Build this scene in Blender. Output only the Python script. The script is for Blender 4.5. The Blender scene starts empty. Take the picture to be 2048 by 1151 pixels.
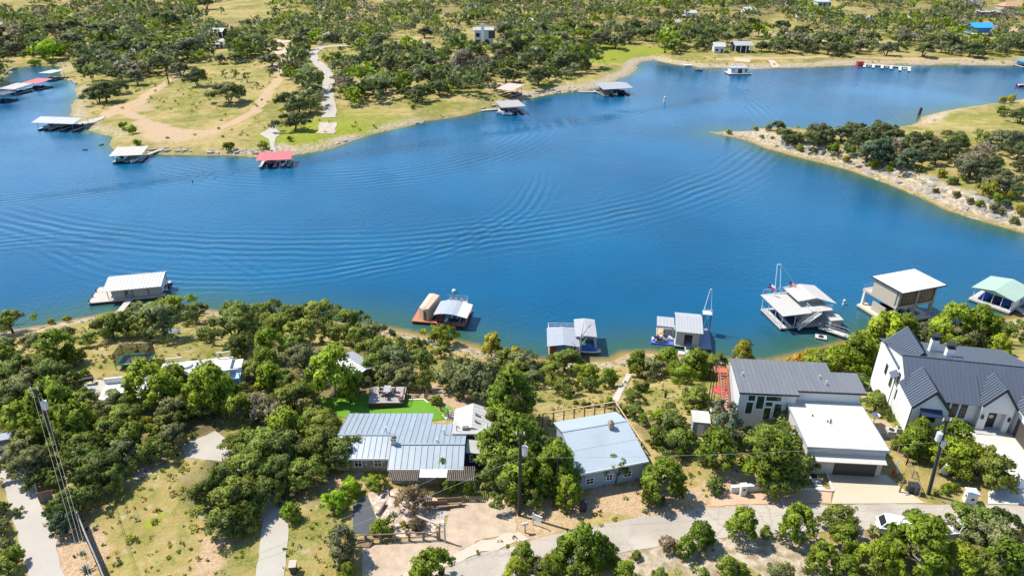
import bpy, math, random
import numpy as np
from mathutils import Vector, Matrix
from mathutils.geometry import delaunay_2d_cdt
random.seed(7)
SC = bpy.context.scene
COL = SC.collection

# ---------------------------------------------------------------- camera, sky, sun, exposure
cam = bpy.data.cameras.new('camera'); cam_o = bpy.data.objects.new('camera', cam); COL.objects.link(cam_o)
cam.sensor_width = 36.0; cam.lens = 36.0*1365.0/2048.0
cam.clip_start = 1.0; cam.clip_end = 6000.0
cam_o.location = (0, 0, 60.0); cam_o.rotation_euler = (math.radians(63.0), 0, 0)
SC.camera = cam_o
SUN_EL, SUN_AZ = math.radians(56.0), math.radians(-68.0)
w = bpy.data.worlds.new('World'); SC.world = w; w.use_nodes = True
wn = w.node_tree; wn.nodes.clear()
sky = wn.nodes.new('ShaderNodeTexSky'); sky.sky_type = 'NISHITA'; sky.sun_disc = False
sky.sun_elevation = SUN_EL; sky.sun_rotation = SUN_AZ; sky.altitude = 250; sky.air_density = 1.0; sky.dust_density = .1; sky.ozone_density = 3.0
bg = wn.nodes.new('ShaderNodeBackground'); bg.inputs[1].default_value = .145
wo = wn.nodes.new('ShaderNodeOutputWorld'); wn.links.new(sky.outputs[0], bg.inputs[0]); wn.links.new(bg.outputs[0], wo.inputs[0])
sun = bpy.data.lights.new('sun', 'SUN'); sun.energy = 4.5; sun.angle = math.radians(.5); sun.color = (1.0, .95, .86)
sun_o = bpy.data.objects.new('sun', sun); COL.objects.link(sun_o)
_sd = Vector((math.sin(SUN_AZ)*math.cos(SUN_EL), math.cos(SUN_AZ)*math.cos(SUN_EL), math.sin(SUN_EL)))
sun_o.rotation_euler = _sd.to_track_quat('Z', 'Y').to_euler(); sun_o.location = (-60, 30, 120)
vs = SC.view_settings; vs.view_transform = 'Standard'; vs.look = 'None'; vs.gamma = 1.0; vs.use_curve_mapping = False; vs.exposure = .72

# ---------------------------------------------------------------- survey: one helper that turns a sight line into a ground point
FPX, TH, CAMZ = 1365.0, math.radians(27.0), 60.0
SN, CS = math.sin(TH), math.cos(TH)
def ray(px, py):
    u = (px-1024.0)/FPX; v = -(py-575.5)/FPX
    return (u, CS+v*SN, -SN+v*CS)
def PZ(px, py, z=0.0):
    d = ray(px, py); t = (z-CAMZ)/d[2]
    return (d[0]*t, d[1]*t, z)
def proj(x, y, z):
    dz = z-CAMZ; Z = y*CS-dz*SN; v = y*SN+dz*CS
    return (1024+FPX*x/Z, 575.5-FPX*v/Z, Z)

SH_NEAR = [(-900,720),(-200,690),(0,663),(80,652),(180,634),(240,622),(300,618),(400,618),(450,626),(530,634),(620,640),(700,648),(760,656),(820,669),(880,681),(940,692),
           (1000,709),(1050,721),(1080,724),(1130,726),(1180,725),(1225,722),(1245,709),(1300,706),(1400,717),(1480,724),(1540,724),(1620,706),(1680,690),(1720,676),(1800,660),(1900,650),(1960,652),(2048,634),(2300,610),(2900,590)]
SH_FAR = [(-900,330),(-200,235),(-60,200),(0,176),(18,157),(28,142),(44,134),(60,132),(90,131),(112,132),(115,145),(130,160),(152,174),(161,188),(142,206),(136,216),(141,232),(156,247),(178,257),(205,275),(222,295),(240,305),(300,309),(400,311),
          (520,315),(600,309),(660,299),(720,276),(790,259),(860,244),(920,233),(980,219),(1030,206),(1080,193),(1150,183),(1210,173),(1250,160),(1272,143),(1285,124),(1310,121),(1350,128),(1420,136),(1500,138),
          (1600,135),(1700,131),(1800,129),(1900,130),(2000,131),(2048,129),(2200,122),(2900,100)]
SH_PEN = [(2900,640),(2300,560),(2048,464),(1960,441),(1900,421),(1850,396),(1800,373),(1750,356),(1700,339),(1650,326),(1600,313),(1540,296),(1500,281),(1460,273),(1424,267),(1440,262),(1500,261),(1560,262),
          (1640,262),(1700,263),(1780,260),(1832,252),(1838,240),(1852,232),(1900,221),(1960,212),(2048,201),(2300,180),(2900,160)]
def wpts(l): return np.array([PZ(x, y, 0.0)[:2] for x, y in l])
W_NEAR, W_FAR, W_PEN = wpts(SH_NEAR), wpts(SH_FAR), wpts(SH_PEN)
def densify(P, step=5.0):
    out = []
    for a, b in zip(P[:-1], P[1:]):
        n = max(1, int(np.hypot(*(b-a))/step))
        for k in range(n): out.append(a+(b-a)*k/n)
    out.append(P[-1]); return np.array(out)
def wiggle(P, amp, seed):
    r = np.random.RandomState(seed); D = densify(P)
    n = r.randn(len(D), 2)
    n = (n+np.roll(n, 1, 0)+np.roll(n, -1, 0))/2.0
    w = np.clip(np.hypot(D[:, 0], D[:, 1])/200.0, .5, 1.6)[:, None]
    return D+n*amp*w
W_NEAR, W_FAR, W_PEN = wiggle(W_NEAR, .45, 1), wiggle(W_FAR, .8, 2), wiggle(W_PEN, .55, 3)
POLY_NEAR = np.vstack([W_NEAR, [[900, -400], [-900, -400]]])
POLY_FAR = np.vstack([W_FAR, [[2600, 2600], [-2600, 2600]]])
POLY_PEN = np.vstack([W_PEN, [[1400, 420], [1400, 60]]])
def inside(X, Y, P):
    r = np.zeros(X.shape, bool); n = len(P)
    for i in range(n):
        x1, y1 = P[i]; x2, y2 = P[(i+1) % n]
        if y1 == y2: continue
        m = (y1 > Y) != (y2 > Y)
        r ^= m & (X < (x2-x1)*(Y-y1)/(y2-y1)+x1)
    return r
def seg_dist(X, Y, P):
    best = np.full(X.shape, 1e18)
    for i in range(len(P)-1):
        x1, y1 = P[i]; dx, dy = P[i+1]-P[i]; L = dx*dx+dy*dy
        if L < 1e-9: continue
        t = np.clip(((X-x1)*dx+(Y-y1)*dy)/L, 0, 1)
        best = np.minimum(best, (X-x1-t*dx)**2+(Y-y1-t*dy)**2)
    return np.sqrt(best)
def vnoise(X, Y, s, seed=0):
    x = X/s; y = Y/s; xi = np.floor(x).astype(np.int64); yi = np.floor(y).astype(np.int64)
    fx = x-xi; fy = y-yi; fx = fx*fx*(3-2*fx); fy = fy*fy*(3-2*fy)
    def h(a, b):
        v = np.sin(a*127.1+b*311.7+seed*74.7)*43758.5453
        return v-np.floor(v)
    return (h(xi, yi)*(1-fx)+h(xi+1, yi)*fx)*(1-fy)+(h(xi, yi+1)*(1-fx)+h(xi+1, yi+1)*fx)*fy
def sstep(a, b, x):
    t = np.clip((x-a)/(b-a), 0, 1); return t*t*(3-2*t)
def grade(lo, hi, step, ratio, end):
    v = list(np.arange(lo, hi, step)); s = step
    while v[-1] < end:
        s *= ratio; v.append(v[-1]+s)
    return v
_yy = grade(-2.0, 112.0, .6, 1.012, 520.0); _yy = _yy+grade(_yy[-1]+7, _yy[-1]+20, 7, 1.05, 2500.0)
YS = np.array([-160., -90., -50., -25., -10.]+_yy)
_xp = grade(0.0, 92.0, .6, 1.03, 420.0); _xp = _xp+grade(_xp[-1]+12, _xp[-1]+30, 12, 1.08, 2400.0)
XS = np.array([-v for v in _xp[:0:-1]]+_xp)
GX, GY = np.meshgrid(XS, YS)
IN_N, IN_F, IN_P = inside(GX, GY, POLY_NEAR), inside(GX, GY, POLY_FAR), inside(GX, GY, POLY_PEN)
D_N, D_F, D_P = seg_dist(GX, GY, W_NEAR), seg_dist(GX, GY, W_FAR), seg_dist(GX, GY, W_PEN)
LAND = IN_N | IN_F | IN_P
DS = np.where(IN_N, D_N, np.where(IN_F, D_F, D_P))         # metres inland
DW = np.minimum(np.minimum(D_N, D_F), D_P)                 # metres from the nearest shore
_n1 = vnoise(GX, GY, 9, 1)-.5; _n2 = vnoise(GX, GY, 3.1, 2)-.5; _n3 = vnoise(GX, GY, 42, 3)-.5; _n4 = vnoise(GX, GY, 150, 4)-.5
_hn = .30*np.minimum(DS, 4)+8.3*sstep(3, 29, DS)+1.0*sstep(26, 42, DS)+.012*np.maximum(DS-42, 0)
_flat = sstep(30, 40, DS)*(1-sstep(58, 75, DS))
_hn = _hn+(_n1*.7+_n2*.25)*sstep(2, 8, DS)*(1-_flat)
_hf = .22*np.minimum(DS, 3)+1.0*sstep(2, 12, DS)+.028*np.minimum(DS, 260)+(_n1*.5+_n3*2.0)*sstep(3, 30, DS)+_n4*10*sstep(60, 260, DS)+.03*np.maximum(DS-260, 0)
_hp = .25*np.minimum(DS, 3)+1.7*sstep(4.0, 7.5, DS)+.055*np.minimum(DS, 60)+(_n1*.5+_n2*.25)*sstep(2, 6, DS)
HGT = np.where(IN_N, _hn, np.where(IN_F, _hf, np.where(IN_P, _hp, -np.minimum(DW*.35, 5.0)-.02)))
def H(x, y):
    i = int(np.clip(np.searchsorted(XS, x)-1, 0, len(XS)-2)); j = int(np.clip(np.searchsorted(YS, y)-1, 0, len(YS)-2))
    u = (x-XS[i])/(XS[i+1]-XS[i]); v = (y-YS[j])/(YS[j+1]-YS[j])
    return float((HGT[j, i]*(1-u)+HGT[j, i+1]*u)*(1-v)+(HGT[j+1, i]*(1-u)+HGT[j+1, i+1]*u)*v)
def G(px, py):
    """ground (or water) point seen in that direction"""
    d = ray(px, py); lo = None
    if d[2] > -.02: d = (d[0], d[1], -.02)
    t = (45.0-CAMZ)/d[2]; tend = (-6.0-CAMZ)/d[2]; n = 60; prev = t
    for k in range(n+1):
        q = t+(tend-t)*k/n; x, y, z = d[0]*q, d[1]*q, CAMZ+d[2]*q
        if z <= max(H(x, y), 0.0):
            a, b = prev, q
            for _ in range(14):
                m = (a+b)/2; x, y, z = d[0]*m, d[1]*m, CAMZ+d[2]*m
                if z <= max(H(x, y), 0.0): b = m
                else: a = m
            return (d[0]*b, d[1]*b, max(H(d[0]*b, d[1]*b), 0.0))
        prev = q
    return PZ(px, py, 0)

# ---------------------------------------------------------------- mesh helpers
class MB:
    def __init__(s): s.v = []; s.f = []; s.m = []
    def add(s, vs_, fs, mi=0):
        b = len(s.v); s.v += [tuple(p) for p in vs_]
        for f in fs: s.f.append(tuple(b+i for i in f)); s.m.append(mi)
        return s
    def box(s, x0, x1, y0, y1, z0, z1, mi=0):
        return s.add([(x0,y0,z0),(x1,y0,z0),(x1,y1,z0),(x0,y1,z0),(x0,y0,z1),(x1,y0,z1),(x1,y1,z1),(x0,y1,z1)],
                     [(0,3,2,1),(4,5,6,7),(0,1,5,4),(1,2,6,5),(2,3,7,6),(3,0,4,7)], mi)
    def obox(s, c, sx, sy, sz, rz=0.0, mi=0):
        ca, sa = math.cos(rz), math.sin(rz); P = []
        for z in (-sz/2, sz/2):
            for x, y in ((-sx/2,-sy/2),(sx/2,-sy/2),(sx/2,sy/2),(-sx/2,sy/2)):
                P.append((c[0]+x*ca-y*sa, c[1]+x*sa+y*ca, c[2]+z))
        return s.add(P, [(0,3,2,1),(4,5,6,7),(0,1,5,4),(1,2,6,5),(2,3,7,6),(3,0,4,7)], mi)
    def tube(s, p, q, r, r2=None, n=6, mi=0):
        p = Vector(p); q = Vector(q); d = q-p
        if d.length < 1e-6: return s
        r2 = r if r2 is None else r2
        a = d.orthogonal().normalized(); b = d.normalized().cross(a); P = []
        for c, rr in ((p, r), (q, r2)):
            for k in range(n):
                t = 2*math.pi*k/n; P.append(c+a*(rr*math.cos(t))+b*(rr*math.sin(t)))
        F = [(k, (k+1) % n, n+(k+1) % n, n+k) for k in range(n)]
        F += [tuple(range(n-1, -1, -1)), tuple(range(n, 2*n))]
        return s.add(P, F, mi)
    def prism(s, poly, z0, z1, mi=0):
        n = len(poly); P = [(x, y, z0) for x, y in poly]+[(x, y, z1) for x, y in poly]
        ar = sum(poly[i][0]*poly[(i+1) % n][1]-poly[(i+1) % n][0]*poly[i][1] for i in range(n))
        F = [(i, (i+1) % n, n+(i+1) % n, n+i) for i in range(n)]+[tuple(range(n-1, -1, -1)), tuple(range(n, 2*n))]
        if ar < 0: F = [tuple(reversed(f)) for f in F]
        return s.add(P, F, mi)
    def slab(s, P, th, mi=0):
        """closed plate under the 3D polygon P (top face), thickness th along its normal"""
        P = [Vector(p) for p in P]; nrm = (P[1]-P[0]).cross(P[2]-P[0]).normalized()
        if nrm.z < 0: P = P[::-1]; nrm = -nrm
        n = len(P); Q = [p-nrm*th for p in P]
        F = [tuple(range(n)), tuple(range(2*n-1, n-1, -1))]+[((i+1) % n, i, n+i, n+(i+1) % n) for i in range(n)]
        return s.add(P+Q, F, mi)
    def gable(s, x0, x1, y0, y1, z0, z1, axis='x', mi=0):
        """triangular prism: ridge along axis at height z1 over the rectangle"""
        if axis == 'x':
            m = (y0+y1)/2; P = [(x0,y0,z0),(x0,y1,z0),(x0,m,z1),(x1,y0,z0),(x1,y1,z0),(x1,m,z1)]
        else:
            m = (x0+x1)/2; P = [(x1,y0,z0),(x0,y0,z0),(m,y0,z1),(x1,y1,z0),(x0,y1,z0),(m,y1,z1)]
        return s.add(P, [(0,2,1),(3,4,5),(0,3,5,2),(1,2,5,4),(0,1,4,3)], mi)
    def mesh(s, name, mats):
        me = bpy.data.meshes.new(name); me.from_pydata(s.v, [], s.f)
        for m in (mats if isinstance(mats, (list, tuple)) else [mats]): me.materials.append(m)
        if any(s.m): me.polygons.foreach_set('material_index', s.m)
        me.update(); return me
    def build(s, name, mats, parent=None, loc=(0,0,0), rz=0.0, label=None):
        return link(name, s.mesh(name, mats), parent, loc, rz, label)
def link(name, me, parent=None, loc=(0,0,0), rz=0.0, label=None):
    o = bpy.data.objects.new(name, me); COL.objects.link(o); o.location = loc; o.rotation_euler = (0, 0, rz)
    if parent is not None: o.parent = parent
    if label: o['label'] = label
    return o
LMK = []                                           # (phrase, x, y) landmarks that tree labels refer to
def thing(name, label, cat, loc, rz=0.0, group=None, lmk=None):
    o = bpy.data.objects.new(name, None); COL.objects.link(o); o.empty_display_size = .3
    o.location = loc; o.rotation_euler = (0, 0, rz); return tag(o, label, cat, group, lmk)
def tag(o, label, cat, group=None, lmk=None):
    o['label'] = label; o['category'] = cat
    if group: o['group'] = group
    if lmk: LMK.append((lmk, o.location.x, o.location.y))
    return o
def struct(o, kind='structure'): o['kind'] = kind; return o
def box(parent, name, mat, x0, x1, y0, y1, z0, z1, label=None): return MB().box(x0, x1, y0, y1, z0, z1).build(name, mat, parent, label=label)

# ---------------------------------------------------------------- materials
def nn(nt, t, **kw):
    n = nt.nodes.new('ShaderNode'+t)
    for k, v in kw.items():
        if k.startswith('i_'):
            key = k[2:]; key = int(key) if key.isdigit() else key
            if hasattr(v, 'node'): nt.links.new(v, n.inputs[key])
            else: n.inputs[key].default_value = v
        else: setattr(n, k, v)
    return n
def c4(c): return (c[0], c[1], c[2], 1.0)
def mixc(nt, f, a, b, mode='MIX'):
    n = nt.nodes.new('ShaderNodeMix'); n.data_type = 'RGBA'; n.blend_type = mode
    for s_, v in ((n.inputs[0], f), (n.inputs[6], a), (n.inputs[7], b)):
        if hasattr(v, 'node'): nt.links.new(v, s_)
        else: s_.default_value = v if not isinstance(v, tuple) else c4(v)
    return n.outputs[2]
def mth(nt, op, a, b=None, c=None):
    n = nt.nodes.new('ShaderNodeMath'); n.operation = op
    for i, v in enumerate((a, b, c)):
        if v is None: continue
        if hasattr(v, 'node'): nt.links.new(v, n.inputs[i])
        else: n.inputs[i].default_value = v
    return n.outputs[0]
def ramp(nt, f, lo, hi): 
    n = nn(nt, 'MapRange', interpolation_type='SMOOTHSTEP'); nt.links.new(f, n.inputs[0]); n.inputs[1].default_value = lo; n.inputs[2].default_value = hi; return n.outputs[0]
def noise(nt, vec, scale, detail=4.0, rough=.55, dist=0.0):
    n = nn(nt, 'TexNoise'); n.inputs['Scale'].default_value = scale; n.inputs['Detail'].default_value = detail; n.inputs['Roughness'].default_value = rough; n.inputs['Distortion'].default_value = dist
    nt.links.new(vec, n.inputs['Vector']); return n.outputs[0]
def newmat(name):
    m = bpy.data.materials.new(name); m.use_nodes = True; nt = m.node_tree; nt.nodes.clear()
    out = nt.nodes.new('ShaderNodeOutputMaterial'); b = nt.nodes.new('ShaderNodeBsdfPrincipled'); nt.links.new(b.outputs[0], out.inputs[0])
    return m, nt, b, out
_MC = {}
def M(name, col=(.4,.38,.34), rough=.75, var=.14, scale=1.2, stain=.0, metal=0.0, spec=.35, bump=0.0, fine=14.0):
    """plain procedural surface: base colour broken up by two sizes of noise, optional stains and fine relief"""
    if name in _MC: return _MC[name]
    m, nt, b, out = newmat(name); co = nn(nt, 'TexCoord').outputs['Object']
    rnd = nn(nt, 'ObjectInfo').outputs['Random']
    off = nn(nt, 'VectorMath', operation='ADD'); nt.links.new(co, off.inputs[0])
    cx = nn(nt, 'CombineXYZ'); nt.links.new(mth(nt, 'MULTIPLY', rnd, 37.0), cx.inputs[0]); nt.links.new(cx.outputs[0], off.inputs[1]); co = off.outputs[0]
    n1 = noise(nt, co, scale); n2 = noise(nt, co, fine, 3.0)
    f = mth(nt, 'ADD', mth(nt, 'MULTIPLY', mth(nt, 'SUBTRACT', n1, .5), var*2.4), mth(nt, 'MULTIPLY', mth(nt, 'SUBTRACT', n2, .5), var*1.3))
    f = mth(nt, 'ADD', f, mth(nt, 'MULTIPLY', mth(nt, 'SUBTRACT', rnd, .5), var*.5))
    k = mth(nt, 'ADD', f, 1.0)
    g = nn(nt, 'VectorMath', operation='SCALE'); g.inputs[0].default_value = col; nt.links.new(k, g.inputs['Scale'])
    c = g.outputs[0]
    if stain:
        s = ramp(nt, noise(nt, co, scale*.55, 6.0, .65), .52, .72)
        c = mixc(nt, mth(nt, 'MULTIPLY', s, stain), c, (col[0]*.5, col[1]*.46, col[2]*.42))
    nt.links.new(c, b.inputs['Base Color'])
    b.inputs['Roughness'].default_value = rough; b.inputs['Metallic'].default_value = metal; b.inputs['Specular IOR Level'].default_value = spec
    if bump:
        bp = nn(nt, 'Bump'); bp.inputs['Strength'].default_value = bump; bp.inputs['Distance'].default_value = .05; nt.links.new(n2, bp.inputs['Height']); nt.links.new(bp.outputs[0], b.inputs['Normal'])
    _MC[name] = m; return m
def stone_mat(name, col, mort, scale):
    m, nt, b, out = newmat(name); co = nn(nt, 'TexCoord').outputs['Object']
    v = nn(nt, 'TexVoronoi'); v.inputs['Scale'].default_value = scale; nt.links.new(co, v.inputs['Vector'])
    e = nn(nt, 'TexVoronoi', feature='DISTANCE_TO_EDGE'); e.inputs['Scale'].default_value = scale; nt.links.new(co, e.inputs['Vector'])
    hsv = nn(nt, 'SeparateColor'); nt.links.new(v.outputs['Color'], hsv.inputs[0])
    k = mth(nt, 'ADD', mth(nt, 'MULTIPLY', hsv.outputs[0], .7), .6)
    g = nn(nt, 'VectorMath', operation='SCALE'); g.inputs[0].default_value = col; nt.links.new(k, g.inputs['Scale'])
    c = mixc(nt, ramp(nt, e.outputs['Distance'], .0, .12), mort, g.outputs[0])
    nt.links.new(c, b.inputs['Base Color']); b.inputs['Roughness'].default_value = .85
    bp = nn(nt, 'Bump'); bp.inputs['Strength'].default_value = .5; bp.inputs['Distance'].default_value = .06; nt.links.new(e.outputs['Distance'], bp.inputs['Height']); nt.links.new(bp.outputs[0], b.inputs['Normal'])
    return m

# ground: dry grass, olive weeds, pale limestone, pink dirt; masks say where each kind lies
def ground_mat():
    m, nt, b, out = newmat('ground'); co = nn(nt, 'NewGeometry').outputs['Position']
    at = nn(nt, 'Attribute', attribute_name='mask'); sp = nn(nt, 'SeparateColor'); nt.links.new(at.outputs['Color'], sp.inputs[0])
    a2 = nn(nt, 'Attribute', attribute_name='cover'); s2 = nn(nt, 'SeparateColor'); nt.links.new(a2.outputs['Color'], s2.inputs[0])
    nA = noise(nt, co, .045, 6, .6); nB = noise(nt, co, .22, 6, .65, .4); nC = noise(nt, co, 1.1, 5, .6); nD = noise(nt, co, 4.5, 4, .6)
    mixn = mth(nt, 'ADD', mth(nt, 'MULTIPLY', nA, .5), mth(nt, 'ADD', mth(nt, 'MULTIPLY', nB, .45), mth(nt, 'MULTIPLY', nC, .3)))
    mixn = mth(nt, 'SUBTRACT', mixn, mth(nt, 'MULTIPLY', s2.outputs[2], .025))
    dry = mixc(nt, ramp(nt, nC, .38, .66), (.31, .225, .080), (.43, .335, .150))
    olive = mixc(nt, ramp(nt, nD, .35, .65), (.115, .125, .022), (.225, .22, .045))
    c = mixc(nt, ramp(nt, mixn, .53, .70), dry, olive)
    c = mixc(nt, mth(nt, 'MULTIPLY', ramp(nt, noise(nt, co, .5, 6, .7), .56, .68), .7), c, (.42, .35, .24))
    lush = mixc(nt, ramp(nt, nC, .35, .65), (.17, .20, .022), (.27, .28, .035))
    c = mixc(nt, mth(nt, 'MULTIPLY', sp.outputs[1], ramp(nt, mth(nt, 'ADD', nB, mth(nt, 'MULTIPLY', sp.outputs[1], .5)), .55, .85)), c, lush)
    dirt = mixc(nt, ramp(nt, nD, .35, .7), (.36, .24, .135), (.50, .37, .235))
    c = mixc(nt, ramp(nt, mth(nt, 'ADD', mth(nt, 'MULTIPLY', nC, .7), sp.outputs[2]), .62, 1.0), c, dirt)
    lime = mixc(nt, ramp(nt, nC, .35, .68), (.26, .20, .12), (.47, .395, .29))
    c = mixc(nt, ramp(nt, mth(nt, 'ADD', mth(nt, 'MULTIPLY', nB, .5), mth(nt, 'ADD', mth(nt, 'MULTIPLY', nD, .35), sp.outputs[0])), .72, 1.12), c, lime)
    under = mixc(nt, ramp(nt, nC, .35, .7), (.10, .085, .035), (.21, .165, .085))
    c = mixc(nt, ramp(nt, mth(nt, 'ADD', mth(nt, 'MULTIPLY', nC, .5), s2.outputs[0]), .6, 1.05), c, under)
    wet = mixc(nt, ramp(nt, nC, .3, .7), (.16, .115, .035), (.30, .22, .07))
    c = mixc(nt, s2.outputs[1], c, wet)
    nt.links.new(c, b.inputs['Base Color']); b.inputs['Roughness'].default_value = .95; b.inputs['Specular IOR Level'].default_value = .1
    bp = nn(nt, 'Bump'); bp.inputs['Strength'].default_value = .55; bp.inputs['Distance'].default_value = .35
    nt.links.new(mth(nt, 'ADD', nC, mth(nt, 'MULTIPLY', nD, .6)), bp.inputs['Height']); nt.links.new(bp.outputs[0], b.inputs['Normal'])
    return m
def water_mat():
    m, nt, b, out = newmat('lake_water'); co = nn(nt, 'NewGeometry').outputs['Position']
    sh = nn(nt, 'Attribute', attribute_name='shallow'); ss = nn(nt, 'SeparateColor'); nt.links.new(sh.outputs['Color'], ss.inputs[0])
    n0 = noise(nt, co, .02, 3)
    deep = mixc(nt, ramp(nt, n0, .3, .7), (.0008, .064, .140), (.0012, .088, .185))
    c = mixc(nt, ramp(nt, ss.outputs[1], .08, .85), deep, (.030, .085, .060))
    c = mixc(nt, ramp(nt, mth(nt, 'ADD', ss.outputs[0], mth(nt, 'MULTIPLY', mth(nt, 'SUBTRACT', noise(nt, co, .8, 4), .5), .35)), .30, .95), c, (.26, .17, .035))
    nt.links.new(c, b.inputs['Base Color']); b.inputs['Roughness'].default_value = .06; b.inputs['IOR'].default_value = 1.333
    sx = nn(nt, 'SeparateXYZ'); nt.links.new(co, sx.inputs[0])
    wob = mth(nt, 'MULTIPLY', noise(nt, co, .045, 3), 4.0)
    total = None; patchy = ramp(nt, noise(nt, co, .045, 4, .65), .36, .60)
    # boat wakes: trains of arcs (centre, radius of the strongest crest, half width, wavelength, height, and the sector they fill)
    for cx_, cy_, r0, hw, wl, amp, dx_, dy_ in WAKES:
        X = mth(nt, 'SUBTRACT', sx.outputs[0], cx_); Y = mth(nt, 'SUBTRACT', sx.outputs[1], cy_)
        r = mth(nt, 'SQRT', mth(nt, 'ADD', mth(nt, 'MULTIPLY', X, X), mth(nt, 'MULTIPLY', Y, Y)))
        q = mth(nt, 'DIVIDE', mth(nt, 'SUBTRACT', r, r0), hw)
        env = mth(nt, 'POWER', 2.718, mth(nt, 'MULTIPLY', mth(nt, 'MULTIPLY', q, q), -1.0))
        cosang = mth(nt, 'DIVIDE', mth(nt, 'ADD', mth(nt, 'MULTIPLY', X, dx_), mth(nt, 'MULTIPLY', Y, dy_)), r)
        env = mth(nt, 'MULTIPLY', env, ramp(nt, cosang, .12, .6))
        s = mth(nt, 'SINE', mth(nt, 'MULTIPLY', mth(nt, 'ADD', r, wob), 2*math.pi/wl))
        s = mth(nt, 'MULTIPLY', mth(nt, 'MULTIPLY', s, env), mth(nt, 'MULTIPLY', mth(nt, 'ADD', mth(nt, 'MULTIPLY', patchy, .75), .4), amp))
        total = s if total is None else mth(nt, 'ADD', total, s)
    calm = ramp(nt, noise(nt, co, .018, 3, .5), .35, .62)
    chop = mth(nt, 'ADD', mth(nt, 'MULTIPLY', noise(nt, co, .8, 4, .6), .09), mth(nt, 'MULTIPLY', noise(nt, co, 2.2, 3, .6), .06))
    total = mth(nt, 'ADD', total, mth(nt, 'MULTIPLY', chop, mth(nt, 'ADD', mth(nt, 'MULTIPLY', calm, .7), .5)))
    bp = nn(nt, 'Bump'); bp.inputs['Strength'].default_value = 1.0; bp.inputs['Distance'].default_value = 1.0; nt.links.new(total, bp.inputs['Height']); nt.links.new(bp.outputs[0], b.inputs['Normal'])
    return m
WAKES = [(-58, 187, 66, 5, 2.3, .05, .45, -.89), (-51, 289, 152, 8, 2.9, .065, .62, -.78),
         (-824, 1579, 1573, 5, 2.2, .06, .42, -.91), (-60, 255, 70, 9, 2.6, .045, .55, -.83), (10, 300, 48, 9, 2.4, .06, -.35, -.94),
         (175, 262, 34, 10, 2.2, .05, -.5, -.85), (-95, 80, 62, 5, 2.6, .03, .1, .99)]

# ---------------------------------------------------------------- ground and water
def px_poly(l): return [G(x, y)[:2] for x, y in l]
def blob(px, py, r, k=1.0):
    p = G(px, py); return k*(1-sstep(r*.45, r, np.hypot(GX-p[0], GY-p[1])+(vnoise(GX, GY, r*.35, 11)-.5)*r*.6))
near_rock = IN_N*(1-sstep(1.5, 6.5, DS))*.75
far_rock = IN_F*(1-sstep(2, 11, DS))*(.35+.55*sstep(-20, 30, GX))
pen_rock = IN_P*(1-sstep(4, 13, DS))*(.55+.3*(GX > 75))
MR = near_rock+far_rock+pen_rock+.25*IN_F*sstep(.55, .75, vnoise(GX, GY, 30, 21))
for a in [(1300,1100,4,.8),(1420,1110,5,.9),(1560,1105,5,.9),(1650,1120,4,.9),(1500,1090,4,.7),(1280,1135,4,.7),(1600,1085,3,.6),(1720,1075,2.5,.6),(240,930,4,.5),(270,945,3,.5),(330,900,4,.4),(700,280,6,.4),(560,300,6,.3)]: MR = MR+blob(*a)
ML = np.zeros_like(GX)
for a in [(1180,110,34,.9),(1230,95,30,.8),(1140,160,24,.5),(1310,100,16,.9),(1880,245,22,.3),(1960,235,14,.25),(700,255,30,.65),(620,270,22,.8),(580,290,12,.6),(560,190,22,.4),(690,110,26,.6),(800,150,20,.5),(440,130,24,.4),(255,255,12,.8),(200,270,10,.5),
          (1960,100,22,.6),(2020,105,16,.6),(310,1040,1.6,.9),(240,1135,3,.5),(1755,760,3,1),(930,735,3,.3),(960,80,12,1.2),(1005,88,8,1),(30,110,30,.4),(100,160,10,.2),(560,1140,3,.4)]: ML = ML+blob(*a)
MD = np.zeros_like(GX)
for a in [(1060,1010,3.4,.55),(1100,1030,3.4,.5),(1060,1060,2.6,.6),(1180,1010,3,.5),(1250,1005,4,.65),(1340,1010,4,.6),(1420,995,4,.6),(1490,990,4,.7),(1580,990,4,.75),(150,1090,3.6,.75),(165,1130,3.2,.7),(130,1060,2,.6),(420,1060,3,.35),(440,1100,3,.45),(400,1130,2.4,.35),(860,780,5,.6),(920,790,4,.7),(960,815,3,.7),(820,740,4,.5),(900,700,4,.4),
          (930,745,4,.5),(300,905,3,.45),(250,870,4,.4),(700,960,3,.6),(620,1000,3,.4),(560,970,4,.45),(420,900,3.5,.5),(1380,880,2.5,.6),(1400,900,2.5,.6),(1460,940,2.5,.4),(560,130,14,.6),(590,100,14,.7),(450,82,10,.8),(500,75,9,.7),(1000,172,12,.5),(1080,185,14,.4),(330,275,14,.45),(270,215,14,.55),(1050,190,10,.5),(900,228,10,.3),(1560,70,30,.5),(1690,60,25,.4),(2030,60,26,.6),(1420,60,24,.5),(840,92,20,.4),(180,90,16,.5),(1780,985,2,.6),(1745,850,3,.6),(1770,860,2,.6),(1360,705,4,.3)]: MD = MD+blob(*a)
def lane(pts, wd, k):
    P = densify(np.array([G(x, y)[:2] for x, y in pts]), 6.0); d = seg_dist(GX, GY, P)+(vnoise(GX, GY, 3.5, 81)-.5)*wd*.5
    return k*(1-sstep(wd*.35, wd*.75, d))
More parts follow.
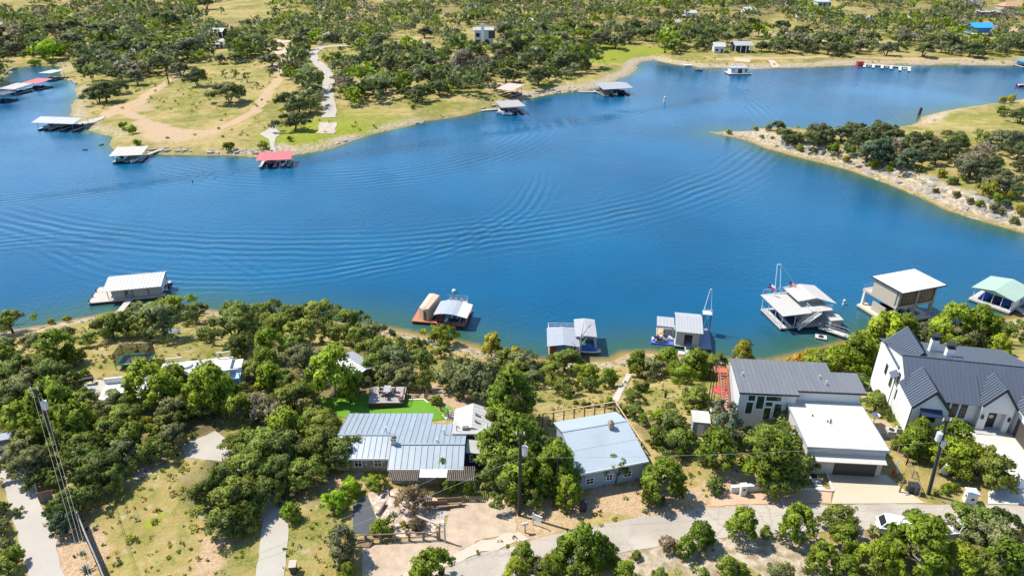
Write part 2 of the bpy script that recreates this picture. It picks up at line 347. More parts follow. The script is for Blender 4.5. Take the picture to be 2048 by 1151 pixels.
for a in [([(152,249),(185,243),(215,232),(240,218),(275,203),(310,180),(345,158),(362,144)], 4.5, .95), ([(225,222),(262,228),(285,238),(310,255),(330,266),(360,272),(420,262),(470,245),(505,226),(530,197),(545,172),(560,153),(572,120),(582,95)], 4.5, .75), ([(285,250),(330,268),(400,268)], 12, .5), ([(835,75),(845,92),(868,103),(880,108)], 7, .8), ([(1440,118),(1520,117),(1600,115),(1680,112),(1760,117),(1850,118),(1960,118)], 5, .7), ([(1058,112),(1080,132),(1090,150),(1110,160),(1140,167)], 4, .7), ([(980,178),(1010,170),(1040,160)], 4, .5), ([(340,190),(420,195),(500,190)], 7, .25)]: MD = MD+lane(*a)
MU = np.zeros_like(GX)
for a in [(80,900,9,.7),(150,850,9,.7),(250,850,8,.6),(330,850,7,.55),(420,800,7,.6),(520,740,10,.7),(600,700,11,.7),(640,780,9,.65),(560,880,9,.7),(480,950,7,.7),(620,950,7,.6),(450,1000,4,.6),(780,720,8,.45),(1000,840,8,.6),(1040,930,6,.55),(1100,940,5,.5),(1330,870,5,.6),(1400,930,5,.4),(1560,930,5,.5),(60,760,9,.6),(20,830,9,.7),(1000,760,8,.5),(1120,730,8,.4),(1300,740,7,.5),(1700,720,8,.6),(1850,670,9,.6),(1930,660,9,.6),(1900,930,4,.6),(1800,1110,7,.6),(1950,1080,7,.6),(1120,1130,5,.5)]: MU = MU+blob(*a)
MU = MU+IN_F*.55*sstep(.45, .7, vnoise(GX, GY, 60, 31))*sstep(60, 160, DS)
WET = LAND*(1-sstep(.3, 2.2, DS))*(.45+.35*IN_P)
def col_attr(me, name, r, g, b):
    a = me.color_attributes.new(name, 'FLOAT_COLOR', 'POINT')
    a.data.foreach_set('color', np.stack([r, g, b, np.ones_like(r)], -1).astype(np.float32).ravel())
def grid_mesh(name, Z, keep, mat):
    ny, nx = GX.shape; me = bpy.data.meshes.new(name)
    idx = np.arange(nx*ny).reshape(ny, nx); q = np.stack([idx[:-1, :-1], idx[:-1, 1:], idx[1:, 1:], idx[1:, :-1]], -1)[keep]
    used = np.unique(q); rm = np.full(nx*ny, -1); rm[used] = np.arange(len(used)); q = rm[q]
    co = np.stack([GX.ravel(), GY.ravel(), Z.ravel()], -1)[used]
    me.vertices.add(len(co)); me.vertices.foreach_set('co', co.astype(np.float32).ravel())
    me.loops.add(q.size); me.loops.foreach_set('vertex_index', q.astype(np.int32).ravel())
    me.polygons.add(len(q)); me.polygons.foreach_set('loop_start', np.arange(0, q.size, 4, dtype=np.int32))
    me.polygons.foreach_set('use_smooth', np.ones(len(q), bool)); me.update(calc_edges=True); me.materials.append(mat)
    return me, used
keep = np.ones((GX.shape[0]-1, GX.shape[1]-1), bool)
gm, used = grid_mesh('ground', HGT, keep, ground_mat())
f = lambda a: np.clip(a, 0, 1.2).ravel()[used]
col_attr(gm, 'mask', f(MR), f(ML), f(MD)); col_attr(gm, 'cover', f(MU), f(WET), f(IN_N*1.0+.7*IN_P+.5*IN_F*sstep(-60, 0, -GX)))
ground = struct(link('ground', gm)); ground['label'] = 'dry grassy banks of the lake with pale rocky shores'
lo = np.minimum(np.minimum(HGT[:-1, :-1], HGT[1:, 1:]), np.minimum(HGT[1:, :-1], HGT[:-1, 1:]))
wm, used = grid_mesh('lake_water', np.zeros_like(HGT), lo < .02, water_mat())
shal = np.where(LAND, 1.0, np.exp(-DW/(1.0+.5*IN_P+.9*(D_N < D_P)*(D_N < D_F)*sstep(-30, -12, GX))))*np.where(D_F < np.minimum(D_N, D_P), .45, 1.0)
mid = np.where(LAND, 1.0, np.exp(-DW/np.where(D_F < np.minimum(D_N, D_P), 4.0, 9.0)))
f = lambda a: np.clip(a, 0, 1).ravel()[used]
col_attr(wm, 'shallow', f(shal), f(mid), f(mid*0))
lake = struct(link('lake_water', wm)); lake['label'] = 'blue lake water with boat wakes'

def patch(name, poly, mat, off=.03, step=.8, label=None, wob=0.0):
    """sheet draped on the ground inside the world polygon"""
    P = np.array(poly); B = []
    for a, b in zip(P, np.roll(P, -1, 0)):
        n = max(1, int(np.hypot(*(b-a))/step))
        for k in range(n):
            q = a+(b-a)*k/n
            B.append(q+np.array([random.uniform(-wob, wob), random.uniform(-wob, wob)]))
    nb = len(B); mn = P.min(0); mx = P.max(0)
    I = [(x, y) for x in np.arange(mn[0]+step/2, mx[0], step) for y in np.arange(mn[1]+step/2, mx[1], step)]
    if I:
        IA = np.array(I); ok = inside(IA[:, 0], IA[:, 1], np.array(B)); ok &= seg_dist(IA[:, 0], IA[:, 1], np.vstack([B, B[:1]])) > step*.3
        I = IA[ok].tolist()
    pts = [Vector((float(p[0]), float(p[1]))) for p in list(B)+I]
    vs_, _, fs, _, _, _ = delaunay_2d_cdt(pts, [(i, (i+1) % nb) for i in range(nb)], [], 1, 1e-5)
    me = bpy.data.meshes.new(name); me.from_pydata([(p.x, p.y, max(H(p.x, p.y), 0)+off) for p in vs_], [], [tuple(t) for t in fs]); me.materials.append(mat)
    for p in me.polygons: p.use_smooth = True
    me.update(); 
    if me.polygons and me.polygons[0].normal.z < 0: me.flip_normals()
    o = struct(link(name, me))
    if label: o['label'] = label
    return o
def strip(line, wd):
    P = np.array([G(x, y)[:2] for x, y in line]); L = []; R = []
    for i in range(len(P)):
        d = P[min(i+1, len(P)-1)]-P[max(i-1, 0)]; d = d/np.hypot(*d); n = np.array([-d[1], d[0]])
        wi = wd if not isinstance(wd, (list, tuple)) else wd[0]+(wd[1]-wd[0])*i/(len(P)-1)
        L.append(P[i]+n*wi/2); R.append(P[i]-n*wi/2)
    return L+R[::-1]
def road_mat():
    m, nt, b, out = newmat('road_chipseal'); co = nn(nt, 'NewGeometry').outputs['Position']
    n1 = noise(nt, co, .25, 5, .6); n2 = noise(nt, co, 5.0, 3); n3 = noise(nt, co, .9, 5, .7)
    c = mixc(nt, ramp(nt, n1, .35, .68), (.335, .292, .235), (.415, .362, .29)); c = mixc(nt, mth(nt, 'MULTIPLY', ramp(nt, n3, .55, .7), .35), c, (.24, .215, .185))
    e = nn(nt, 'TexVoronoi', feature='DISTANCE_TO_EDGE'); e.inputs['Scale'].default_value = .30; wv = nn(nt, 'VectorMath', operation='ADD'); nt.links.new(co, wv.inputs[0]); nz = nn(nt, 'TexNoise'); nz.inputs['Scale'].default_value = .7; nt.links.new(co, nz.inputs['Vector']); nt.links.new(nz.outputs['Color'], wv.inputs[1]); nt.links.new(wv.outputs[0], e.inputs['Vector'])
    crack = mth(nt, 'MULTIPLY', mth(nt, 'SUBTRACT', 1.0, ramp(nt, e.outputs['Distance'], .006, .03)), mth(nt, 'MULTIPLY', ramp(nt, n1, .45, .6), .3)); c = mixc(nt, crack, c, (.13, .115, .10))
    g = nn(nt, 'VectorMath', operation='SCALE'); nt.links.new(c, g.inputs[0]); nt.links.new(mth(nt, 'ADD', mth(nt, 'MULTIPLY', n2, .3), .85), g.inputs['Scale']); nt.links.new(g.outputs[0], b.inputs['Base Color']); b.inputs['Roughness'].default_value = .92; return m
asphalt = road_mat()
pave = M('pale_concrete', (.39,.35,.295), .85, .08, .5, .15, fine=6)
gravel = M('pink_gravel', (.42,.32,.225), .95, .34, 1.0, .3, bump=.5, fine=7)
redgravel = M('red_gravel', (.46,.31,.20), .95, .18, 1.0, .15, bump=.4, fine=8)
shoulder = M('pale_caliche', (.46,.39,.305), .95, .14, .8, .2, bump=.3, fine=5)
track = M('dirt_track', (.44,.33,.225), .95, .14, .12, .2, fine=2.0)
blackpath = M('dark_asphalt', (.075,.078,.085), .85, .15, 1.0, fine=12)
stonebed = stone_mat('pink_stone_bed', (.56,.43,.34), (.30,.21,.15), 2.6)
turf = M('artificial_turf', (.10,.235,.012), .9, .10, 1.5, fine=18)
lawn_m = M('lawn_grass', (.11,.26,.02), .9, .2, 1.5, fine=10)
edge_road = [(780,1200),(905,1126),(966,1106),(1013,1092),(1060,1081),(1150,1059),(1230,1043),(1300,1031),(1400,1018),(1500,1011),(1660,1009),(1850,1008),(1950,1009),(2048,1011),(2300,1016)]
edge_low = [(2300,1062),(2048,1055),(1850,1057),(1700,1060),(1550,1068),(1442,1076),(1310,1092),(1237,1106),(1160,1126),(1085,1151),(960,1215)]
patch('main_road', px_poly(edge_road+edge_low), asphalt, .035, 1.0, 'pale chip seal road winding past the houses', .16)
patch('side_road', px_poly([(-120,880),(0,900),(26,878),(38,886),(60,930),(76,972),(83,1010),(101,1047),(116,1095),(128,1151),(150,1230),(60,1230),(60,1151),(50,1113),(38,1075),(28,1037),(5,962),(-60,955),(-120,950)]), pave, .035, 1.0, 'pale concrete lane curving under the trees', .14)
patch('road_shoulder', px_poly([(770,1166),(905,1108),(960,1082),(1010,1068),(1036,1066),(1056,1074),(1060,1080),(1013,1091),(966,1105),(905,1125),(800,1186)]), shoulder, .05, .6, None, .25)
patch('gravel_forecourt', px_poly([(726,1089),(780,1084),(825,1079),(886,1063),(895,1021),(930,1005),(1001,994),(1020,1018),(1034,1046),(1036,1065),(1008,1068),(957,1083),(907,1106),(850,1132),(780,1165),(720,1175),(722,1130)]), gravel, .035, .8, 'pinkish gravel forecourt beside the road', .2)
patch('stone_bed', px_poly([(735,985),(790,975),(860,990),(890,1005),(890,1060),(825,1076),(770,1066),(757,1040),(745,1015)]), stonebed, .03, .7, 'garden bed of pinkish stones', .1)
patch('asphalt_pad', px_poly([(706,1010),(735,990),(742,1010),(752,1035),(762,1060),(735,1068),(706,1066)]), blackpath, .05, .7, 'dark asphalt pad by the rail fence')
patch('garden_path', px_poly([(861,1012),(874,1003),(884,1014),(900,1028),(886,1034),(872,1034)]), pave, .06, .5, None)
patch('driveway', px_poly([(508,1170),(514,1130),(520,1100),(523,1050),(520,1010),(500,965),(455,925),(372,915),(362,888),(430,862),(475,890),(520,935),(560,985),(572,1020),(576,1060),(573,1110),(568,1170)]), M('drive_concrete', (.37,.335,.275), .9, .12, .5, .25, fine=5), .04, .8, 'concrete drive leading under the oaks', .1)
patch('garage_driveway', px_poly([(1650,944),(1772,949),(1800,974),(1838,998),(1850,1006),(1662,1007),(1668,986)]), M('cream_concrete', (.48,.40,.285), .85, .06, .4, .1, fine=5), .05, .8, 'cream concrete drive before the garage')
patch('red_gravel_strip', px_poly([(1425,985),(1470,972),(1560,975),(1655,978),(1664,985),(1660,1006),(1500,1008),(1420,1013)]), redgravel, .04, .8, None, .1)
patch('courtyard', px_poly([(1928,862),(1960,858),(2018,868),(2120,890),(2160,975),(2048,966),(1990,952),(1950,905)]), M('white_concrete', (.49,.46,.405), .8, .07, .3, .2, fine=5), .05, .8, 'white concrete courtyard of the farmhouse')
patch('gate_driveway', px_poly([(1990,966),(2048,967),(2160,975),(2170,1012),(1975,1007),(1976,985)]), M('blue_concrete', (.48,.465,.43), .8, .07, .3, .15, fine=5), .05, .8)
lm = px_poly([(640,796),(735,790),(812,797),(848,797),(896,838),(860,842),(800,838),(690,836),(650,822)])
patch('turf_lawn', lm, turf, .06, .6, 'bright green artificial turf behind the metal roofed house')
patch('side_lawn', px_poly([(872,806),(900,812),(906,828),(890,832)]), lawn_m, .05, .6)
patch('farm_lawn', px_poly([(1728,750),(1762,745),(1758,775),(1732,770)]), lawn_m, .05, .6)
patch('yard_lawn', px_poly([(1477,880),(1500,882),(1492,894),(1474,890)]), lawn_m, .05, .5)
ramp_m = M('ramp_concrete', (.38,.34,.275), .85, .1, .3, .1, fine=2)
far_track = M('far_dirt', (.52,.37,.25), .95, .16, .12, .1, fine=1.4)
patch('boat_ramp', px_poly([(152,247),(178,241),(212,232),(206,239),(186,247),(160,251)]), ramp_m, .2, 3, 'pale concrete boat ramp')
patch('concrete_lane', strip([(657,236),(660,222),(656,198),(655,172),(661,155),(650,140),(630,122),(624,108),(640,96),(665,93),(698,92)], 5), ramp_m, .14, 3, 'pale lane winding down between oaks', .2)
patch('stone_steps', strip([(652,268),(657,245)], 6), M('stone_ramp', (.40,.34,.26), .9, .3, .5, fine=1.5), .14, 2, None, .6)
patch('boat_ramp', px_poly([(519,269),(538,258),(547,243),(556,244),(552,258),(563,268),(552,276),(548,300),(543,300),(538,280)]), ramp_m, .14, 2, 'forked pale ramp above the red roofed dock')
patch('yard_dirt', px_poly([(435,78),(480,74),(478,88),(440,94)]), far_track, .12, 4, None, 1.)
patch('yard_dirt', px_poly([(530,92),(560,78),(595,84),(580,112),(556,112)]), far_track, .12, 4, None, 1.)
patch('stone_slip', px_poly([(1536,121),(1548,121),(1560,135),(1545,136)]), M('pink_slip', (.50,.38,.30), .9, .1, .2, fine=1), .16, 2)
patch('shore_bank', px_poly([(1470,117),(1500,118),(1500,125),(1466,123)]), far_track, .14, 3, None, .6)
patch('far_road', strip([(1600,78),(1640,82),(1700,86),(1760,84)], 7), track, .2, 5, None, .5)
patch('far_road', strip([(1500,62),(1550,66),(1600,72)], 8), track, .2, 5, None, .5)

# ---------------------------------------------------------------- foliage
def leaf_mat(name, attr=None, trans=.38):
    m, nt, b, out = newmat(name)
    t = nn(nt, 'Attribute', attribute_name='tint'); ts = nn(nt, 'SeparateColor'); nt.links.new(t.outputs['Color'], ts.inputs[0])
    oi = nn(nt, 'ObjectInfo')
    base = oi.outputs['Color'] if attr is None else nn(nt, 'Attribute', attribute_name=attr).outputs['Color']
    k = mth(nt, 'ADD', mth(nt, 'MULTIPLY', ts.outputs[0], 1.3), .48)
    k = mth(nt, 'MULTIPLY', k, mth(nt, 'ADD', mth(nt, 'MULTIPLY', oi.outputs['Random'], .24), .88))
    g = nn(nt, 'VectorMath', operation='SCALE'); nt.links.new(base, g.inputs[0]); nt.links.new(k, g.inputs['Scale'])
    warm = mixc(nt, 1.0, g.outputs[0], (1.22, 1.12, .70), 'MULTIPLY')
    c = mixc(nt, mth(nt, 'MULTIPLY', ts.outputs[1], .8), g.outputs[0], warm)
    nt.links.new(c, b.inputs['Base Color']); b.inputs['Roughness'].default_value = .55; b.inputs['Specular IOR Level'].default_value = .22
    tr = nn(nt, 'BsdfTranslucent'); nt.links.new(mixc(nt, 1.0, c, (1.1, 1.15, .6), 'MULTIPLY'), tr.inputs[0])
    mx = nn(nt, 'MixShader'); mx.inputs[0].default_value = trans; nt.links.new(b.outputs[0], mx.inputs[1]); nt.links.new(tr.outputs[0], mx.inputs[2]); nt.links.new(mx.outputs[0], out.inputs[0])
    return m
LEAF = leaf_mat('leaves'); LEAF_FAR = leaf_mat('far_leaves', 'hue')
BARK = M('oak_bark', (.085,.068,.055), .95, .3, 3.0, fine=12); BARK_PALE = M('grey_bark', (.23,.20,.175), .95, .25, 3.0, fine=12)
def leaf_quads(rng, cen, rad, per, size, up=.25, flat=.8, elong=.7, spiky=0.0):
    """per leaf tufts on each clump: (n*4, 3) corner points and one tint pair for each tuft"""
    n = len(cen); c = np.repeat(cen, per, 0); r = np.repeat(rad, per)
    d = rng.randn(n*per, 3); d[:, 2] = d[:, 2]*.8+up; d /= np.linalg.norm(d, axis=1)[:, None]
    u = rng.rand(n*per)**.45
    p = c+d*(r*u)[:, None]*np.array([1, 1, flat])
    nrm = d*.65+rng.randn(n*per, 3)*.55+np.array([0, 0, .30]); nrm /= np.linalg.norm(nrm, axis=1)[:, None]
    cc = cen.mean(0); cc[2] -= .35*np.ptp(cen[:, 2]); o_ = p-cc; o_ /= np.linalg.norm(o_, axis=1)[:, None]+1e-9
    if n < 200: nrm *= np.where((nrm*(d*.5+o_*.55)).sum(1) < 0, -1, 1)[:, None]
    t = rng.randn(n*per, 3)
    if spiky: t = t*(1-spiky)+d*spiky*1.6+np.array([0, 0, spiky*.9])
    t -= nrm*(t*nrm).sum(1)[:, None]; t /= np.linalg.norm(t, axis=1)[:, None]+1e-9
    bt = np.cross(nrm, t); s = size*(.6+.8*rng.rand(n*per))[:, None]
    a = t*s*.5; b_ = bt*s*.5*elong
    lift = nrm*s*.16*rng.randn(n*per)[:, None]
    q = np.stack([p-a-b_*.5, p+a*.1-b_-lift, p+a+b_*.3, p-a*.15+b_+lift], 1)
    ct = np.repeat(np.clip(.5+.22*rng.randn(n), 0, 1), per); tint = np.clip(ct+.13*rng.randn(n*per), 0, 1)
    wt = np.clip(np.repeat(rng.rand(n), per)*.8+.3*rng.randn(n*per), 0, 1)
    sn = d*.5+o_*.55+nrm*.42; sn /= np.linalg.norm(sn, axis=1)[:, None]+1e-9
    leaf_quads.normals = sn
    return q, tint, wt
def quad_mesh(name, q, tint, wt, mat, hue=None, soft=False):
    n = len(q); me = bpy.data.meshes.new(name)
    me.vertices.add(n*4); me.vertices.foreach_set('co', q.astype(np.float32).ravel())
    me.loops.add(n*4); me.loops.foreach_set('vertex_index', np.arange(n*4, dtype=np.int32))
    me.polygons.add(n); me.polygons.foreach_set('loop_start', np.arange(0, n*4, 4, dtype=np.int32)); me.update(calc_edges=True)
    a = me.color_attributes.new('tint', 'FLOAT_COLOR', 'CORNER'); z = np.repeat(np.stack([tint, wt, tint*0, tint*0+1], -1), 4, 0).astype(np.float32); a.data.foreach_set('color', z.ravel())
    if hue is not None:
        a = me.color_attributes.new('hue', 'FLOAT_COLOR', 'CORNER'); z = np.repeat(np.concatenate([hue, np.ones((n, 1))], 1), 4, 0).astype(np.float32); a.data.foreach_set('color', z.ravel())
    if soft:
        me.polygons.foreach_set('use_smooth', np.ones(n, bool)); me.normals_split_custom_set(np.repeat(leaf_quads.normals, 4, 0).tolist())
    me.materials.append(mat); return me
def limb_mesh(name, rng, ends, h0, r0, mat, stems=1, spread=.5):
    """trunk(s) that fork to the given clump centres"""
    mb = MB(); forks = []
    for k in range(stems):
        a = rng.rand()*6.28; b = Vector((spread*.35*math.cos(a)*(stems > 1), spread*.35*math.sin(a)*(stems > 1), -.4))
        f = Vector((spread*math.cos(a)*(.4+rng.rand()), spread*math.sin(a)*(.4+rng.rand()), h0*(.8+.4*rng.rand())))
        mid = b.lerp(f, .5)+Vector((rng.randn()*.08, rng.randn()*.08, 0))
        mb.tube(b, mid, r0, r0*.8, 6); mb.tube(mid, f, r0*.8, r0*.62, 6); forks.append(f)
    for e in ends:
        e = Vector(e); f = min(forks, key=lambda q: (q-e).length); m = f.lerp(e, .5); m.z -= .08*(e-f).length; m += Vector(rng.randn(3)*.12)
        mb.tube(f, m, r0*.48, r0*.28, 5); mb.tube(m, e, r0*.28, r0*.08, 4)
    return mb.mesh(name, mat)
PROTO = {}
def make_proto(sp, seed, low=False):
    rng = np.random.RandomState(seed)
    if sp == 'oak':       # spreading crown, 7 m wide, 4.9 m tall
        W, Ht = 3.5, 4.9; n = rng.randint(33, 43); cen = []
        lob = rng.rand(3)*6.28; la = .18+.20*rng.rand(3)
        k = 0
        while len(cen) < n:
            a = rng.rand()*6.28; u = math.sqrt(rng.rand()); prof = 1+la[0]*math.cos(2*a+lob[0])+la[1]*math.cos(3*a+lob[1])+la[2]*.6*math.cos(5*a+lob[2])
            rr = u*W*.80*prof; top = Ht*(.86-.42*u**2.2)+.25*rng.randn(); z = top-rng.rand()**1.6*1.15
            p = np.array([rr*math.cos(a), rr*math.sin(a), max(z, 1.9)])
            k += 1
            if k < 500 and any(np.linalg.norm((p-q)*[1, 1, 1.3]) < .62 for q in cen): continue
            cen.append(p)
        cen = np.array(cen); rad = .50+.42*rng.rand(n)
        q, t, w_ = leaf_quads(rng, cen, rad, 118, .30, .3, .75, .75)
        tr = limb_mesh('trunk', rng, cen[::2], 1.3, .17, BARK, rng.randint(1, 4), .6)
    elif sp == 'jun':     # rounded juniper with upright sprays, 4 m wide, 4.2 m tall
        W, Ht = 2.0, 4.2; n = 42; cen = []; rad = []
        la = .2*rng.rand(2); lob = rng.rand(2)*6.28
        for k in range(n):
            z = .16+.80*rng.rand()**.85; a = rng.rand()*6.28; env = (math.sin(math.pi*min(1, (z*.86+.13)))**.75)*(1+la[0]*math.cos(2*a+lob[0])+la[1]*math.cos(3*a+lob[1]))
            r_ = W*.80*env*math.sqrt(.25+.75*rng.rand()); cen.append((r_*math.cos(a), r_*math.sin(a), z*Ht*.97)); rad.append(.30+.30*rng.rand())
        cen = np.array(cen); rad = np.array(rad)
        q, t, w_ = leaf_quads(rng, cen, rad, 96, .27, .35, 1.25, .5, .55)
        tr = limb_mesh('trunk', rng, cen[::3], 1.1, .12, BARK_PALE, rng.randint(1, 4), .35)
    elif sp == 'bare':    # thin grey crown of twigs
        W, Ht = 2.4, 3.6; n = 34; a = rng.rand(n)*6.28; u = np.sqrt(rng.rand(n)); cen = np.stack([u*W*.8*np.cos(a), u*W*.8*np.sin(a), Ht*(.9-.35*u**2)-rng.rand(n)*1.2], 1); rad = .35+.35*rng.rand(n)
        q, t, w_ = leaf_quads(rng, cen, rad, 46, .42, .4, 1.0, .16, .6)
        tr = limb_mesh('trunk', rng, cen, 1.0, .11, BARK_PALE, 3, .5)
    elif sp == 'cedar':   # conical blue cedar
        W, Ht = 2.0, 5.6; n = 46; z = rng.rand(n)**1.3; a = rng.rand(n)*6.28; r_ = W*(1-z)**.8*(.35+.6*np.sqrt(rng.rand(n))); cen = np.stack([r_*np.cos(a), r_*np.sin(a), .35+z*Ht*.93], 1); rad = (.5-.28*z)*(.8+.5*rng.rand(n))
        q, t, w_ = leaf_quads(rng, cen, rad, 84, .28, .1, 1.0, .42, .6)
        tr = limb_mesh('trunk', rng, cen[::4], 3.2, .13, BARK, 1, .05)
    elif sp == 'shrub':   # low bush to the ground
        W, Ht = 1.3, 1.5; n = 16; a = rng.rand(n)*6.28; u = np.sqrt(rng.rand(n)); cen = np.stack([u*W*.75*np.cos(a), u*W*.75*np.sin(a), .25+(Ht-.5)*(1-.6*u**2)*rng.rand(n)**.5], 1); rad = .28+.25*rng.rand(n)
        q, t, w_ = leaf_quads(rng, cen, rad, 44, .24, .3, .9, .65, .2)
        tr = limb_mesh('stem', rng, cen[::3], .25, .05, BARK_PALE, 3, .3)
    elif sp == 'sparse':  # small open tree whose limbs show
        W, Ht = 1.9, 4.6; n = 15; a = rng.rand(n)*6.28; u = np.sqrt(rng.rand(n)); cen = np.stack([u*W*.8*np.cos(a), u*W*.8*np.sin(a), Ht*(.95-.3*u**2)-1.9*rng.rand(n)], 1); rad = .30+.30*rng.rand(n)
        q, t, w_ = leaf_quads(rng, cen, rad, 46, .30, .3, .8, .7)
        tr = limb_mesh('trunk', rng, cen, 1.3, .10, BARK, 2, .4)
    return dict(trunk=tr, crown=quad_mesh('crown', q, t, w_, LEAF, None, True), W=2*W, H=Ht)
for sp, n in (('oak', 6), ('jun', 5), ('bare', 3), ('cedar', 1), ('shrub', 3), ('sparse', 3)):
    PROTO[sp] = [make_proto(sp, 100+17*k+len(sp)) for k in range(n)]
HUES = dict(oak=(.165,.205,.042), dark=(.115,.150,.038), grey=(.165,.185,.085), jun=(.150,.205,.020), bright=(.205,.260,.022), lime=(.21,.33,.014), mauve=(.215,.19,.17),
            blue=(.17,.21,.145), teal=(.075,.115,.075), yel=(.25,.235,.030), orange=(.32,.20,.035), pale=(.19,.205,.11), brown=(.21,.16,.11), far=(.110,.135,.060), fgrey=(.145,.160,.100))
# code: prototype, hue, aspect, name, how the tree reads
KIND = dict(o=('oak','oak',.70,'live_oak','olive green live oak'), d=('oak','dark',.72,'live_oak','dark green live oak'), g=('oak','grey',.70,'live_oak','grey green live oak'), G=('oak','bright',.72,'live_oak','bright green oak'),
            f=('oak','far',.66,'live_oak','dark live oak'), h=('oak','fgrey',.66,'live_oak','greyish live oak'), j=('jun','jun',1.0,'juniper','green juniper'), J=('jun','bright',1.0,'juniper','bright yellow green juniper'), D=('jun','dark',1.0,'juniper','dark juniper'),
            S=('jun','pale',1.15,'juniper','silvery juniper'), b=('bare','mauve',.75,'bare_tree','bare grey tree'), B=('bare','brown',.75,'bare_tree','brown leafless tree'), c=('cedar','blue',1.35,'blue_cedar','blue green cedar'),
            t=('oak','teal',.75,'live_oak','blue green oak'), s=('shrub','jun',.75,'shrub','low green shrub'), y=('shrub','yel',.85,'shrub','yellowish shrub'), r=('shrub','orange',.8,'shrub','orange tinted shrub'), u=('shrub','dark',.7,'shrub','dark low shrub'), L=('shrub','lime',.62,'shrub','lime green shrub'),
            Y=('jun','yel',1.05,'leafy_tree','yellow green tree'), l=('oak','lime',.75,'leafy_tree','light green leafy tree'), p=('sparse','oak',1.1,'young_tree','slim open tree'), P=('sparse','dark',1.1,'young_tree','slim dark tree'), w=('shrub','pale',.9,'shrub','pale silvery shrub'))
TREES = []; GROW = 1.22
def tree(code, x, y, wd, rng):
    sp, hue, asp, name, say = KIND[code]; pr = PROTO[sp][rng.randint(len(PROTO[sp]))]
    z = H(x, y); sx = wd/pr['W']; sz = wd*asp*rng.uniform(.92, 1.08)/pr['H']
    o = bpy.data.objects.new(name, None); COL.objects.link(o); o.empty_display_size = .3; o.location = (x, y, z-.05); o.rotation_euler = (0, 0, rng.rand()*6.28)
    t = link(pr['trunk'].name.split('.')[0], pr['trunk'], o); cr = link('crown', pr['crown'], o)
    for q in (t, cr): q.scale = (sx, sx, sz)
    h = HUES[hue]; v = rng.uniform(.86, 1.14); g = rng.uniform(.92, 1.08); cr.color = (h[0]*v*g, h[1]*v, h[2]*v, 1)
    o['category'] = 'shrub' if name == 'shrub' else 'tree'; TREES.append((o, code, x, y, wd)); return o
def plant_list(spec, rng, keep_off=()):
    for it in spec.replace('\n', ' ').split(';'):
        it = it.strip()
        if not it: continue
        code = it[0]; cx_, cy_, wpx = [float(v) for v in it[1:].split(',')]
        if keep_off and any(abs(cx_-a) < wpx*.42+5 and -.55*wpx < b-cy_ < .42*wpx for a, b in keep_off): continue
        asp = KIND[code][2]; by = cy_+wpx*.3; P = None
        for _ in range(4):
            P = G(cx_, by); k = 0
            while H(P[0], P[1]) < .12 and k < 40: by += (2 if cy_ > 560 else -1.0) if not (1420 < cx_ and 230 < cy_ < 480) else 1.5; P = G(cx_, by); k += 1
            Z = proj(*P)[2]; wd = wpx*Z/FPX
            q = proj(P[0], P[1], P[2]+.56*wd*asp); by += (cy_-q[1])
        P = G(cx_, by)
        if H(P[0], P[1]) < .05: continue
        tree(code, P[0], P[1], wpx*proj(*P)[2]/FPX*GROW, rng)
